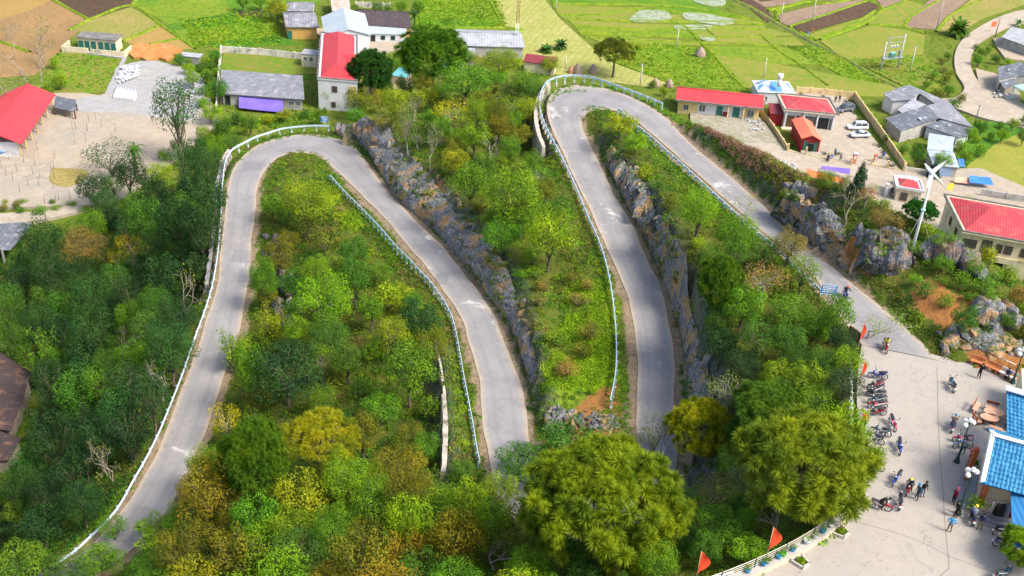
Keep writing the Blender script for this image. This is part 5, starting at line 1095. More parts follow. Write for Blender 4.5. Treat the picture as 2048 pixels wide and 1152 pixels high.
W_WHT = mat('white plaster', (.58, .59, .62), (.50, .51, .55), .8, .85, dirt=((.45, .45, .46), .5)); W_GRY = mat('grey plaster', (.42, .41, .39), (.30, .29, .28), .8, .9, dirt=((.18, .17, .16), .6))
W_OCH = mat('ochre earth wall', (.58, .34, .10), (.48, .28, .09), .8, .95); W_PNK = mat('pinkish plaster', (.58, .44, .36), (.46, .36, .31), .8, .9); W_RED = mat('dark red sheet wall', (.26, .015, .025), (.20, .012, .02), 1, .6); W_TRQ = mat('turquoise paint', (.25, .60, .60), (.30, .55, .55), 1, .6)
M_TRIM = mat('pale trim', (.62, .58, .50), (.46, .43, .38), 1.2, .85, dirt=((.22, .2, .18), .8)); M_DTRIM = mat('mouldy dark trim', (.10, .10, .11), (.2, .19, .18), .8, .9)
M_GREEN = mat('green painted wood', (.02, .13, .10), (.03, .16, .13), 2, .6); M_BROWN = mat('brown painted wood', (.10, .045, .03), (.14, .07, .04), 2, .6); M_DARK = mat('opening shade', (.012, .012, .015), (.02, .02, .022), 2, .8)  # M_DARK: near-black panel colour paints the shade inside openings
M_GLASS = mat('window glass', (.05, .07, .08), (.10, .13, .14), 1.5, .15, spec=.6); M_FRAMEW = mat('white frame', (.62, .62, .6), (.5, .5, .5), 2, .6)
def frame_of(A, B, C=None, D=None):
    ex = Vector((B.x-A.x, B.y-A.y, 0)); W = ex.length; ex.normalize(); n = Vector((-ex.y, ex.x, 0))
    if C is not None: ey = Vector((C.x-A.x, C.y-A.y, 0)); D = ey.length; ey.normalize()
    else: ey = n
    return ex, ey, W, D
def opening(root_wall, mk, x, z, w, h, kind='window', side='front', Q=None, dep=0, col=None):
    """a window or door standing 4 cm proud of the wall, with frame, glass and bars"""
    f = MB(); fr = .07
    def bx(mb, x0, x1, z0, z1, o0, o1): mb.prism([Q(x0, o0)[:2], Q(x1, o0)[:2], Q(x1, o1)[:2], Q(x0, o1)[:2]], z0, z1) if side == 'front' else mb.prism([Q(o0, x0)[:2], Q(o1, x0)[:2], Q(o1, x1)[:2], Q(o0, x1)[:2]], z0, z1)
    a, b, c, d = x-w/2, x+w/2, z, z+h
    o0, o1 = (-.10, .06)
    for q in ((a-fr, a, c-fr, d+fr), (b, b+fr, c-fr, d+fr), (a, b, d, d+fr), (a, b, c-fr, c)): bx(f, *q, o0, o1)
    if kind in ('window', 'bars'): bx(f, x-.03, x+.03, c, d, -.08, .03)
    if kind == 'bars':
        for k in range(1, 5): bx(f, a+w*k/5-.015, a+w*k/5+.015, c, d, -.09, -.055)
        for k in range(1, 3): bx(f, a, b, c+h*k/3-.02, c+h*k/3+.02, -.085, -.05)
    fo = f.obj('door' if kind == 'door' else 'window', M_FRAMEW if kind == 'window' else M_BROWN if kind == 'bars' else (col or M_GREEN), root_wall)
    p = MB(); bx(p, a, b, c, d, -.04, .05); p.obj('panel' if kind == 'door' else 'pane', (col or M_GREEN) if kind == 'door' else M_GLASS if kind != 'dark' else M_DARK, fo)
def house(label, A, B, h, D=None, C=None, roof='gable', rise=1.5, over=.45, wall=None, rmat=None, ops=(), name='house', cat='house', z0=0, open_=False, trim=None, sops=(), th=.12, gable_wall=None, cap=None, group=None):
    A, B = P(A[0], A[1], h+z0), P(B[0], B[1], h+z0); C = P(C[0], C[1], h+z0) if C else None
    ex, ey, W, D = frame_of(A, B, C, D); base = Vector((A.x, A.y, z0)); wall = wall or W_CRM; rmat = rmat or RF_GRY
    ctr = base+ex*W/2+ey*D/2; root = thing(name, label, cat, ctr, 0, group)
    def Q(u, v, z=0): p = base+ex*u+ey*v-ctr; return (p.x, p.y, z)
    wi = .35 if over > 0 else 0
    Qw = lambda u, v, z=0: Q(u, v, z)
    iw = over
    def Qi(u, v): return Q(iw+u, iw+v)                   # wall coordinates start inside the eaves
    Wi, Di = W-2*iw, D-2*iw
    mb = MB()
    if open_:
        nP = max(3, int(Wi/3.2)+1)
        for k in range(nP):
            for v in (0, Di): q = Qi(Wi*k/(nP-1), v); mb = MB(); mb.box((q[0], q[1], h/2-.2), (.22, .22, h+.2)); wo_ = mb.obj('post', M_BROWN if open_ == 'wood' else wall, root)
    else:
        mb.prism([Qi(0, 0)[:2], Qi(Wi, 0)[:2], Qi(Wi, Di)[:2], Qi(0, Di)[:2]], -.6, h-.02)
        if roof in ('gable', 'gabley'):
            if roof == 'gable': tri = [(0, 0), (0, Di)], [(Wi, 0), (Wi, Di)]
            else: tri = [(0, 0), (Wi, 0)], [(0, Di), (Wi, Di)]
            r2 = rise*(1-2*iw/(D if roof == 'gable' else W))*.96
            for a, b in tri:
                pa, pb = Vector(Qi(*a)), Vector(Qi(*b)); pa.z = pb.z = h-.02; mid = (pa+pb)/2; mid.z = h+r2
                inn = (Vector(Qi(Wi/2, Di/2))-(pa+pb)/2); inn.z = 0; inn = inn.normalized()*.2; mb.add([pa, pb, mid, pa+inn, pb+inn, mid+inn], [(0, 1, 2), (5, 4, 3), (0, 3, 4, 1), (1, 4, 5, 2), (2, 5, 3, 0)])
        wo_ = mb.obj('wall', wall, root)
    for o in ops: opening(wo_, None, o[0]*Wi, o[1], o[2], o[3], o[4] if len(o) > 4 else 'window', 'front', lambda u, v: Qi(u, v), col=o[5] if len(o) > 5 else None)
    for o in sops: opening(wo_, None, o[0]*Di, o[1], o[2], o[3], o[4] if len(o) > 4 else 'window', 'side', lambda u, v: Qi(u, v), col=o[5] if len(o) > 5 else None)
    r = MB(); H = h
    q = lambda u, v, z: Vector(Q(u, v, z))
    if roof == 'gable':
        r.slab([q(0, 0, H), q(W, 0, H), q(W, D/2, H+rise), q(0, D/2, H+rise)], th); r.slab([q(0, D/2, H+rise), q(W, D/2, H+rise), q(W, D, H), q(0, D, H)], th)
    elif roof == 'gabley':
        r.slab([q(0, 0, H), q(W/2, 0, H+rise), q(W/2, D, H+rise), q(0, D, H)], th); r.slab([q(W/2, 0, H+rise), q(W, 0, H), q(W, D, H), q(W/2, D, H+rise)], th)
    elif roof == 'shed': r.slab([q(0, 0, H), q(W, 0, H), q(W, D, H+rise), q(0, D, H+rise)], th)
    elif roof == 'flat': r.slab([q(0, 0, H+th), q(W, 0, H+th), q(W, D, H+th), q(0, D, H+th)], th+.03)
    elif roof in ('hip', 'hipy'):
        e = over if trim else 0; z1 = H+(.12 if trim else 0)
        if trim:
            t = MB(); t.prism([Q(0, 0)[:2], Q(W, 0)[:2], Q(W, D)[:2], Q(0, D)[:2]], H-.2, H+.08); t.obj('cornice', trim, root)
            t = MB()
            for (a, b) in (((0, 0), (W, 0)), ((W, 0), (W, D)), ((W, D), (0, D)), ((0, D), (0, 0))):
                c_ = (W/2, D/2); i1 = [a[0]+(c_[0]-a[0])*.5/W*2*.6, a[1]+(c_[1]-a[1])*.5/D*2*.6]; i2 = [b[0]+(c_[0]-b[0])*.5/W*2*.6, b[1]+(c_[1]-b[1])*.5/D*2*.6]
                t.prism([Q(*a)[:2], Q(*b)[:2], Q(*i2)[:2], Q(*i1)[:2]], H+.082, H+.32)
            t.obj('parapet', cap or M_DTRIM, root); e = .75
        x0, x1, y0, y1 = e, W-e, e, D-e
        if roof == 'hip': m_ = min((x1-x0)*.36, (y1-y0)/2); R1, R2 = q(x0+m_, D/2, z1+rise), q(x1-m_, D/2, z1+rise); a, b, c, d = q(x0, y0, z1), q(x1, y0, z1), q(x1, y1, z1), q(x0, y1, z1); r.add([a, b, c, d, R1, R2], [(0, 1, 5, 4), (1, 2, 5), (2, 3, 4, 5), (3, 0, 4), (3, 2, 1, 0)])
        else: m_ = min((y1-y0)*.36, (x1-x0)/2); R1, R2 = q(W/2, y0+m_, z1+rise), q(W/2, y1-m_, z1+rise); a, b, c, d = q(x0, y0, z1), q(x1, y0, z1), q(x1, y1, z1), q(x0, y1, z1); r.add([a, b, c, d, R1, R2], [(0, 1, 4), (1, 2, 5, 4), (2, 3, 5), (3, 0, 4, 5), (3, 2, 1, 0)])
    ro = r.obj('roof', rmat, root)
    # corrugation follows the building: turn the object coordinates of the roof with the eaves
    ang = math.atan2(ex.y, ex.x); ro.rotation_euler = (0, 0, ang); me = ro.data; me.transform(Matrix.Rotation(-ang, 4, 'Z'))
    if roof in ('gable', 'shed') and over > 0:
        rc = MB()
        if roof == 'gable': rc.tube([q(0, D/2, H+rise+.03), q(W, D/2, H+rise+.03)], .12, 6)
        if rc.v: rc.obj('ridge_cap', rmat, ro).matrix_parent_inverse = Matrix.Rotation(-ang, 4, 'Z')
    root['_f'] = 1; del root['_f']
    return root, Q, Qi, Wi, Di
def extra(root, name, fn, m, parent=None): b = MB(); fn(b); return b.obj(name, m, parent or root)
# --- market hall, far left
r, Q, Qi, Wi, Di = house('long open market hall with a bright red gable roof at the left edge', (44,288), (112,189), 3.6, 10.5, roof='gable', rise=2.3, over=.9, rmat=RF_RED, open_=True, wall=W_YEL, name='market_hall', cat='hall')
def f(b):
    for v0, v1 in ((0, .5*Di),): b.prism([Qi(0, v0)[:2], Qi(.25, v0)[:2], Qi(.25, Di)[:2], Qi(0, Di)[:2]], -.4, 3.5)
extra(r, 'end_wall', f, W_WHT)
# --- toilet block
r, Q, Qi, Wi, Di = house('small cream toilet block with six dark green doors beside the ploughed field', (150,75), (232,82), 3.0, 4.2, roof='flat', over=.35, rmat=M_DTRIM, wall=W_CRM, ops=[(x, .05, .95, 2.1, 'door') for x in (.08, .24, .41, .6, .77, .93)], name='toilet_block', cat='toilet block')
for s, (u0, u1, v) in enumerate([(-2.9, 3.4, -2.6), (Wi-4.6, Wi+3.0, -2.9)]):
    def f(b, u0=u0, u1=u1, v=v):
        b.prism([Qi(u0, v)[:2], Qi(u1, v)[:2], Qi(u1, v+.22)[:2], Qi(u0, v+.22)[:2]], -.3, 1.5); b.prism([Qi(u0, v+.22)[:2], Qi(u0+.22, v+.22)[:2], Qi(u0+.22, 1.6)[:2], Qi(u0, 1.6)[:2]], -.3, 1.5) if s == 0 else b.prism([Qi(u1-.22, v+.22)[:2], Qi(u1, v+.22)[:2], Qi(u1, 1.6)[:2], Qi(u1-.22, 1.6)[:2]], -.3, 1.5)
    extra(r, 'screen_wall', f, W_CRM)
house('tiny flat roofed grey hut beside the orange earth patch', (358,112), (399,116), 1.9, 2.4, roof='flat', over=.2, rmat=RF_GRL, wall=W_GRY, name='hut', cat='hut')
r, Q, Qi, Wi, Di = house('long low building with ribbed grey roof and a purple tarpaulin across its front', (440,187), (609,199), 2.7, C=(443,148), roof='shed', rise=1.0, over=.5, rmat=RF_GRY, wall=W_GRY, ops=[(.86, 1.0, 1.0, .9), (.95, 1.0, .9, .9), (.06, .1, 1.0, 2.0, 'dark')], name='workshop', cat='building')
def mtarp(name, c, c2): return mat(name, c, c2, .5, .5, bump=.15)
def tarp(label, px, m, sag=.25, n=6, name='tarpaulin', cat='tarpaulin', seed=1):
    """px: four corners (px,py,z)"""
    a, b, c, d = [np.array(P(x, y, z)) for x, y, z in px]; r_ = random.Random(seed); o0 = (a+b+c+d)/4; mb = MB(); v = []
    for i in range(n+1):
        for j in range(n+1):
            u, w_ = i/n, j/n; p = a*(1-u)*(1-w_)+b*u*(1-w_)+c*u*w_+d*(1-u)*w_; p = p-o0; p[2] += -sag*math.sin(math.pi*u)*math.sin(math.pi*w_)*2+r_.uniform(-.07, .07); v.append(tuple(p))
    mb.add(v+[(x, y, z-.03) for x, y, z in v], [(i*(n+1)+j, (i+1)*(n+1)+j, (i+1)*(n+1)+j+1, i*(n+1)+j+1) for i in range(n) for j in range(n)]+[((n+1)**2+i*(n+1)+j, (n+1)**2+i*(n+1)+j+1, (n+1)**2+(i+1)*(n+1)+j+1, (n+1)**2+(i+1)*(n+1)+j) for i in range(n) for j in range(n)], 0, True)
    o = mb.obj(name, m); o.location = tuple(o0); return tag(o, label, cat)
T_PUR = mtarp('purple tarp', (.13, .09, .46), (.18, .12, .52)); T_BLU = mtarp('blue tarp', (.03, .15, .58), (.04, .2, .62)); T_ORG = mtarp('orange tarp', (.72, .19, .045), (.62, .16, .05)); T_PCH = mtarp('peach tarp', (.62, .32, .22), (.55, .28, .2))
tarp('purple and blue tarpaulin hung over the front of the long grey building', [(478,190,2.4),(566,194,2.4),(566,225,.6),(478,216,.8)], T_PUR, .05, 7)
tarp('blue tarpaulin lean-to at the near end of the red market hall', [(-10,291,2.6),(27,291,2.6),(22,302,1.6),(-10,306,1.5)], T_BLU)
# compound wall by the fields
M_WALLW = mat('stained white wall', (.58, .56, .50), (.42, .40, .36), .7, .9, dirt=((.2, .2, .18), .5)); M_WALLY = mat('yellow compound wall', (.62, .47, .24), (.52, .39, .2), .7, .9, dirt=((.32, .26, .18), .6))
def fence_wall(label, px, h, m, th=.22, pier=3.2, name='boundary_wall', z=0, ph=.15, base=True):
    L = [P(x, y, z+(0 if base else h)) for x, y in px]; L = [Vector((p.x, p.y, z)) for p in L]; root = thing(name, label, 'wall', L[0]); mb = MB(); pb = MB()
    for a, b in zip(L[:-1], L[1:]):
        d = b-a; n = Vector((-d.y, d.x, 0)).normalized()*th/2; e = d.normalized()*th*.5; a0, b0 = a-L[0], b-L[0]
        mb.prism([(a0-n)[:2], (b0-n)[:2], (b0+n)[:2], (a0+n)[:2]], -.5, h); k = max(1, int(d.length/pier))
        for i in range(k+(b == L[-1])): p = a0+d*i/k; pb.box((p.x, p.y, (h+ph-.5)/2), (th*1.7, th*1.7, h+ph+.5), rz=math.atan2(d.y, d.x))
    mb.obj('panel', m, root); pb.obj('piers', m, root); return root
fence_wall('long pale wall with piers behind the fields above the grey ribbed building', [(443,106),(520,111),(624,122)], 1.7, M_WALLW)
fence_wall('side wall running down past the left end of the grey ribbed building', [(443,108),(438,160),(433,240)], 1.9, M_WALLW)
house('little cream outbuilding with two windows joined to the left of the white house', (601,108), (633,111), 3.2, 3.2, roof='flat', over=.12, rmat=RF_GRL, wall=W_CRM, ops=[(.28, 1.7, .7, .9), (.66, 1.7, .7, .9)], name='outbuilding', cat='outbuilding')
r, Q, Qi, Wi, Di = house('white two storey house with a steep bright red roof and brown window', (634,157), (716,164), 7.0, C=(641,66), roof='hipy', rise=2.2, over=.15, trim=W_WHT, rmat=RF_RED, wall=W_WHT, ops=[(.42, 4.3, 1.0, 1.2, 'bars'), (.38, .8, .8, 1.1, 'bars'), (.88, 3.4, 1.3, 2.4, 'door', W_YEL)], name='two_storey_house', cat='house', th=.15)
def f(b):
    q = lambda u, v, z: Vector(Q(u, v, z)); b.slab([q(5.2, 10.5, 8.9), q(14, 10.5, 8.9), q(14, 5.5, 7.2), q(7.4, 5.5, 7.2)], .12); b.slab([q(5.2, 10.5, 8.9), q(14, 10.5, 8.9), q(14, 15.5, 7.2), q(7.4, 15.5, 7.2)], .12)
extra(r, 'wing_roof', f, RF_RED)
def f(b): b.prism([Q(9.9, 6.2)[:2], Q(13.5, 6.2)[:2], Q(13.5, 14.8)[:2], Q(9.9, 14.8)[:2]], -.5, 7.2)
extra(r, 'wing_wall', f, W_PNK)
def f(b):
    for k in range(12): p = Q(.1, 1.2+k*1.75); b.box((p[0], p[1], 7.55), (.35, .5, .75))
extra(r, 'balusters', f, M_DTRIM)
house('outbuilding with a pale blue metal gable roof behind the red roofed white house', (650,78), (742,70), 6.2, C=(642,34), roof='gabley', rise=1.9, over=.4, rmat=RF_MTL, wall=W_WHT, ops=[(.9, 2, .8, 1.2)], name='metal_roofed_house', cat='house')
house('ochre walled farmhouse with a sagging dark grey roof near the top edge', (572,54), (638,55), 3.2, C=(562,24), roof='gable', rise=1.6, over=.5, rmat=RF_GRY, wall=W_OCH, ops=[(.06, .1, .8, 1.9, 'door')], name='farmhouse', cat='house')
house('small house with a plain grey roof directly behind the ochre farmhouse', (572,22), (628,23), 3.0, 6.5, roof='gable', rise=1.2, over=.4, rmat=RF_GRY, wall=W_GRY, name='farmhouse', cat='house')
house('shed with a rust stained white roof at the top edge', (664,22), (702,24), 3.0, C=(660,-6), roof='shed', rise=.8, over=.3, rmat=RF_RST, wall=W_GRY, name='shed', cat='shed')
house('long house with a black brown tiled roof behind the olive pine', (722,50), (825,56), 3.2, C=(708,22), roof='gable', rise=2.2, over=.5, rmat=RF_DRK, wall=W_OCH, name='tiled_house', cat='house')
house('low white cottage with three dark openings in front of the dark tiled house', (731,67), (813,69), 2.5, 4.6, roof='shed', rise=.7, over=.3, rmat=RF_MTL, wall=W_WHT, ops=[(.16, .1, 1.0, 1.9, 'dark'), (.42, 1.0, .9, .9, 'dark'), (.68, 1.0, .9, .9, 'dark')], name='cottage', cat='cottage')
house('long shed with a patched pale grey roof right of the olive pine', (918,91), (1050,95), 3.0, C=(908,58), roof='gable', rise=1.3, over=.4, rmat=RF_GRL, wall=W_GRY, name='long_shed', cat='shed')
house('small grey lean-to at the lower left of the patched long shed', (925,111), (950,112), 2.4, 3.6, roof='shed', rise=.6, over=.2, rmat=RF_GRL, wall=W_GRY, name='shed', cat='shed')
house('small shelter with a blue green roof showing under the olive pine', (875,134), (925,137), 2.4, 3.4, roof='shed', rise=.5, over=.2, rmat=RF_TEA, wall=W_PNK, name='shelter', cat='shelter')
house('hut with a ribbed red brown roof behind the bushes left of the top bend', (1046,123), (1111,131), 2.6, 3.6, roof='shed', rise=.7, over=.3, rmat=RF_MAR, wall=W_CRM, name='hut', cat='hut')
house('small pinkish building with a teal roof to the right of the dark pine', (782,150), (812,156), 3.2, 4.2, roof='shed', rise=.4, over=.2, rmat=RF_TEA, wall=W_PNK, name='outbuilding', cat='outbuilding')
fence_wall('low grey garden wall beside the pinkish building with the teal roof', [(790,178),(760,120),(750,112)], 1.2, M_WALLW)
fence_wall('thin white topped wall at the very top behind the dark tiled house', [(712,14),(780,17)], 1.4, M_WALLW, pier=1.6)
# --- yellow building and compound on the right
r, Q, Qi, Wi, Di = house('long single storey yellow building with a bright red roof and a recessed white porch', (1352,198), (1527,216), 3.5, 7.5, roof='gable', rise=1.3, over=.7, rmat=RF_RED, wall=W_YEL, ops=[(.10, .9, 1.0, 1.2), (.30, .95, 1.3, 1.5, 'window'), (.515, .05, 1.2, 2.5, 'door'), (.595, .05, 1.0, 1.3, 'door', W_RED), (.72, .05, 1.3, 2.6, 'door'), (.90, .9, 1.3, 1.5)], name='yellow_building', cat='building')
def f(b): b.prism([Qi(Wi*.23, -.9)[:2], Qi(Wi*.81, -.9)[:2], Qi(Wi*.81, -.02)[:2], Qi(Wi*.23, -.02)[:2]], -.3, .25); b.prism([Qi(Wi*.24, -.03)[:2], Qi(Wi*.80, -.03)[:2], Qi(Wi*.80, .0)[:2], Qi(Wi*.24, .0)[:2]], .25, 3.3)
extra(r, 'porch', f, W_WHT)
for k in (.62, .81): p = Qi(Wi*k, -.75); extra(r, 'column', lambda b: b.box((p[0], p[1], 1.6), (.28, .28, 3.3)), W_YEL)
extra(r, 'gutter', lambda b: b.prism([Q(-.1, -.35)[:2], Q(Wi+1.5, -.35)[:2], Q(Wi+1.5, .1)[:2], Q(-.1, .1)[:2]], 3.2, 3.46), M_DTRIM)
r, Q, Qi, Wi, Di = house('pavilion with a blue and white panelled hip roof behind the red roofed shop', (1516,184), (1592,187), 3.0, 7.0, roof='hip', rise=1.5, over=.3, rmat=mroof('white panel roof', (.62, .66, .70), (.55, .6, .66), .6), wall=W_WHT, ops=[(.2, .9, 1, 1), (.8, .9, 1, 1)], name='pavilion', cat='pavilion')
def f(b):
    q = lambda u, v, z: Vector(Q(u, v, z)); W, D = Wi+.6, Di+.6
    b.slab([q(.3*W, .25, 3.16), q(.66*W, .25, 3.16), q(.62*W, D*.45, 4.5), q(.38*W, D*.45, 4.5)], .05); b.slab([q(.2, .9, 3.2), q(.24*W, .35, 3.2), q(.3*W, D*.36, 4.0), q(.9, D*.42, 3.65)], .05); b.slab([q(.76*W, .3, 3.2), q(W-.3, .8, 3.2), q(W-.9, D*.45, 3.7), q(.7*W, D*.38, 4.1)], .05)
    b.slab([q(.3, D*.6, 3.35), q(.9, D*.55, 3.7), q(.3*W, D*.6, 4.3), q(.2*W, D-.6, 3.45)], .05); b.slab([q(W-.3, D*.6, 3.35), q(W-.9, D*.55, 3.7), q(.7*W, D*.6, 4.3), q(.8*W, D-.6, 3.45)], .05)
extra(r, 'roof_panels', f, RF_BLU)
g = P(1557, 172, 4.4); r = thing('water_tank', 'white cylindrical water tank standing on the blue and white pavilion', 'water tank', g); b = MB(); b.lathe([(.42, 0), (.42, 1.9)], 14, (0, 0, 0)); b.obj('stand', M_WHITE, r); b = MB(); b.lathe([(.62, 1.9), (.68, 2.0), (.68, 2.7), (.6, 2.85), (.2, 2.95)], 14); b.obj('tank', M_WHITE, r)
r, Q, Qi, Wi, Di = house('square shop with a red hip roof behind a white parapet and an open glazed front', (1567,220), (1679,231), 4.2, C=(1551,187), roof='hip', rise=1.2, over=.6, trim=W_CRM, rmat=RF_RED2, wall=W_WHT, ops=[(.13, .1, 1.4, 2.7, 'door', M_BROWN), (.30, .1, 1.1, 2.8, 'door', W_RED), (.52, .6, 2.6, 2.4, 'bars'), (.78, .3, 2.2, 2.7, 'dark'), (.94, .3, .9, 2.7, 'window')], name='shop', cat='shop')
extra(r, 'step', lambda b: b.prism([Qi(-.4, -1.5)[:2], Qi(Wi+.4, -1.5)[:2], Qi(Wi+.4, -.02)[:2], Qi(-.4, -.02)[:2]], -.3, .22), W_CRM)
for k in (.02, .38, .655, .97): p = Qi(Wi*k, -.25); extra(r, 'column', lambda b: b.box((p[0], p[1], 2), (.32, .3, 4.0)), W_WHT)
house('maroon roofed lean-to between the yellow building and the shop', (1541,227), (1571,229), 2.8, C=(1536,210), roof='shed', rise=.5, over=.2, rmat=RF_MAR, wall=W_RED, name='shed', cat='shed')
house('tall narrow red kiosk with a coral gable roof and dark red walls', (1603,277), (1645,282), 3.2, C=(1583,239), roof='gabley', rise=1.0, over=.3, rmat=RF_COR, wall=W_RED, ops=[(.2, .1, .5, 2.4, 'door'), (.5, .6, 1.2, 1.6, 'dark'), (.8, .1, .5, 2.4, 'door')], name='kiosk', cat='kiosk')
fence_wall('yellow boundary wall with piers behind and right of the parked cars', [(1592,189),(1650,193),(1708,200),(1722,220),(1757,268),(1783,306),(1808,343)], 1.9, M_WALLY)
fence_wall('stained yellow side wall running down from the yellow building past the kiosk', [(1516,222),(1545,262),(1574,306)], 1.5, M_WALLY)
fence_wall('low yellow front wall with tall piers and railings before the kiosk', [(1574,306),(1610,313),(1655,323),(1700,334)], .6, M_WALLY, .22, 3.0, ph=1.5)
fence_wall('grey rear wall left of the blue and white pavilion', [(1512,180),(1526,216)], 2.0, M_WALLW)
fence_wall('low cream wall with a lawn strip right of the gateway', [(1741,334),(1806,346)], .7, M_WALLY, ph=1.4)
fence_wall('brown grey wall between the yellow wall corner and the grey shed', [(1809,346),(1850,352)], 1.4, M_WALLW)
b = MB(); b.box((0, 0, 1.3), (.75, .6, 2.7)); g = P(1706, 331, 0); r = thing('gate_pillar', 'brick red gate pillar with a white plaque beside the cypress', 'pillar', g); b.obj('shaft', mat('brick red', (.42, .14, .09), (.5, .22, .16), 2, .8), r); b = MB(); b.box((0, 0, 2.75), (.9, .75, .2)); b.box((0, -.31, 1.9), (.45, .04, .6)); b.obj('cap', W_WHT, r)
b = MB(); g = P(1748, 328, 0); r = thing('gate_pillar', 'red and white painted gate pillar right of the cypress', 'pillar', g); b.box((0, 0, 1.1), (.6, .5, 2.3)); b.obj('shaft', mat('brick red', (.42, .14, .09)), r); b = MB(); b.box((0, -.26, 1.4), (.4, .04, .4)); b.box((0, -.26, .7), (.4, .04, .4)); b.obj('panels', W_WHT, r)
b = MB(); g = P(1769, 396, 0); r = thing('gate_post', 'white square pillar standing left of the gatehouse', 'pillar', g); b.box((0, 0, 1.5), (.55, .55, 3.0)); b.obj('shaft', W_WHT, r); b = MB(); b.box((0, 0, 3.05), (.7, .7, .12)); b.obj('cap', W_WHT, r)
r, Q, Qi, Wi, Di = house('small white gatehouse with a red pyramid roof and one barred window', (1792,375), (1849,385), 3.3, C=(1786,352), roof='hip', rise=.9, over=.35, trim=W_WHT, rmat=RF_RED2, wall=W_CRM, ops=[(.33, .8, 1.2, 1.5, 'bars'), (.82, .8, .8, 1.3, 'window')], name='gatehouse', cat='gatehouse', cap=W_WHT)
tarp('light blue sheet roof of the shelter right behind the gatehouse', [(1798,349,2.4),(1836,353,2.4),(1834,362,2.2),(1795,357,2.2)], RF_MTL, .03, name='sheet_roof', cat='roof')
r, Q, Qi, Wi, Di = house('large two storey cream building with a wide red hip roof at the right edge', (1924,464), (2120,499), 7.2, C=(1887,389), roof='hip', rise=2.3, over=.55, trim=W_CRM, rmat=RF_RED2, wall=W_CRM, ops=[(.09, 4.3, 2.2, 1.5, 'bars'), (.28, 3.6, 1.5, 2.6, 'bars'), (.42, 4.3, .9, 1.5, 'bars'), (.52, 4.3, 1.2, 1.5, 'bars'), (.70, 4.3, 1.2, 1.5, 'bars'), (.30, .2, 1.5, 2.4, 'dark'), (.46, .2, 1.5, 2.4, 'dark')], sops=[(.3, 4.2, 1.1, 1.4, 'bars'), (.6, 4.2, 1.1, 1.4, 'bars')], name='office_building', cat='building')
def f(b): b.prism([Qi(Wi*.34, -1.3)[:2], Qi(Wi*.62, -1.3)[:2], Qi(Wi*.62, -.02)[:2], Qi(Wi*.34, -.02)[:2]], 3.0, 3.25); b.prism([Qi(Wi*.34, -1.3)[:2], Qi(Wi*.62, -1.3)[:2], Qi(Wi*.62, -1.18)[:2], Qi(Wi*.34, -1.18)[:2]], 3.25, 4.1)
extra(r, 'balcony', f, W_CRM)
extra(r, 'band', lambda b: b.prism([Qi(-.12, -.12)[:2], Qi(Wi+.1, -.12)[:2], Qi(Wi+.1, 0)[:2], Qi(-.12, 0)[:2]], 3.4, 3.6), W_YEL)
fence_wall('long dark topped wall behind the large red roofed building', [(1962,395),(2060,410),(2120,420)], 1.8, W_GRY)
# --- shacks
def shack(label, polys, wall, name='shack', cat='shack', patch=0, seed=1, wpoly=0, ops=None):
    """polys: list of (roof polygon [(px,py,z)...], material)"""
    P0 = P(polys[0][0][0][0], polys[0][0][0][1], 0); root = thing(name, label, cat, P0); r_ = random.Random(seed)
    for i, (pl_, m) in enumerate(polys):
        v = [P(x, y, z)-P0 for x, y, z in pl_]; b = MB(); b.slab(v, .14); o = b.obj('roof', m, root)
        c = sum(v, Vector())/len(v); iv = [(c+(p-c)*.9) for p in v]; n = len(iv); w_ = MB()
        area = sum(iv[k].x*iv[(k+1) % n].y-iv[(k+1) % n].x*iv[k].y for k in range(n))
        if area < 0: iv.reverse()
        w_.add([(p.x, p.y, -.5) for p in iv]+[(p.x, p.y, p.z-.2) for p in iv], [(k, (k+1) % n, n+(k+1) % n, n+k) for k in range(n)]+[tuple(range(n, 2*n))])
        wo_ = w_.obj('wall', wall if not isinstance(wall, list) else wall[i % len(wall)], root)
        if patch:
            nrm = (v[1]-v[0]).cross(v[-1]-v[0]).normalized(); nrm = nrm if nrm.z > 0 else -nrm
            for _ in range(patch):
                u, w2 = r_.uniform(.15, .8), r_.uniform(.15, .8); p = v[0]+(v[1]-v[0])*u+(v[-1]-v[0])*w2*.9; ea, eb = (v[1]-v[0]).normalized()*r_.uniform(.5, 1.2), (v[-1]-v[0]).normalized()*r_.uniform(.4, .9); p = p+nrm*.03
                pb = MB(); pb.slab([p, p+ea, p+ea+eb, p+eb], .03); pb.obj('patch', RF_MTL, o)
    return root
W_PLANK = mat('weathered boards', (.30, .26, .22), (.18, .15, .13), 1.5, .95)
shack('sprawling grey roofed workshop with many joined sheet roofs right of the yellow wall', [
  ([(1770,236,3.2),(1801,262,3.0),(1879,236,3.6),(1853,211,4.4)], RF_CHR), ([(1853,211,4.4),(1879,236,3.6),(1947,255,3.2),(1895,201,4.0)], RF_GRY),
  ([(1766,187,3.6),(1817,169,4.6),(1839,186,4.6),(1826,199,4.0),(1785,202,3.4)], RF_GRY), ([(1817,169,4.6),(1871,192,3.8),(1896,204,3.6),(1883,216,3.4),(1839,186,4.6)], RF_GRY),
  ([(1795,219,3.4),(1826,197,4.3),(1852,209,4.1),(1808,229,3.3)], RF_GRL), ([(1848,251,2.8),(1882,240,3.3),(1946,254,3.0),(1934,272,2.5),(1915,275,2.5)], RF_CHR)], [W_GRY, W_PLANK, W_WHT], 'workshop', 'workshop', 2, 5)
shack('white roofed grey shed with a blue door behind the wind turbine', [([(1856,288,3.6),(1907,289,3.6),(1906,304,3.3),(1854,298,3.3)], RF_MTL), ([(1854,299,3.2),(1908,305,3.2),(1919,335,2.8),(1866,330,2.8)], RF_MTL), ([(1858,266,2.8),(1910,274,2.8),(1906,290,2.6),(1855,288,2.6)], RF_MTL)], W_GRY, 'shed', 'shed', 1, 6)
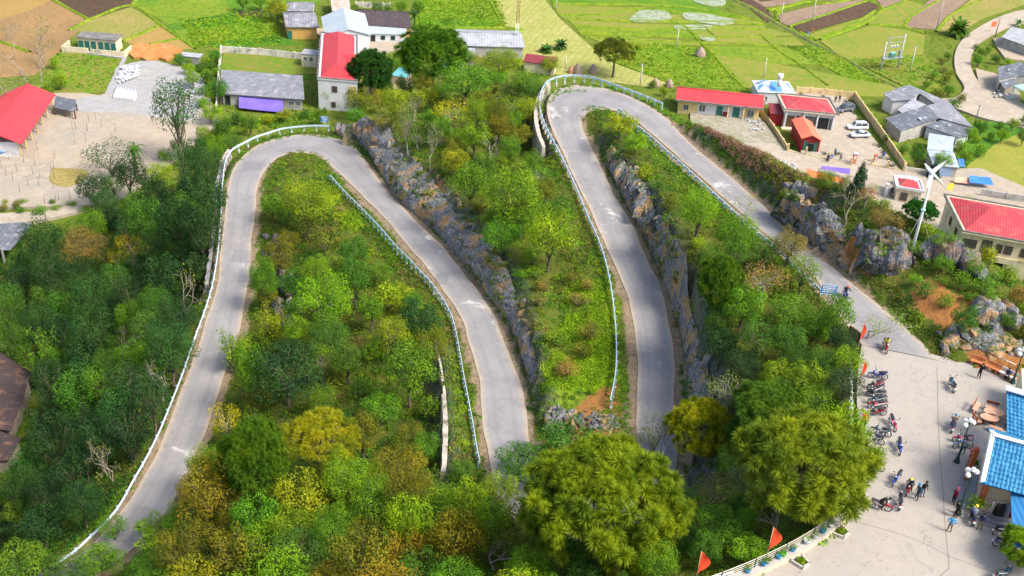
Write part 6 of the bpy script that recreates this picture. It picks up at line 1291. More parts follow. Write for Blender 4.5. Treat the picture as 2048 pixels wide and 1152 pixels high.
b = MB(); g = P(1887, 357, 0); b.box((0, .1, 1.25), (2.4, .12, 2.5)); o = b.obj('sheet_door', mat('blue grey door', (.20, .30, .48), (.25, .34, .5), 1, .5)); o.location = g; tag(o, 'blue grey double door leaning at the front of the white roofed shed', 'door')
tarp('bright blue tarpaulin stretched over a stall at the yellow field', [(1938,351,2.0),(1981,355,2.0),(1987,370,1.4),(1940,365,1.5)], T_BLU, .1, seed=3)
tarp('peach coloured sheet left of the bright blue tarpaulin', [(1911,354,1.6),(1938,355,1.6),(1940,368,1.0),(1908,364,1.0)], T_PCH, .1, seed=4)
tarp('blue sheet hanging at the right side of the white roofed shed', [(1916,317,2.8),(1928,318,2.8),(1930,334,1.4),(1919,333,1.4)], T_BLU, .02, seed=5)
tarp('long orange tarpaulin roof below the compound front wall', [(1612,337,2.4),(1686,357,2.4),(1689,367,1.8),(1616,352,1.8)], T_ORG, .15, seed=6)
tarp('narrow purple blue awning behind the orange tarpaulin', [(1643,331,2.4),(1700,337,2.4),(1700,348,2.1),(1643,338,2.1)], T_PUR, .1, seed=7)
shack('house with a pale corrugated roof at the right edge inside the road bend', [([(2003,74,3.0),(2024,53,3.8),(2080,66,3.8),(2070,98,3.0)], RF_GRL)], [W_GRY], 'house', 'house', 1, 8)
shack('dark grey roofed house at the right edge below the dirt road bend', [([(1996,134,4.0),(2040,124,4.6),(2090,150,4.6),(2035,152,3.6),(1996,160,3.6)], RF_CHR), ([(1998,161,3.0),(2034,154,3.2),(2032,168,2.6),(2010,178,2.4)], RF_CHR)], [W_GRY, W_PLANK], 'house', 'house', 1, 9)
r, Q, Qi, Wi, Di = house('turquoise framed porch building at the right edge', (2027,172), (2085,200), 3.8, 6, roof='flat', over=.2, rmat=RF_MTL, wall=W_GRY, open_=True, name='porch', cat='porch'); 
for c_ in r.children: c_.data.materials.clear(); c_.data.materials.append(W_TRQ)
shack('big old house with a nearly black tiled roof at the left edge', [([(-110,680,5.0),(0,704,5.0),(62,744,3.4),(44,800,3.2),(20,862,3.0),(-110,840,3.4)], RF_BRN)], [W_PLANK], 'old_house', 'house', 0, 10)
shack('lower dark tiled outhouse below the big old house at the left edge', [([(-80,858,3.0),(0,862,2.8),(42,876,2.6),(16,920,2.2),(-80,930,2.2)], RF_BRN)], [W_PLANK], 'outhouse', 'outhouse', 0, 11)
r = thing('arched_shed', 'dark arched corrugated roof beside the street at the left edge', 'shed', P(20, 480, 0)); b = MB(); A0, B0, dd = P(-70, 478, 2.2)-r.location, P(66, 447, 2.2)-r.location, None
v = []; K_ = 9
dv = (P(20, 500, 2.2)-P(66, 447, 2.2)); 
for e in (Vector((0, 0, 0)), dv):
    for k in range(K_+1): p = A0+(B0-A0)*(k/K_)+e; v.append((p.x, p.y, p.z+1.3*math.sin(math.pi*k/K_)))
v += [(x, y, z-.12) for x, y, z in v]; n = K_+1
b.add(v, [(k, k+1, n+k+1, n+k) for k in range(K_)]+[(2*n+k, 3*n+k, 3*n+k+1, 2*n+k+1) for k in range(K_)]+[(n+k, n+k+1, 3*n+k+1, 3*n+k) for k in range(K_)]); b.obj('roof', RF_CHR, r)
b = MB(); 
for e in (Vector((0, 0, 0)), dv):
    for k in (1, 8): p = A0+(B0-A0)*(k/K_)+e; b.box((p.x, p.y, 1.0), (.25, .25, 3.2))
b.obj('posts', W_GRY, r)
house('low grey roofed awning against the right side of the red market hall', (108,215), (150,223), 2.2, C=(112,198), roof='shed', rise=.7, over=.15, rmat=RF_CHR, wall=W_PLANK, open_='wood', name='awning', cat='awning')
# ================================================================= MOTORBIKES, PEOPLE, CARS
def paint(name, c, r=.35, metal=.0): return mat(name, c, tuple(x*.85 for x in c), 3, r, metal, spec=.5)
K_BLK = paint('black paint', (.018, .018, .022)); K_RED = paint('red paint', (.50, .012, .02)); K_BLU = paint('blue paint', (.015, .07, .50)); K_WHT = paint('white plastic', (.72, .74, .78)); K_SLV = paint('silver paint', (.52, .58, .66), .3, .3); K_PNK = paint('pink paint', (.62, .04, .16)); K_LBL = paint('light blue paint', (.16, .32, .62)); K_TEAL = paint('dark teal paint', (.02, .08, .13))
K_TYRE = mat('tyre', (.02, .02, .022), None, 4, .9); K_RIM = mat('rim', (.45, .46, .48), (.3, .3, .32), 4, .35, .6); K_SEAT = mat('seat vinyl', (.02, .022, .035), (.035, .035, .05), 4, .55); K_CHR = mat('chrome', (.62, .64, .66), None, 4, .25, .8); K_YEL = mat('yellow cloth', (.75, .60, .03), (.65, .5, .02), 4, .8); K_LAMP = mat('lamp lens', (.70, .74, .78), None, 3, .2, spec=.6)
def bike_tree(body, accent, shape='step'):
    """a small motorbike along +x (front), wheels on z=0"""
    r = thing('motorbike', 'x', 'motorbike')
    for nm, x in (('front_wheel', .62), ('rear_wheel', -.62)):
        b = MB(); Mx = Matrix.Rotation(R(90), 3, 'X')
        n = 20; R0, R1 = .29, .235; pts = [(x+R0*.93*math.cos(2*math.pi*k/n), 0, .30+R0*.93*math.sin(2*math.pi*k/n)) for k in range(n+1)]; b.tube(pts, .042, 6, cap=False); w = b.obj('wheel', K_TYRE, r)
        b = MB(); pts = [(x+R1*math.cos(2*math.pi*k/n), 0, .30+R1*math.sin(2*math.pi*k/n)) for k in range(n+1)]; b.tube(pts, .02, 4, cap=False)
        for k in range(8): a = k*math.pi/4; b.tube([(x, 0, .3), (x+R1*math.cos(a), 0, .3+R1*math.sin(a))], .009, 3, cap=False)
        b.tube([(x, -.07, .3), (x, .07, .3)], .04, 8); b.obj('rim', K_RIM, w)
    b = MB()
    def sect(L):                                     # loft of ellipse sections (x, z, half width, half height)
        n = 8; vs = []
        for x, z, a, h in L: vs += [(x, a*math.cos(2*math.pi*k/n), z+h*math.sin(2*math.pi*k/n)) for k in range(n)]
        b.add(vs, [(i*n+k, i*n+(k+1) % n, (i+1)*n+(k+1) % n, (i+1)*n+k) for i in range(len(L)-1) for k in range(n)]+[tuple(range(n-1, -1, -1)), tuple(range(len(vs)-n, len(vs)))], 0, True)
    if shape == 'step': sect([(.50, .93, .08, .07), (.42, .78, .15, .16), (.34, .62, .17, .18), (.24, .46, .10, .10), (.02, .42, .09, .08), (-.16, .52, .11, .12), (-.45, .66, .12, .09), (-.78, .76, .05, .04)])
    else: sect([(.34, .82, .05, .06), (.26, .80, .12, .10), (.05, .80, .15, .12), (-.12, .72, .11, .10), (-.4, .70, .10, .07), (-.8, .80, .04, .04)])
    b.box((.62, 0, .615), (.42, .09, .03)); b.box((.84, 0, .54), (.1, .09, .12), ry=.8); b.obj('body', body, r)
    b = MB(); sect([(.02, .80, .06, .03), (-.12, .80, .14, .06), (-.40, .83, .155, .06), (-.72, .89, .12, .06), (-.78, .90, .05, .02)]); b.obj('seat', K_SEAT, r)
    b = MB(); b.tube([(.62, .07, .3), (.44, .07, .9)], .022, 5); b.tube([(.62, -.07, .3), (.44, -.07, .9)], .022, 5); b.tube([(.42, 0, .8), (.36, 0, 1.0)], .03, 6); b.tube([(.24, .34, 1.02), (.36, .16, 1.04), (.38, 0, 1.0), (.36, -.16, 1.04), (.24, -.34, 1.02)], .016, 5)
    h = b.obj('handlebar', K_BLK, r)
    for s in (-1, 1):
        b = MB(); b.tube([(.34, .2*s, 1.04), (.36, .27*s, 1.2)], .008, 4); b.box((.35, .29*s, 1.22), (.03, .12, .07)); b.obj('mirror', K_BLK, h)
    b = MB(); b.ball((.50, 0, .95), .085, n=8, sc=(.7, 1, .8)); b.obj('headlight', K_LAMP, r)
    b = MB(); b.box((0, 0, .33), (.34, .2, .22)); b.tube([(.05, 0, .3), (.05, -.16, .25)], .02, 4); b.tube([(-.62, .05, .3), (-.1, .06, .34)], .02, 4); b.tube([(-.1, .1, .2), (-.16, .22, .02)], .014, 4); b.tube([(-.62, .1, .32), (-.5, .1, .62)], .022, 5); b.tube([(-.62, -.1, .32), (-.5, -.1, .62)], .022, 5); b.obj('engine', mat('engine metal', (.10, .10, .11), (.2, .2, .21), 6, .5, .5), r)
    b = MB(); b.tube([(.02, -.13, .24), (-.3, -.15, .26), (-.85, -.16, .38)], [.022, .035, .05], 7); b.obj('exhaust', K_CHR, r)
    b = MB(); b.box((-.86, 0, .72), (.05, .12, .06)); b.obj('tail_light', K_RED, r); b = MB(); b.box((-.93, 0, .58), (.02, .2, .15), ry=.3); b.obj('plate', K_WHT, r)
    for s in (-1, 1): b = MB(); b.box((-.12, .125*s, .60), (1.0, .02, .08), ry=.32); b.obj('side_panel', accent, r)
    return r
BIKES = dict(red=(K_RED, K_WHT), black=(K_BLK, K_RED), blue=(K_BLU, K_WHT), silver=(K_BLK, K_SLV), pink=(K_PNK, K_WHT), dark=(K_TEAL, K_SLV), big=(K_LBL, K_WHT), whiteblk=(K_BLK, K_WHT), scblue=(K_BLU, K_BLK))
BP = {}
def bike(kind, rear, front, label, z=ZP+.03, group='motorbikes on the plaza', s=1.0):
    if kind not in BP: BP[kind] = bike_tree(*BIKES[kind], shape='big' if kind in ('big', 'black2') else 'step'); first = True
    else: first = False
    a, c = P(rear[0], rear[1], z), P(front[0], front[1], z); m = (a+c)/2; rz = math.atan2(c.y-a.y, c.x-a.x)
    if first: o = BP[kind]; o.location = m; o.rotation_euler = (0, 0, rz); o['label'] = label; o['group'] = group
    else: o = dup(BP[kind], m, rz, label, group)
    o.scale = (s,)*3; return o, m, rz
b_ = bike
b_('scblue', (1766,759), (1742,756), 'blue black motorbike half hidden behind leaves at the top of the fence row')
b_('black', (1764,774), (1736,779), 'black motorbike with red panels, second from the top of the fence row')
b_('whiteblk', (1764,785), (1735,790), 'black and white motorbike, third from the top of the fence row')
b_('silver', (1768,798), (1734,793), 'motorbike with a silver blue rear panel in the middle of the fence row')
b_('dark', (1769,807), (1737,808), 'dark teal motorbike directly below the silver one in the fence row')
b_('red', (1770,818), (1737,817), 'red motorbike, second from the bottom of the fence row')
b_('black', (1769,831), (1735,832), 'bottom motorbike of the fence row, dark with a red front fork')
b_('pink', (1779,844), (1789,864), 'pink red scooter facing the viewer below the fence row')
b_('dark', (1774,874), (1746,866), 'dark motorbike beside the blue green bush at the fence'); b_('whiteblk', (1760,889), (1733,879), 'black motorbike parked just below the dark one at the fence')
b_('scblue', (1795,889), (1799,912), 'blue scooter standing alone, front wheel towards the viewer')
b_('black', (1759,943), (1731,937), 'dark motorbike half hidden by the wide pine')
b_('blue', (1800,954), (1783,976), 'bright blue motorbike leaning beside the red one with a rider')
b_('red', (1820,974), (1812,993), 'red scooter ridden by the person in a yellow helmet')
b_('whiteblk', (1798,1022), (1798,998), 'black scooter seen from behind with a white number plate')
b_('red', (1741,1014), (1776,1023), 'red motorbike with silver exhaust under the bending person in black')
b_('dark', (1908,788), (1897,765), 'dark scooter standing alone in the middle of the plaza below the benches')
b_('scblue', (1902,870), (1905,845), 'blue scooter with rider left of the tables')
b_('big', (1944,897), (1904,897), 'large light blue trail motorbike behind the lamp post')
b_('pink', (1942,887), (1905,884), 'red motorbike behind the large light blue one')
b_('scblue', (1945,1054), (1943,1028), 'small dark scooter under the man in the yellow helmet')
b_('whiteblk', (1986,1070), (2020,1064), 'black and white motorbike at the edge of the corrugated blue roof, upper one')
b_('blue', (1990,1092), (2024,1096), 'blue motorbike with silver exhaust at the edge of the corrugated blue roof')
b_('dark', (1988,1160), (2016,1150), 'dark motorbike at the bottom edge beside the corner pine')
b_('blue', (1686,586), (1694,606), 'blue motorbike coming up the road past the blue sign', 36.85, None)
b_('red', (1766,689), (1773,711), 'white fronted motorbike entering the plaza under the long leaved tree', 37.55, None)
b_('blue', (1657,322), (1664,317), 'blue motorbike outside the compound gate', .55, None, 1.1); b_('scblue', (1762,318), (1770,312), 'light motorbike by the ball shrubs inside the compound', .55, None, 1.1); b_('red', (1783,394), (1782,386), 'motorbike beside the white gatepost', .55, None, 1.1)
# ---- people: one continuous skinned body, clothes as colours of that surface and separate hair, helmet
SKIN = mat('skin', (.42, .25, .17), (.38, .22, .15), 5, .6); HAIR = mat('black hair', (.012, .010, .010), None, 5, .6)
def cloth(n, c): return mat('cloth '+n, c, tuple(x*.75 for x in c), 6, .9)
CL = dict(black=cloth('black', (.014, .014, .017)), navy=cloth('navy', (.012, .025, .09)), grey=cloth('grey', (.16, .20, .27)), lgrey=cloth('light grey', (.36, .36, .44)), blue=cloth('bright blue', (.05, .32, .66)), jeans=cloth('jeans', (.035, .10, .24)), teal=cloth('dark teal', (.02, .07, .11)), red=cloth('dark red', (.22, .012, .03)), brown=cloth('brown', (.10, .07, .05)), white=cloth('white', (.62, .62, .64)), yellow=cloth('yellow', (.72, .62, .03)), kh=cloth('khaki', (.22, .17, .12)), orange=cloth('orange', (.6, .2, .06)), shoe=cloth('shoe', (.03, .025, .02)))
HM = dict(pink=paint('pink helmet', (.70, .05, .18)), yellow=paint('yellow helmet', (.78, .62, .05)), blue=paint('blue helmet', (.03, .22, .42)), white=paint('white helmet', (.7, .7, .72)), red=paint('red helmet', (.6, .05, .05)))
def person(label, px, py, z, rz, top, leg, pose='stand', head=None, H=1.66, group=None, at=None, cap=None, lean=0.0):
    """rz: heading of the body (its front is +x)"""
    g = at if at is not None else P(px, py, z); r = thing('person', label, 'person', g, rz, group); k = H/1.7
    hip, kn, an = .90, .48, .07
    V = {}; A = lambda n, x, y, z_, rad: V.__setitem__(n, (x*k, y*k, z_*k, rad*k))
    L = lean; sp = .14
    legs = {'stand': ((.02, .10), (.03, .11)), 'walk': ((.14, .10), (-.16, .10)), 'ride': None, 'bend': ((.0, .12), (.02, .14)), 'sit': None}
    if pose in ('ride', 'sit'): hz_ = .80 if pose == 'ride' else .46
    else: hz_ = hip
    A('pelvis', 0, 0, hz_, .125); A('waist', .03+.10*L, 0, hz_+.20, .115); A('chest', .06+.40*L, 0, hz_+.40-.08*L, .145); A('neck', .08+.62*L, 0, hz_+.55-.20*L, .055); A('head0', .10+.70*L, 0, hz_+.63-.24*L, .075); A('head', .12+.76*L, 0, hz_+.74-.28*L, .098); A('head1', .12+.79*L, 0, hz_+.81-.30*L, .07)
    E = [('pelvis', 'waist', 't'), ('waist', 'chest', 't'), ('chest', 'neck', 't'), ('neck', 'head0', 's'), ('head0', 'head', 's'), ('head', 'head1', 's')]
    cx_, cz_ = V['chest'][0]/k, V['chest'][2]/k+.06
    for s, sn in ((1, 'l'), (-1, 'r')):
        A('hip'+sn, 0, .095*s, hz_-.04, .098)
        if pose == 'ride': A('kn'+sn, .34, .19*s, hz_-.14, .072); A('an'+sn, .20, .22*s, hz_-.55, .048); A('toe'+sn, .34, .23*s, hz_-.60, .035)
        elif pose == 'sit': A('kn'+sn, .42, .12*s, .48, .072); A('an'+sn, .44, .12*s, .08, .048); A('toe'+sn, .60, .12*s, .04, .035)
        else:
            dx, sy = legs[pose][0 if s > 0 else 1] if isinstance(legs[pose][0], tuple) else legs[pose]
            A('kn'+sn, dx*.6+.03, (.1+sy*.1)*s, kn, .068); A('an'+sn, dx, (.09+sy*.5)*s, an+.01, .045); A('toe'+sn, dx+.15, (.10+sy*.5)*s, .035, .035)
        E += [('pelvis', 'hip'+sn, 'p'), ('hip'+sn, 'kn'+sn, 'p'), ('kn'+sn, 'an'+sn, 'p'), ('an'+sn, 'toe'+sn, 'f')]
        A('sh'+sn, cx_-.01, .185*s, cz_, .062)
        if pose == 'ride': A('el'+sn, cx_+.16, .26*s, cz_-.20, .046); A('wr'+sn, .46, .27*s, 1.03, .032); A('ha'+sn, .50, .27*s, 1.02, .03)
        elif pose == 'bend': A('el'+sn, cx_+.12, .2*s, cz_-.28, .046); A('wr'+sn, cx_+.26, .16*s, cz_-.46, .032); A('ha'+sn, cx_+.30, .16*s, cz_-.50, .03)
        elif pose == 'sit': A('el'+sn, .10, .24*s, .66, .046); A('wr'+sn, .32, .14*s, .60, .032); A('ha'+sn, .37, .13*s, .59, .03)
        elif pose == 'stand' and cap == 'phone': A('el'+sn, cx_+.10, .24*s, cz_-.22, .046); A('wr'+sn, cx_+.34, .08*s, cz_+.02, .032); A('ha'+sn, cx_+.38, .07*s, cz_+.05, .03)
        elif cap == 'hips': A('el'+sn, cx_-.10, .36*s, cz_-.24, .046); A('wr'+sn, .06, .20*s, hz_+.04, .032); A('ha'+sn, .10, .17*s, hz_+.02, .03)
        else: A('el'+sn, cx_-.03, .25*s, cz_-.28, .046); A('wr'+sn, cx_+.05, .26*s, cz_-.52, .032); A('ha'+sn, cx_+.07, .26*s, cz_-.59, .03)
        E += [('chest', 'sh'+sn, 't'), ('sh'+sn, 'el'+sn, 't'), ('el'+sn, 'wr'+sn, 't'), ('wr'+sn, 'ha'+sn, 's')]
    names = list(V); me = bpy.data.meshes.new('body'); me.from_pydata([V[n][:3] for n in names], [(names.index(a), names.index(b)) for a, b, _ in E], [])
    o = bpy.data.objects.new('body', me); COL.objects.link(o); sk = o.modifiers.new('skin', 'SKIN'); o.modifiers.new('sub', 'SUBSURF').levels = 1
    for i, n in enumerate(names): sv = me.skin_vertices[0].data[i]; sv.radius = (V[n][3],)*2; sv.use_root = (n == 'pelvis')
    dg = bpy.context.evaluated_depsgraph_get(); ev = o.evaluated_get(dg); m2 = bpy.data.meshes.new_from_object(ev); o.modifiers.clear(); o.data = m2; bpy.data.meshes.remove(me)
    mats = {'t': CL[top], 'p': CL[leg], 's': SKIN, 'f': CL['shoe']}; keys = list(mats); 
    for q in keys: m2.materials.append(mats[q])
    segs = [(Vector(V[a][:3]), Vector(V[b][:3]), keys.index(c)) for a, b, c in E]
    for f in m2.polygons:
        c = f.center; best = 9; bi = 0
        for a, b, ki in segs:
            d = b-a; t = max(0, min(1, (c-a).dot(d)/d.length_squared)); dd = (c-(a+d*t)).length
            if dd < best: best, bi = dd, ki
        f.material_index = bi; f.use_smooth = True
    # fingers, thumb, face: joined into the same body mesh
    b = MB(); b.v = [tuple(v.co) for v in m2.vertices]; b.f = [tuple(f.vertices) for f in m2.polygons]; b.m = [f.material_index for f in m2.polygons]; b.sm = [True]*len(b.f)
    si = keys.index('s')
    for s, sn in ((1, 'l'), (-1, 'r')):
        w_, h_ = Vector(V['wr'+sn][:3]), Vector(V['ha'+sn][:3]); d = (h_-w_).normalized(); sd_ = d.cross(Vector((0, 0, 1))); sd_ = sd_.normalized() if sd_.length > .1 else Vector((0, 1, 0)); up_ = sd_.cross(d)
        for j, ln in enumerate((.065, .078, .072, .056)): q0 = h_+sd_*(.022*(j-1.5)); b.tube([q0, q0+d*ln*.5-up_*.004, q0+d*ln*.85-up_*.022, q0+d*ln*.8-up_*.04], [.0095, .009, .008, .006], 5, si)
        q0 = h_-d*.03+sd_*.03*s; b.tube([q0, q0+d*.03+sd_*.022*s, q0+d*.055+sd_*.018*s-up_*.015], [.011, .010, .007], 5, si)
    hd = Vector(V['head'][:3]); b.ball(hd+Vector((.098*k, 0, -.005)), .016*k, si, 6, (1, .8, 1.4))
    for s in (-1, 1): b.ball(hd+Vector((0, .097*k*s, 0)), .022*k, si, 6, (.8, .4, 1.3)); b.ball(hd+Vector((.088*k, .034*k*s, .02*k)), .011*k, 3, 6)
    b.box(tuple(hd+Vector((.092*k, 0, -.045*k))), (.012, .045, .01), 3)
    o2 = b.obj('body', [mats[q] for q in keys], r); bpy.data.objects.remove(o)
    # hair or helmet
    t = MB(); prof = [(.001, .118), (.05, .110), (.09, .080), (.112, .035), (.114, -.005), (.10, -.03)]
    if head in HM: prof = [(.001, .150), (.06, .140), (.105, .105), (.13, .05), (.132, -.01), (.12, -.03)]
    t.lathe([(a*k, z_*k) for a, z_ in reversed(prof)], 12, tuple(hd+Vector((-.012, 0, .02*k)))); 
    if head in HM: t.box(tuple(hd+Vector((.13*k, 0, .05*k))), (.08*k, .15*k, .015))
    t.obj('helmet' if head in HM else 'hair', HM.get(head, HAIR), r)
    if cap == 'phone': t = MB(); t.box(tuple(Vector(V['hal'][:3])+Vector((.04, -.06, .05))), (.015, .15, .075)); t.obj('phone', K_WHT, r)
    return r
pz = ZP+.02
D = lambda dx, dy: math.atan2(-dy, dx)           # heading from a picture direction
person('person in black clothes holding up a phone in front of the orange benches', 1956, 757, pz, D(1, -.6), 'black', 'black', cap='phone')
person('person in dark clothes sitting on the white bench by the lamp post', 0, 0, pz, D(-.4, 1), 'navy', 'black', 'sit', at=P(2013, 757, pz))
person('person in black walking jacket and pink helmet beside the grass bed of the building', 1936, 932, pz, D(-1, -.3), 'black', 'jeans', head='pink')
person('man in light grey shirt and blue jeans standing at the trail motorbike', 1924, 909, pz, D(.2, -1), 'lgrey', 'jeans')
person('person in dark red jacket and pink helmet left of the second lamp post', 1904, 1008, pz, D(1, -.2), 'red', 'black', head='pink')
person('person in a long black coat at the foot of the second lamp post', 1911, 1034, pz, D(-1, .2), 'black', 'black')
person('man in a bright blue shirt standing nearest the viewer', 1897, 1064, pz, D(.5, -1), 'blue', 'kh', cap='hips', head=None)
person('person in navy jacket and khaki trousers beside the small scooter', 1958, 1058, pz, D(-.3, 1), 'navy', 'kh')
person('man in black jacket and grey trousers in the middle of the plaza', 1843, 993, pz, D(.2, 1), 'black', 'grey')
person('person with blue hood and dark teal coat beside the man in black jacket', 1833, 999, pz, D(-1, .3), 'teal', 'teal', head='blue')
def rider(label, rear, front, z, top, leg, head, lean=.35, off_=-.22, **k):
    a, c = P(rear[0], rear[1], z), P(front[0], front[1], z); d = (c-a).normalized(); m = (a+c)/2+d*off_; return person(label, 0, 0, z, math.atan2(d.y, d.x), top, leg, 'ride', head, at=Vector((m.x, m.y, z)), lean=lean, **k)
rider('rider in navy with yellow helmet sitting on the red scooter', (1820,974), (1812,993), ZP+.03, 'navy', 'black', 'yellow')
rider('person in black bending over the handlebar of the red motorbike', (1741,1014), (1776,1023), ZP+.03, 'black', 'black', None, .75, -.1)
rider('rider in dark jacket with a white bag on the blue scooter left of the tables', (1902,870), (1905,845), ZP+.03, 'brown', 'jeans', 'blue')
rider('man in grey jacket and yellow helmet on the small scooter', (1945,1054), (1943,1028), ZP+.03, 'grey', 'navy', 'yellow', .2)
rider('rider in blue with red helmet on the upper road', (1686,586), (1694,606), 36.85, 'navy', 'jeans', 'red')
rider('rider in a yellow jacket entering the plaza', (1766,689), (1773,711), 37.55, 'yellow', 'kh', None)
for (x, y, t_, l_, lb) in [(1654,324,'black','black','person in dark clothes outside the compound gate, left one'),(1680,322,'grey','black','person in grey standing under the gateway arch'),(1669,312,'jeans','black','person beside the blue motorbike outside the compound'),(1670,205,'black','black','person in black behind the dark car, left one'),(1678,204,'black','navy','person in black behind the dark car, right one'),(1615,74,'blue','white','person in blue and white working beside the dark ploughed field'),(1624,67,'orange','orange','person in orange working beside the dark ploughed field'),(1782,389,'navy','black','person at the motorbike by the white gatepost')]:
    person(lb, x, y, .55, D(-.3, 1), t_, l_, H=1.75)
# ---- cars
def car(label, front, rear, body, kind='sedan', z=.52):
    a, c = P(rear[0], rear[1], z), P(front[0], front[1], z); m = (a+c)/2; r = thing('parked_car', label, 'car', m, math.atan2(c.y-a.y, c.x-a.x)); b = MB()
    van = kind != 'sedan'; L, W, H = (4.5, 1.72, 1.46) if not van else (4.6, 1.82, 1.80)
    def loft(mb, secs, mi=0):
        n = 12; vs = []
        for x, z0, z1, w in secs:
            for k in range(n):
                t = 2*math.pi*(k+.5)/n; c_, s_ = math.cos(t), math.sin(t); vs.append((x, w*math.copysign(abs(c_)**.5, c_), (z0+z1)/2+(z1-z0)/2*math.copysign(abs(s_)**.55, s_)))
        mb.add(vs, [(i*n+k, (i+1)*n+k, (i+1)*n+(k+1) % n, i*n+(k+1) % n) for i in range(len(secs)-1) for k in range(n)]+[tuple(range(n)), tuple(range(len(vs)-1, len(vs)-n-1, -1))], mi, True)
    w = W/2; ht = .88 if not van else .98
    loft(b, [(L/2, .32, .62, w*.72), (L/2-.12, .24, .72, w*.9), (L/2-.5, .2, .80, w*.98), (.9, .2, ht, w), (-1.4, .2, ht+.02, w), (-L/2+.35, .22, ht, w*.97), (-L/2+.05, .26, ht-.08, w*.88), (-L/2, .34, ht-.2, w*.78)])
    if van: loft(b, [(1.25, ht-.08, ht+.02, w*.86), (.55, ht-.08, H-.06, w*.80), (.1, ht-.08, H, w*.82), (-1.6, ht-.08, H-.02, w*.82), (-2.1, ht-.08, H-.25, w*.8), (-L/2+.06, ht-.1, ht+.05, w*.8)])
    else: loft(b, [(1.0, ht-.08, ht, w*.84), (.35, ht-.08, H-.05, w*.72), (-.1, ht-.08, H, w*.74), (-.8, ht-.08, H-.03, w*.74), (-1.65, ht-.08, ht+.05, w*.80)])
    bo = b.obj('body', body, r); g = MB(); zt = H-.12; zb = ht+.04
    x0, x1 = (-1.9, .55) if van else (-1.15, .45)
    for s in (-1, 1):
        for q0, q1 in ((x0, (x0+x1)/2-.06), ((x0+x1)/2+.06, x1)):
            y0, y1 = s*w*.885, s*w*.815 if van else s*w*.77
            g.add([(q0-(0 if q0 > x0 else .12), y0, zb), (q1+(.22 if q1 == x1 else 0), y0, zb), (q1, y1, zt), (q0+.08, y1, zt), (q0-(0 if q0 > x0 else .12), y0-s*.1, zb), (q1+.2, y0-s*.1, zb), (q1, y1-s*.1, zt), (q0+.08, y1-s*.1, zt)], [(0, 1, 2, 3), (7, 6, 5, 4), (0, 4, 5, 1), (1, 5, 6, 2), (2, 6, 7, 3), (3, 7, 4, 0)])
    fx = (1.22, .62) if van else (1.0, .42); g.slab([(fx[0], w*.72, zb+.0), (fx[0], -w*.72, zb), (fx[1], -w*.62, zt+.03), (fx[1], w*.62, zt+.03)], .03)
    rx = (-L/2+.12, -2.0) if van else (-1.62, -.95); g.slab([(rx[0], w*.66, zb+.04), (rx[0], -w*.66, zb+.04), (rx[1], -w*.58, zt+.02), (rx[1], w*.58, zt+.02)], .03)
    g.obj('windows', M_GLASS, bo)
    for x in (L*.30, -L*.29):
        for s in (-1, 1):
            b = MB(); b.lathe([(.0, -.1), (.32, -.1), (.33, 0), (.32, .09), (.001, .09)], 16, (x, s*(w-.06), .32), M=Matrix.Rotation(R(90), 3, 'X')); wh = b.obj('wheel', K_TYRE, r); b = MB(); b.lathe([(.001, -.115), (.21, -.112), (.21, .112), (.001, .115)], 12, (x, s*(w-.06), .32), M=Matrix.Rotation(R(90), 3, 'X')); b.obj('rim', K_RIM, wh)
    for s in (-1, 1):
        b = MB(); b.ball((L/2-.16, s*w*.66, .64), .12, n=8, sc=(.9, 1.4, .7)); b.obj('headlight', K_LAMP, r); b = MB(); b.ball((-L/2+.08, s*w*.68, .72), .1, n=8, sc=(.5, 1.2, 1.2)); b.obj('tail_light', K_RED, r)
        b = MB(); b.ball((.75, s*(w+.08), ht+.08), .09, n=8, sc=(.6, 1.1, .7)); b.obj('mirror', body, bo)
    b = MB(); b.box((L/2-.02, 0, .42), (.06, W*.55, .16)); b.obj('grille', K_BLK, r); return r
car('dark grey people carrier parked behind the shop', (1675,224), (1704,220), paint('charcoal car paint', (.07, .08, .11)), 'van')
car('white people carrier, upper of the two pale cars in the yard', (1693,258), (1734,258), paint('white car paint', (.68, .70, .74)), 'van')
car('silver saloon car, lower of the two pale cars in the yard', (1700,274), (1738,273), K_SLV)
# ================================================================= POLES, TURBINE, HAYSTACKS ...
M_CPOLE = mat('concrete pole', (.50, .48, .45), (.40, .39, .37), 2, .9); M_DPOLE = mat('dark pole', (.12, .11, .12), (.18, .17, .17), 2, .8); M_STEEL = mat('steel', (.36, .39, .41), (.28, .31, .33), 3, .5, .4)
def height_to(g, ty):
    """height of a vertical thing standing at g whose top shows at picture row ty"""
    lo, hi = .1, 60
    for _ in range(40):
        m_ = (lo+hi)/2
        if proj((g.x, g.y, g.z+m_))[1] > ty: lo = m_
        else: hi = m_
    return lo
def pole(label, x, y, ty, m=None, r0=.16, r1=.10, arm=None, g=None):
    g = g or P(x, y, .03); h = height_to(g, ty); r = thing('utility_pole', label, 'pole', g); b = MB(); b.tube([(0, 0, -.4), (0, 0, h)], [r0, r1], 8); b.obj('pole', m or M_CPOLE, r)
    if arm: b = MB(); b.box((0, 0, h-.35), (arm, .12, .12)); [b.lathe([(.05, 0), (.07, .1), (.03, .2)], 6, (s*arm*.45, 0, h-.3)) for s in (-1, 0, 1)]; b.obj('crossarm', M_STEEL, r)
    return r, h, g
pole('short white pole at the top edge left of the green paddies', 1112, 18, -14); pole('short pale pole just behind the top bend guardrail', 1131, 137, 114)
pole('white pole standing alone in the lime paddies', 1353, 94, 58); pole('concrete pole with a small crossarm behind the outer guardrail end', 1280, 171, 127, arm=.9)
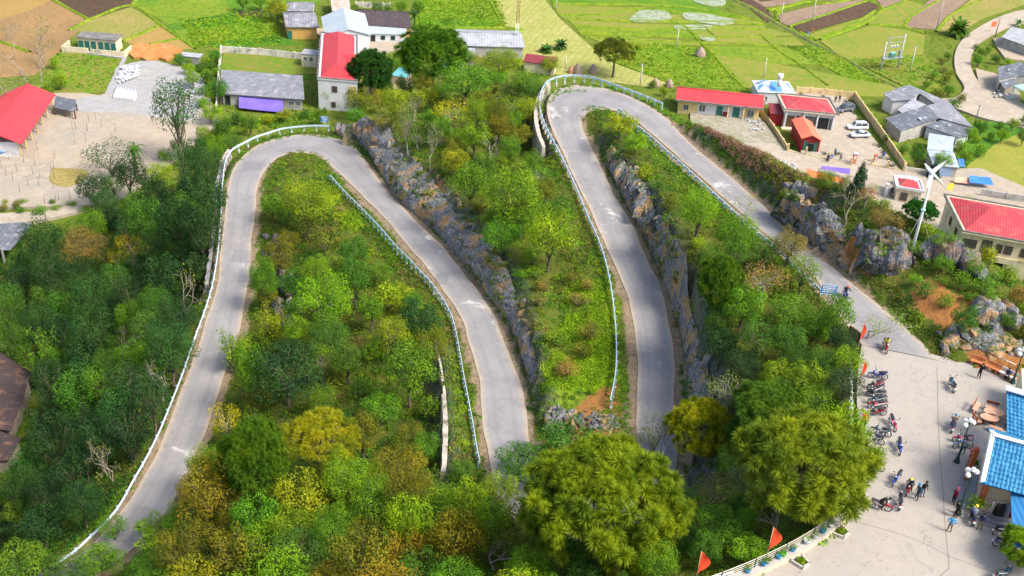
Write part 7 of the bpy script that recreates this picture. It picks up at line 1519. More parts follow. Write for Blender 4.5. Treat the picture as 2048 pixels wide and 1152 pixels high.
pole('thin pole at the left end of the blue and white pavilion', 1527, 156, 116); pole('slanting white pole at the left of the ploughed strips', 1562, 38, 5); pole('white pole at the tip of the darkest ploughed strip', 1624, 43, -8); pole('tall grey pole standing between two ploughed fields at the top right', 1873, 58, -20, arm=1.2)
pole('pale pole just right of the transformer frame', 1819, 146, 92, arm=.8); pole('dark pole with an orange banner beside the dirt road', 1990, 74, 36, M_DPOLE); pole('dark leaning pole at the dirt road junction', 1948, 252, 210, M_DPOLE, arm=.5); pole('short thin pole at the far right of the dirt road', 2042, 250, 222)
g = P(1984, 64, .5); b = MB(); b.box((0, 0, 2.2), (1.3, .05, 1.5)); b.box((-.6, 0, .8), (.06, .06, 2.2)); o = b.obj('banner', mat('orange banner', (.75, .22, .10), (.65, .2, .1), 2, .8)); o.location = g; tag(o, 'small orange banner hanging by the dark pole on the dirt road', 'banner')
# mast
g = P(1032, 103, .03); h = height_to(g, -30); r = thing('radio_mast', 'tall thin lattice mast painted red and white left of the top bend', 'mast', g)
def lat(z0, z1, m, nm):
    b = MB(); w = .32
    for sx in (-1, 1):
        for sy in (-1, 1): b.tube([(sx*w, sy*w, z0), (sx*w, sy*w, z1)], .06, 4)
    n = int((z1-z0)/.8)
    for k in range(n):
        a, c = z0+(z1-z0)*k/n, z0+(z1-z0)*(k+1)/n
        for (x0, y0, x1, y1) in ((-w, -w, w, -w), (w, -w, w, w), (w, w, -w, w), (-w, w, -w, -w)): b.tube([(x0, y0, a), (x1, y1, c)], .035, 3); b.tube([(x0, y0, c), (x1, y1, c)], .03, 3)
    b.obj(nm, m, r)
z1 = height_to(g, 90); z2 = height_to(g, 46); M_MRED = mat('mast red', (.38, .10, .07), (.3, .1, .08), 2, .7)
lat(-.3, z1, M_MRED, 'lattice_base'); lat(z1, z2, M_WHITE, 'lattice_middle'); lat(z2, h, M_MRED, 'lattice_top')
# transformer frame
a, c = P(1760, 141, .03), P(1795, 137, .03); m_ = (a+c)/2; r = thing('transformer_frame', 'two legged steel and concrete transformer frame with green transformer in the grass', 'transformer', m_, math.atan2(c.y-a.y, c.x-a.x)); wd = (c-a).length; hh = height_to(a, 84)
for s in (-1, 1): b = MB(); b.tube([(s*wd/2, 0, -.4), (s*wd/2, 0, hh+(1.6 if s > 0 else 0))], [.24, .16], 8); b.obj('leg', M_CPOLE, r)
b = MB()
for z_ in (hh*.42, hh*.62, hh*.78, hh-.3, hh+.9): b.box((0, 0, z_), (wd+.7 if z_ < hh else wd, .14, .16))
b.box((-wd/2+.6, 0, hh*.5+2), (.12, .12, hh)); b.obj('crossbeams', M_STEEL, r); b = MB(); b.box((0, -.2, hh*.42+.1), (wd+.6, 1.3, .18)); b.obj('platform', M_STEEL, r)
b = MB(); b.box((-.2, -.2, hh*.42+.85), (1.5, .9, 1.3)); [b.box((-.2+dx, -.75, hh*.42+.85), (.08, .3, 1.0)) for dx in (-.5, -.25, 0, .25, .5)]; b.obj('transformer', mat('transformer green', (.20, .42, .34), (.16, .34, .28), 2, .5), r)
b = MB(); b.box((wd/2-.5, -.25, hh*.42+1.0), (.7, .6, 1.5)); b.obj('switch_box', M_STEEL, r); b = MB(); [b.ball((dx, 0, hh*.78+.45), .25, n=8) for dx in (-.9, 0, .9)]; b.obj('insulators', K_WHT, r)
# wind turbine
g = G(1820, 515); hub = height_to(g, 350); r = thing('wind_turbine', 'slim white wind turbine with three blades and a yellow tail on the rocks', 'wind turbine', g)
b = MB(); b.tube([(0, 0, -.3), (0, 0, hub*.5), (0, 0, hub-.1)], [.17, .14, .10], 12); tw = b.obj('tower', M_WHITE, r); b = MB(); b.tube([(0, 0, hub*.58), (0, 0, hub*.58+.15)], .25, 12); b.obj('collar', W_TRQ, tw)
def pxoff(dx, dy, depth=0):        # world offset at the hub for a picture offset, in the plane facing the camera
    s = proj((g.x, g.y, g.z+hub))[2]/FOC; return (cr_*dx*s-cu_*dy*s+fwd*depth)
hb = Vector((0, 0, hub)); hc = hb+pxoff(-5, -4)-fwd*.35
b = MB(); b.ball(hc, .26, n=10, sc=(1, 1.2, 1)); b.obj('hub', M_WHITE, r)
b = MB(); tl = hb+pxoff(36, 24)+fwd*1.2; b.tube([hc, hb+Vector((0, 0, .1)), tl], [.2, .16, .05], 8); nc = b.obj('nacelle', M_WHITE, r)
b = MB(); t_ = hb+pxoff(46, 21)+fwd*1.4; u_, v_ = pxoff(8, 0), pxoff(0, -8); n_ = fwd*.03; P_ = [t_+u_*math.cos(a)*(.9)+v_*math.sin(a)*1.05+u_*.35*math.sin(a) for a in [k*math.pi/6 for k in range(12)]]; b.add([p-n_ for p in P_]+[p+n_ for p in P_], [tuple(range(12)), tuple(range(23, 11, -1))]+[(k, 12+k, 12+(k+1) % 12, (k+1) % 12) for k in range(12)]); b.obj('tail_vane', mat('tail yellow', (.72, .38, .03), (.62, .3, .03), 2, .6), nc)
for dx, dy in ((-14, -18), (30, -24), (-9, 30)):
    e = hc+pxoff(dx, dy)*(1.0); d = (e-hc); s_ = d.cross(fwd).normalized(); b = MB(); pr = [(0, .10), (.15, .22), (.5, .16), (1, .07)]
    v = []
    for f, w_ in pr: q_ = hc+d*f; v += [q_-s_*w_-fwd*.02, q_+s_*w_-fwd*.05, q_+s_*w_+fwd*.0, q_-s_*w_+fwd*.03]
    b.add(v, [(i*4+k, i*4+(k+1) % 4, (i+1)*4+(k+1) % 4, (i+1)*4+k) for i in range(3) for k in range(4)]+[(0, 1, 2, 3), (15, 14, 13, 12)], 0, True); b.obj('blade', M_WHITE, r)
b = MB(); b.box((0, 0, .05), (.9, .9, .3)); b.obj('base', M_FOOT, r)
b = MB()
for dx, dy in ((2.2, -1.2), (-2.0, -1.0)): b.tube([(dx, dy, hz(g.x+dx, g.y+dy)-g.z), (0, 0, hub*.55)], .02, 3)
b.obj('guy_wires', M_STEEL, r)
# haystacks
M_HAY = mat('old hay', (.36, .27, .22), (.24, .18, .15), 3, 1, bump=.1)
def hay(label, x, y, wp, hp, m=None):
    g = P(x, y, .05); s = FOC/proj(g)[2]; w_, h_ = wp/s/2, hp/s/.93; r_ = random.Random(x); b = MB(); prof = [(w_*1.0, 0), (w_*1.02, h_*.2), (w_*.9, h_*.45), (w_*.6, h_*.72), (w_*.25, h_*.92), (.03, h_)]; n = 14; vs = []
    for a, z_ in prof: vs += [(a*math.cos(2*math.pi*k/n)*(1+r_.uniform(-.1, .1)), a*math.sin(2*math.pi*k/n)*(1+r_.uniform(-.1, .1)), z_) for k in range(n)]
    b.add(vs, [(i*n+k, i*n+(k+1) % n, (i+1)*n+(k+1) % n, (i+1)*n+k) for i in range(len(prof)-1) for k in range(n)]+[tuple(range(len(vs)-n, len(vs)))]); 
    for k in range(60): a = r_.random()*6.28; f = r_.random(); i = min(4, int(f*5)); rr = prof[i][0]; b.tube([(rr*math.cos(a), rr*math.sin(a), prof[i][1]), (rr*1.12*math.cos(a), rr*1.12*math.sin(a), prof[i][1]-.35)], .025, 3, cap=False)
    o = b.obj('haystack', m or M_HAY); o.location = g; tag(o, label, 'haystack', 'haystacks in the fields')
hay('haystack alone in the lime paddies', 1400, 113, 20, 19); hay('larger grey haystack behind the top bend guardrail', 1155, 147, 18, 21); hay('haystack right of the larger one behind the top bend', 1186, 147, 17, 19); hay('small orange brown haystack left of the larger grey one', 1141, 146, 12, 15, mat('orange hay', (.42, .22, .12), (.34, .18, .1), 3, 1))
hay('haystack left of the red roofed yellow building', 1310, 172, 18, 16); hay('haystack touching the corner of the yellow building', 1338, 173, 16, 16)
# school yard: drying lines on posts, cobbles, stacked concrete pipes, rubble
M_WOOD = mat('grey wood', (.22, .17, .14), (.14, .11, .09), 3, .95)
rows_ = [[(4,338),(18,320),(48,326),(70,332),(75,300)], [(12,352),(34,345),(66,350),(108,340),(110,318)], [(26,362),(56,372),(80,358),(103,345)], [(40,385),(78,372),(107,375),(110,358)], [(90,408),(112,402),(118,400),(140,398)], [(145,260),(172,285),(175,262),(178,245)], [(150,290),(152,262),(146,238)], [(203,254),(232,264),(192,240)]]
for i, rw in enumerate(rows_):
    ps = [P(x, y, .5) for x, y in rw]; r = thing('drying_line', 'row of thin wooden posts strung with wire on the dirt yard', 'drying line', ps[0], 0, 'post and wire rows on the dirt yard'); b = MB()
    for p in ps:
        q_ = p-ps[0]; pb = MB(); pb.tube([(q_.x, q_.y, -.2), (q_.x+.06, q_.y, 1.8)], .04, 5); pb.obj('post', M_WOOD, r)
    for p, q_ in zip(ps[:-1], ps[1:]): b.tube([p-ps[0]+Vector((0, 0, 1.8)), (p+q_)/2-ps[0]+Vector((0, 0, 1.65)), q_-ps[0]+Vector((0, 0, 1.8))], .02, 3)
    b.obj('wire', M_DPOLE, r)
g = P(248, 189, .55)
r = None
for i in range(7):
    p = P(230+i*6.5, 197+i*.8, .55); q_ = P(236+i*5.6, 178+i*.8, .55); d = q_-p; b = MB(); b.tube([(0, 0, .32), (d.x, d.y, .32)], .40, 10); o = b.obj('concrete_beam', M_STEEL if False else mat('cast concrete', (.58, .58, .62), (.5, .5, .54), 2, .85)); o.location = p; tag(o, 'pale concrete beam of the row lying on the concrete yard', 'concrete beam', 'row of concrete beams on the yard')
rng_c = np.random.default_rng(9)
def rubble(name, label, px, n, sz, m):
    c0 = P(sum(p[0] for p in px)/len(px), sum(p[1] for p in px)/len(px), .5); Vs, Fs, o = [], [], 0; x0, x1, y0, y1 = min(p[0] for p in px), max(p[0] for p in px), min(p[1] for p in px), max(p[1] for p in px); k = 0
    while k < n:
        x, y = rng_c.uniform(x0, x1), rng_c.uniform(y0, y1)
        if not in_poly_px(x, y, px): continue
        p = P(x, y, .5)-c0; s = rng_c.uniform(*sz); V = rockshape(rng_c, 8)*np.array([1, .8, .6])*s+np.array([p.x, p.y, s*.3+rng_c.random()*sz[1]*.8]); Vs.append(V); Fs.append(ICF+o); o += len(V); k += 1
    me = np_mesh(name, np.vstack(Vs), np.vstack(Fs), m); ob = bpy.data.objects.new(name, me); COL.objects.link(ob); ob.location = c0; tag(ob, label, None, None, 'stuff'); return ob
M_RUB = mat('pale rubble', (.50, .52, .56), (.34, .36, .40), 1, .9)
rubble('rubble', 'heap of pale stone blocks', [(248,135),(282,135),(275,155),(240,170),(232,160)], 90, (.25, .6), M_RUB); rubble('rubble', 'loose rubble', [(365,165),(395,170),(385,200),(345,190),(320,160)], 70, (.15, .4), M_RUB)
rubble('rubbish', 'scattered litter', [(1520,310),(1560,322),(1600,332),(1590,340),(1520,325)], 70, (.12, .35), mat('litter', (.62, .64, .68), (.42, .40, .42), .8, .8)); rubble('rubbish', 'scattered litter', [(1490,238),(1520,235),(1540,262),(1500,268)], 50, (.12, .3), mat('litter2', (.45, .50, .56), (.25, .28, .3), .8, .8))
rubble('rubble', 'junk heap', [(1985,182),(2020,188),(2030,200),(1990,196)], 30, (.2, .5), mat('junk', (.32, .27, .24), (.5, .5, .5), 1.2, .9))
# ================================================================= PLAZA FURNITURE
M_IRON = mat('dark green iron', (.012, .045, .038), (.02, .06, .05), 3, .5); M_GLOBE = mat('opal globe', (.80, .80, .80), (.74, .74, .75), 2, .3, spec=.5)
def lamp(label, x, y, ty):
    g = P(x, y, ZP+.02); h = height_to(g, ty); r = thing('street_lamp', label, 'street lamp', g, 0, 'globe lamps on the plaza'); b = MB(); b.lathe([(.26, 0), (.26, .12), (.17, .2), (.2, .35), (.12, .5), (.10, .9), (.075, 1.2), (.055, h*.6), (.045, h-.3), (.07, h-.25), (.05, h-.1), (.03, h)], 12); b.obj('post', M_IRON, r)
    for k in range(4):
        a = k*math.pi/2+.5; dx, dy = (math.cos(a), math.sin(a)) if k < 3 else (0, 0); z_ = h-.15; b = MB()
        if k < 3: b.tube([(0, 0, h-.45), (dx*.2, dy*.2, h-.52), (dx*.42, dy*.42, h-.42), (dx*.45, dy*.45, z_-.15)], .022, 6); b.lathe([(.05, 0), (.1, .06)], 8, (dx*.45, dy*.45, z_-.18))
        else: b.lathe([(.05, 0), (.1, .1)], 8, (0, 0, h-.02))
        ar = b.obj('arm', M_IRON, r); b = MB(); c = (dx*.45, dy*.45, z_+.06) if k < 3 else (0, 0, h+.28); b.ball(c, .215, n=14); b.obj('globe', M_GLOBE, ar)
    return r
lamp('first globe lamp post, standing at the trail motorbike left of the tables', 1913, 924, 846); lamp('second globe lamp post, in front of the grey steps of the building', 1916, 1028, 945); lamp('third globe lamp post, at the benches near the right edge', 2025, 766, 704)
M_BWD = mat('orange brown wood', (.52, .17, .07), (.42, .13, .055), 2, .5); M_BSAL = mat('salmon stone', (.60, .33, .22), (.52, .28, .19), 2, .6); M_BDK = mat('dark red wood', (.20, .06, .04), (.15, .05, .03), 2, .5); M_BWH = mat('white slats', (.62, .63, .70), (.55, .56, .62), 2, .6)
def bench(label, a, c, seat, back, legs, n=3, group='plaza benches', flip=1, backh=.85, hb=True):
    a, c = P(a[0], a[1], ZP+.02), P(c[0], c[1], ZP+.02); m_ = (a+c)/2; W = (c-a).length; r = thing('park_bench', label, 'bench', m_, math.atan2(c.y-a.y, c.x-a.x), group); b = MB(); b.box((0, .22*flip, .45), (W, .42, .05)); b.obj('seat', seat, r)
    if hb: b = MB(); b.box((0, .50*flip, backh-.08), (W, .05, .26)); b.obj('backrest', back, r)
    for s in (-1, 1):
        b = MB(); x = s*(W/2-.2); b.box((x, .08*flip, .21), (.08, .08, .44)); b.box((x, .36*flip, .21), (.08, .08, .44))
        if hb: b.box((x, .47*flip, .55), (.07, .07, .70))
        b.obj('leg', legs, r)
    return r
bench('left orange bench in the row at the plaza edge under the rocks', (1938,729), (1966,738), M_BWD, M_BWD, M_BSAL); bench('right orange bench of the row, nearer the lamp post', (1968,739), (1994,751), M_BWD, M_BWD, M_BSAL); bench('white bench with square back panels beside the lamp post', (1995,751), (2026,768), M_BWH, M_BWH, M_BSAL)
def oval(label, x, y, rx, ry, h=.72):
    g = P(x, y, ZP+.02); r = thing('stone_table', label, 'table', g, -.1, 'tables on the plaza'); b = MB(); n = 20; b.prism([(rx*math.cos(2*math.pi*k/n), ry*math.sin(2*math.pi*k/n)) for k in range(n)], h-.06, h); b.obj('tabletop', M_BSAL, r)
    for s in (-1, 1): b = MB(); b.lathe([(.2, 0), (.13, .1), (.11, h*.6), (.2, h-.07)], 10, (s*rx*.5, 0, 0)); b.obj('leg', M_BDK, r)
oval('upper oval salmon table with benches around it', 1984, 836, .88, .62); oval('lower oval salmon table, nearer the viewer', 1975, 847, .82, .55)
bench('dark red backed bench behind the two oval tables', (1968,822), (1994,829), M_BSAL, M_BDK, M_BDK); bench('wooden bench at the upper left of the oval tables', (1951,830), (1960,815), M_BSAL, M_BWD, M_BDK, flip=1); bench('wooden bench at the lower left of the oval tables', (1962,853), (1951,838), M_BSAL, M_BWD, M_BDK, flip=-1 if False else 1)
bench('low backless bench below the oval tables', (1977,857), (2003,866), M_BSAL, M_BSAL, M_BDK, flip=-1, hb=False); bench('salmon bench right of the oval tables', (2008,855), (2014,834), M_BSAL, M_BWD, M_BDK, flip=-1); bench('second salmon bench right of the tables, under the roof edge', (2012,862), (2022,846), M_BSAL, M_BWD, M_BDK, flip=-1)
r = thing('white_rail', 'double white painted rail behind the benches', 'railing', P(1994, 731, ZP)); b = MB(); A0, B0 = Vector((0, 0, 0)), P(2040, 753, ZP)-P(1994, 731, ZP)
for z_ in (.95, .6): b.tube([A0+Vector((0, 0, z_)), B0+Vector((0, 0, z_))], .05, 6)
b.obj('rails', M_WHITE, r); b = MB(); 
for k in range(4): p = A0+(B0-A0)*k/3; b.box((p.x, p.y, .45), (.12, .12, 1.05))
b.obj('posts', M_WHITE, r)
# fence on the left edge, railing and parapet at the bottom
def px_line(pts, z=ZP, step=.5): return cr([list(P(x, y, z)) for x, y in pts], step)
L = resamp(px_line([(1699,742),(1700,780),(1700,820),(1702,848)]), 1.1); r = thing('white_fence', 'white concrete fence along the left edge of the plaza beside the motorbike row', 'fence', L[0]); o0 = L[0]; b = MB(); b2 = MB()
for i, p in enumerate(L):
    q_ = p-o0; b.box((q_[0], q_[1], .42), (.2, .2, 1.0))
    if i: 
        for z_ in (.38, .78): b2.tube([(L[i-1]-o0)+np.array([0, 0, z_]), q_+np.array([0, 0, z_])], .06, 5)
b.obj('posts', M_WHITE, r); b2.obj('rails', M_WHITE, r)
PARA = [(1705,1005),(1697,1030),(1681,1052),(1665,1068),(1640,1086),(1598,1112),(1550,1137),(1500,1160),(1440,1184),(1380,1206),(1300,1232)]
L = resamp(px_line(PARA), .5); t_ = np.gradient(L[:, :2], axis=0); t_ /= np.linalg.norm(t_, axis=1)[:, None]; sgn = 1 if (L[10][0]-t_[10][1]) < L[10][0]+t_[10][1] or True else -1
nn = np.stack([t_[:, 1], -t_[:, 0]], 1)                      # outwards, to the picture's upper left
if proj(L[12]+np.r_[nn[12], 0])[1] > proj(L[12])[1]: nn = -nn
M_PARA = mat('cream parapet', (.60, .50, .36), (.52, .44, .33), 1, .85, dirt=((.35, .3, .25), .7))
r = thing('parapet_wall', 'low cream parapet curving along the bottom left edge of the plaza', 'wall', L[0]); o0 = L[0]; v = []
for p, q_ in zip(L, nn):
    for d, z_ in ((0, -.3), (0, .50), (.62, .50), (.62, -1.6)): v.append((p[0]+q_[0]*d-o0[0], p[1]+q_[1]*d-o0[1], z_))
b = MB(); n = len(L); b.add(v, [(i*4+k, i*4+(k+1) % 4, i*4+4+(k+1) % 4, i*4+4+k) for i in range(n-1) for k in range(4)]+[(0, 1, 2, 3), (4*n-1, 4*n-2, 4*n-3, 4*n-4)]); b.obj('parapet', M_PARA, r)
b = MB(); v = [(p[0]+q_[0]*d-o0[0], p[1]+q_[1]*d-o0[1], z_) for p, q_ in zip(L, nn) for d, z_ in ((-.03, .502), (-.03, .55), (.66, .55), (.66, .502))]; b.add(v, [(i*4+k, i*4+(k+1) % 4, i*4+4+(k+1) % 4, i*4+4+k) for i in range(n-1) for k in range(4)]+[(0, 1, 2, 3), (4*n-1, 4*n-2, 4*n-3, 4*n-4)]); b.obj('coping', mat('grey coping', (.40, .38, .37), (.33, .31, .30), 1, .85), r)
r = thing('metal_railing', 'metal railing of four pale pipes with dark posts outside the low parapet', 'railing', L[0]); M_PIPE = mat('pale pipe', (.58, .54, .46), (.46, .43, .38), 2, .5, .3)
R_ = [np.array([p[0]+q_[0]*.5-o0[0], p[1]+q_[1]*.5-o0[1], 0]) for p, q_ in zip(L, nn)]; R_ = resamp(np.array(R_), 1.0)
for z_ in (.72, .92, 1.12, 1.34): b = MB(); b.tube([p+np.array([0, 0, z_]) for p in R_], .028 if z_ < 1.3 else .038, 6); b.obj('pipe', M_PIPE, r)
for p in resamp(R_, 3.0): b = MB(); b.box((p[0], p[1], .95), (.10, .10, .85)); b.obj('post', M_IRON, r)
b = MB(); q0 = P(1386, 1184, ZP)+Vector((0, 0, 0))-Vector(o0); e0 = P(1462, 1164, ZP)-Vector(o0); b.tube([q0+Vector((0, 0, 1.0)), e0+Vector((0, 0, 1.0))], .07, 8); b.obj('end_bar', M_WHITE, r)
M_PB, M_PW, M_PG = mat('blue pot', (.04, .28, .62)), mat('white pot', (.6, .64, .72)), mat('green pot', (.10, .58, .05))
def on_wall(px): 
    i = min(range(len(L)), key=lambda k: abs(proj((L[k][0]+nn[k][0]*.28, L[k][1]+nn[k][1]*.28, ZP+.55))[0]-px)); return Vector((L[i][0]+nn[i][0]*.28, L[i][1]+nn[i][1]*.28, ZP+.552))
for px_, m, wd, cname, s in [(1497,M_PB,'first blue pot from the left on the parapet','b',1),(1525,M_PB,'second blue pot from the left, under the orange flag pole','b',1),(1534,M_PW,'white pot touching the second blue pot','w',.9),(1552,M_PB,'third blue pot on the parapet, left of the green one','b',1),(1571,M_PG,'bright green pot on the parapet','g',1),(1587,M_PB,'blue pot right of the bright green pot','b',.9),(1609,M_PW,'large white pot on the parapet above the first planting bed','w',1.2),(1627,M_PW,'white pot with a yellow flowering shrub','w',1),(1645,M_PB,'blue pot between the two upper white pots','b',1.1),(1661,M_PW,'white pot nearest the right end of the parapet','w',1)]:
    g = on_wall(px_); r = thing('flower_pot', wd, 'flower pot', g, 0, 'pots on the parapet'); b = MB(); b.lathe([(.13*s, 0), (.2*s, .24*s), (.22*s, .30*s), (.2*s, .31*s), (.18*s, .27*s), (.001, .26*s)], 12); b.obj('pot', m, r)
    rg = np.random.default_rng(px_); C = rg.normal(size=(150, 3))*np.array([.15, .15, .16])*s+np.array([0, 0, .48*s]); N = rg.normal(size=C.shape)+np.array([0, 0, .5]); N /= np.linalg.norm(N, axis=1)[:, None]; V, F = quads(C, N, np.full(150, .10), rg); o = crown_obj(V, F, rg, r, name='plant'); o.color = C_['yg' if px_ in (1627, 1534, 1497) else 'mg']+(1,)
M_FLAG = mat('orange red cloth', (.80, .09, .025), (.72, .07, .02), 2, .7); M_FP = mat('bamboo pole', (.42, .34, .24), (.32, .25, .18), 3, .8)
def flag(label, x, y, wpx, hpx, z=ZP, shape='long', g=None):
    g = g or P(x, y, z); h0 = height_to(g, y-hpx*1.25); h1 = height_to(g, y-hpx*2.25) if False else None; s = FOC/proj(g)[2]; H_ = hpx/s/.82; W_ = wpx/s; r = thing('flag', label, 'flag', g, 0, 'orange red flags around the plaza'); top = h0+H_*.15
    b = MB(); b.tube([(0, 0, -.1), (0, 0, top+.1)], .025, 5); b.obj('pole', M_FP, r); b = MB(); n = 6; v = []
    for i in range(n+1):
        f = i/n; hw = W_*(math.sin(math.pi*min(1, f*.9+.1))**.6); z_ = top-H_*f
        for k in range(4): u = k/3; v.append((hw*u*.9+.02, .12*math.sin(u*4+f*5)*W_, z_-u*.12*H_*(1-f)))
    v += [(x_, y_+.01, z_) for x_, y_, z_ in v]; m_ = (n+1)*4
    b.add(v, [(i*4+k, i*4+k+1, i*4+k+5, i*4+k+4) for i in range(n) for k in range(3)]+[(m_+i*4+k+4, m_+i*4+k+5, m_+i*4+k+1, m_+i*4+k) for i in range(n) for k in range(3)], 0, True); b.obj('cloth', M_FLAG, r)
flag('large orange flag at the bottom edge, leftmost of the two by the railing', 1390, 1168, 24, 46, g=P(1388, 1180, ZP)); flag('large orange flag rising over the parapet pots', 1525, 1120, 24, 46, g=P(1528, 1135, ZP)); flag('small orange flag under the wide bright pine', 1655, 1045, 14, 20, g=P(1650, 1062, ZP)); flag('orange flag at the lower end of the motorbike row', 1712, 860, 14, 28, g=P(1714, 872, ZP)); flag('folded orange flag beside the white fence, halfway up', 1713, 765, 8, 30, g=P(1714, 780, ZP)); flag('orange flag behind the brown notice board', 1713, 690, 9, 30, g=P(1714, 700, ZP))
g = P(1704, 690, ZP); r = thing('notice_board', 'tilted brown notice board at the road entrance to the plaza', 'sign', g, -1.0); b = MB(); b.box((0, 0, 1.2), (1.5, .06, 1.2)); b.obj('board', M_BDK, r); b = MB(); [b.box((s*.7, .03, .7), (.08, .08, 1.8)) for s in (-1, 1)]; b.obj('posts', M_WOOD, r)
b = MB(); [b.box((0, -.034, 1.6-k*.16), (1.1-.2*(k % 2), .01, .05)) for k in range(6)]; b.obj('lettering', mat('faded lettering', (.42, .28, .2)), r.children[0])
def bed(label, pts, seed):
    ps = [P(x, y, ZP+.02) for x, y in pts]; c = sum(ps, Vector())/len(ps); r = thing('planting_bed', label, 'planting bed', c); b = MB()
    for a, d in zip(ps, ps[1:]+ps[:1]): e = d-a; m_ = (a+d)/2-c; b.box((m_.x, m_.y, .1), (e.length+.1, .12, .3), rz=math.atan2(e.y, e.x))
    b.obj('kerb', M_FOOT, r); rg = np.random.default_rng(seed); n = 900; C = []
    while len(C) < n:
        u = rg.random(len(ps)); u = u**.6; u /= u.sum(); p = sum(((ps[k]-c)*u[k] for k in range(len(ps))), Vector()); C.append((p.x, p.y, .15+rg.random()*.25))
    N = rg.normal(size=(n, 3)); N[:, 2] *= .4; N /= np.linalg.norm(N, axis=1)[:, None]; V, F = quads(np.array(C), N, np.full(n, .22), rg, .3, -.8); o = crown_obj(V, F, rg, r, name='grass'); o.color = C_['lg']+(1,); return c
bed('first planting bed on the plaza, nearest the bottom edge', [(1580,1123),(1602,1113),(1618,1130),(1605,1139)], 3); bed('second planting bed, under the thin bamboo stems', [(1663,1068),(1680,1050),(1697,1068),(1687,1078)], 4); bed('narrow planting bed at the foot of the wide pine', [(1716,985),(1724,975),(1733,998),(1720,1000)], 5); bed('green bed at the upper corner of the blue roofed building', [(1938,918),(1958,925),(1957,938),(1940,935)], 6)
BB = thing('bamboo_clump', 'thin leafy bamboo stems growing from the second planting bed', 'bamboo', P(1682, 1063, ZP)); rg = np.random.default_rng(77); C = []; b = MB()
for i in range(9):
    a = rg.random()*6.28; e = np.array([math.cos(a)*.7, math.sin(a)*.7, 2.6+rg.random()]); s0 = e*.15*np.array([1, 1, 0]); b.tube([s0, s0*2+e*.5*np.array([.4, .4, 1]), e], [.025, .02, .008], 4, cap=False)
    for k in range(70): f = .35+.65*rg.random(); C.append(e*f*np.array([f, f, 1])+rg.normal(size=3)*.22)
b.obj('stems', M_FP, BB); N = rg.normal(size=(len(C), 3)); N /= np.linalg.norm(N, axis=1)[:, None]; V, F = quads(np.array(C), N, np.full(len(C), .22), rg, .3, .6); o = crown_obj(V, F, rg, BB, name='leaves'); o.color = C_['lm']+(1,)
# ---- the blue tiled building
m_bt, t = newmat('blue glazed tiles', .6, spec=.15); tc = t.N.new('ShaderNodeTexCoord'); br = t.N.new('ShaderNodeTexBrick'); t.L.new(tc.outputs['UV'], br.inputs['Vector']); br.inputs['Scale'].default_value = 1; br.offset = .5
br.inputs['Color1'].default_value = (.018, .14, .31, 1); br.inputs['Color2'].default_value = (.045, .20, .38, 1); br.inputs['Mortar'].default_value = (.01, .10, .22, 1); br.inputs['Mortar Size'].default_value = .03; br.inputs['Brick Width'].default_value = .30; br.inputs['Row Height'].default_value = .36
t.L.new(t.mix(t.ramp(t.noise(tc.outputs['UV'], 2.2, 4), .45, .7), br.outputs['Color'], (.06, .27, .47)), t.b.inputs['Base Color']); t.L.new(t.bump(br.outputs['Fac'], .04, -1.0), t.b.inputs['Normal'])
M_CORB = mroof('blue corrugated sheet', (.03, .19, .42), (.025, .16, .37), .42); M_BARGE = mat('white barge board', (.68, .74, .80), (.6, .66, .72), 2, .5); M_TERR = mat('terracotta wall', (.42, .12, .05), (.36, .10, .045), 1.2, .8)
def tiled(name, root, pts, m, th=.16, rows=True):
    """tiled slope: eave-left, eave-right, ridge-right, ridge-left; stepped courses of round tiles"""
    a, b_, c, d = pts; W = (b_-a).length; Hh = (d-a).length; nr = max(2, int(Hh/.36)); nc = max(2, int(W/.15)*2); nrm = (b_-a).cross(d-a).normalized()
    if nrm.z < 0: nrm = -nrm
    V = []; UV = []
    for i in range(nr*2):
        f = (i//2+(i % 2))/nr; lift = .05 if i % 2 == 0 else 0.0
        for j in range(nc+1):
            g_ = j/nc; p = (a*(1-g_)+b_*g_)*(1-f)+(d*(1-g_)+c*g_)*f; p = p+nrm*(lift+.03*math.cos(g_*W/.30*2*math.pi)); V.append(tuple(p)); UV.append((g_*W, f*Hh))
    F = [(i*(nc+1)+j, i*(nc+1)+j+1, (i+1)*(nc+1)+j+1, (i+1)*(nc+1)+j) for i in range(nr*2-1) for j in range(nc)]
    o0 = len(V); V += [tuple(p-nrm*th) for p in (a, b_, c, d)]; UV += [(0, 0)]*4; n1 = nc+1; last = (nr*2-1)*n1
    F += [(o0, o0+3, o0+2, o0+1)]
    mb = MB(); mb.add(V, F, 0, False)
    mb.add([tuple(a), tuple(b_), tuple(b_-nrm*th), tuple(a-nrm*th)], [(0, 3, 2, 1)]); mb.add([tuple(a), tuple(d), tuple(d-nrm*th), tuple(a-nrm*th)], [(0, 1, 2, 3)])
    UV += [(0, 0)]*8; o = mb.obj(name, m, root); uv = o.data.uv_layers.new(name='UVMap')
    for l in o.data.loops: uv.data[l.index].uv = UV[l.vertex_index]
    return o
RT = thing('tiled_pavilion', 'blue tiled building with white barge boards, steps and terracotta columns at the plaza', 'building', P(1990, 1000, ZP)); o0 = Vector(RT.location); Pp = lambda x, y, z_: P(x, y, ZP+z_)-o0
e1, e2, r2, r1 = Pp(1962,966,3.2), Pp(2120,1010,3.2), Pp(2140,912,5.3), Pp(1983,868,5.3)
tiled('roof', RT, (e1, e2, r2, r1), m_bt)
b = MB(); wd_ = (e1-r1); b.slab([e1+Vector((-.05, 0, .12)), r1+Vector((-.05, 0, .14)), r1+Vector((.32, .06, .16)), e1+Vector((.32, .06, .14))], .34); b.slab([r1+Vector((0, 0, .2)), r2+Vector((0, 0, .2)), r2+Vector((.05, -.32, .1)), r1+Vector((.05, -.32, .1))], .12); b.obj('barge_board', M_BARGE, RT)
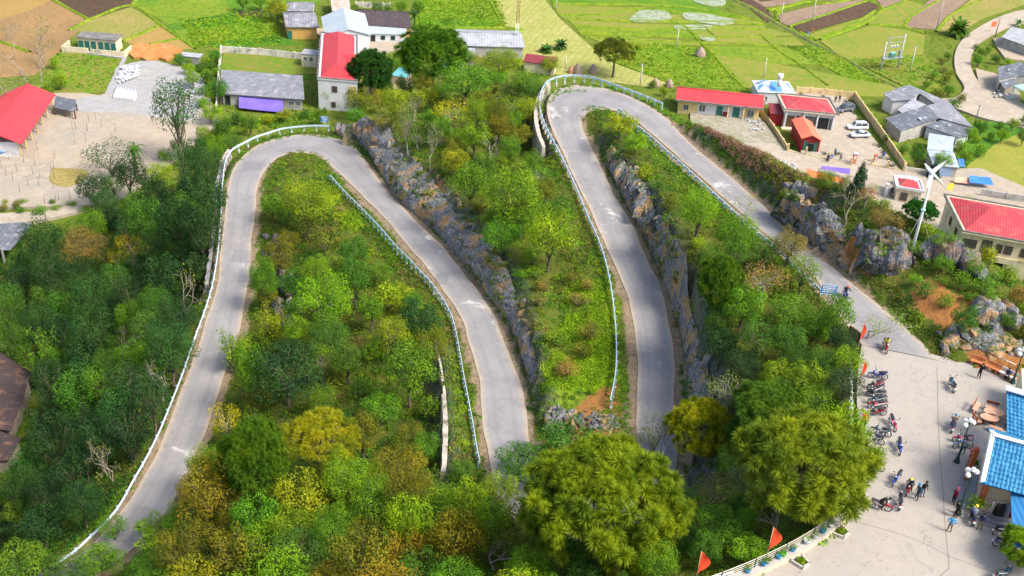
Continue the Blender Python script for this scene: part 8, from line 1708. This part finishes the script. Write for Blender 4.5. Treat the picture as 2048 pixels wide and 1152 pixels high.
bk = Vector((r1.x-.1-(e1.x-r1.x)*.0, r1.y, r1.z)); b2_ = r1+(r1-e1)*1.0; b2_.z = e1.z; b3 = r2+(r2-e2); b3.z = e2.z; tiled('rear_roof', RT, (b3, b2_, r1, r2), m_bt)
b = MB(); b.slab([r1+Vector((-.05, 0, .14)), (r1+b2_)/2+Vector((-.05, 0, .12)), (r1+b2_)/2+Vector((.3, 0, .12)), r1+Vector((.3, 0, .14))], .3); b.obj('rear_barge_board', M_BARGE, RT)
b = MB(); iw = Vector((1.3, -.0, 0)); w1, w2, w3, w4 = e1+Vector((1.5, 1.6, 0)), e2+Vector((0, 1.6, 0)), b3+Vector((0, -1.0, 0)), b2_+Vector((1.5, -1.0, 0)); b.prism([w1[:2], w2[:2], w3[:2], w4[:2]], -.4, 3.2); b.obj('wall', W_CRM, RT)
for (x, y) in ((e1.x+.9, e1.y+.75), (e1.x+3.4, e1.y+.55), (e1.x+.9, e1.y+4.0)): b = MB(); b.box((x, y, 1.7), (.38, .38, 3.4)); b.obj('column', M_TERR, RT)
b = MB(); fl = [e1+Vector((.3, .2, 0)), e2+Vector((0, .2, 0)), b3, b2_+Vector((.3, 0, 0))]; b.prism([p[:2] for p in fl], -.2, .55); b.obj('floor', W_PNK, RT); st = mat('grey granite step', (.24, .25, .28), (.18, .19, .22), 3, .6)
ax = (b2_-e1); ax.z = 0; ax.normalize(); fx_ = (e2-e1); fx_.z = 0; fx_.normalize(); sL = e1+Vector((.3, .2, 0)); ln = 4.6
for k in range(3): b = MB(); q0 = sL-fx_*(.42*(k+1)); q1 = sL-fx_*(.42*k)-fx_*.0; b.prism([q0[:2], q1[:2], (q1+ax*ln)[:2], (q0+ax*ln)[:2]], -.2, .55-.15*(k+1)+.003*k); b.obj('step', st, RT)
for k in range(3): b = MB(); q0 = sL-ax*(.42*(k+1)); q1 = sL-ax*(.42*k); b.prism([q0[:2], (q0+fx_*6)[:2], (q1+fx_*6)[:2], q1[:2]], -.2, .55-.15*(k+1)+.003*k); b.obj('step', st, RT)
tiled('far_roof', RT, (Pp(2014,872,3.0), Pp(2110,902,3.0), Pp(2110,800,4.9), Pp(2013,772,4.9)), m_bt); b = MB(); p_ = [Pp(2012,770,5.0), Pp(2110,798,5.0), Pp(2110,808,5.0), Pp(2012,779,5.0)]; b.slab(p_, .12); b.obj('far_ridge_board', M_BARGE, RT)
b = MB(); b.prism([(Pp(2026,866,0))[:2], (Pp(2120,893,0))[:2], (Pp(2120,815,0))[:2], (Pp(2024,790,0))[:2]], -.3, 3.0); b.obj('far_wall', W_CRM, RT)
b = MB(); b.slab([Pp(2021,982,2.8), Pp(2110,1000,3.3), Pp(2110,1110,2.6), Pp(2026,1092,2.3)], .07); b.obj('corrugated_canopy', M_CORB, RT)
b = MB(); [b.box(tuple(Pp(x, y, 0)+Vector((0, 0, 1.2))), (.09, .09, 2.5)) for x, y in ((2036, 1118), (2036, 1040))]; b.obj('canopy_posts', M_IRON, RT)
g = P(2001, 1035, ZP+.57); r = thing('clothes_rack', 'rack of dark clothes hanging under the tiled roof', 'clothes rack', g, -.1); b = MB(); b.tube([(-.9, 0, 1.5), (.9, 0, 1.5)], .02, 5); [b.tube([(s*.9, 0, 0), (s*.9, 0, 1.5)], .02, 5) for s in (-1, 1)]; b.obj('frame', M_STEEL, r)
for i, (x, m) in enumerate([(-.45, CL['black']), (-.1, CL['black']), (.25, CL['grey']), (.6, CL['red'])]): b = MB(); b.lathe([(.30, .35), (.26, .9), (.20, 1.3), (.06, 1.45)], 9, (x, -.05, 0)); b.obj('garment', m, r)
tree_l = None
for (px_, py_, s, lb) in [(1950, 1020, 1.0, 'leafy green plant beside the grey steps'), (1748, 925, 1.2, 'small shrub between the motorbikes and the wide pine')]:
    g = P(px_, py_, ZP+.02); r = thing('shrub', lb, 'shrub', g); rg = np.random.default_rng(px_); C = rg.normal(size=(420, 3))*np.array([.38, .38, .36])*s+np.array([0, 0, .75*s]); N = rg.normal(size=C.shape)+np.array([0, 0, .6]); N /= np.linalg.norm(N, axis=1)[:, None]; V, F = quads(C, N, np.full(420, .2), rg, .5); o = crown_obj(V, F, rg, r, name='foliage'); o.color = C_['lg']+(1,); b = MB(); [b.tube([(0, 0, 0), (rg.normal()*.2, rg.normal()*.2, .8*s)], .02, 4) for _ in range(5)]; b.obj('stems', M_BARK, r)
g = P(1964, 1013, ZP+.3); b = MB(); b.lathe([(.18, 0), (.24, .25), (.2, .3)], 12); o = b.obj('plant_pot', K_WHT); o.location = P(1969, 1018, ZP+.02); tag(o, 'white round pot at the corner of the grey steps', 'pot')
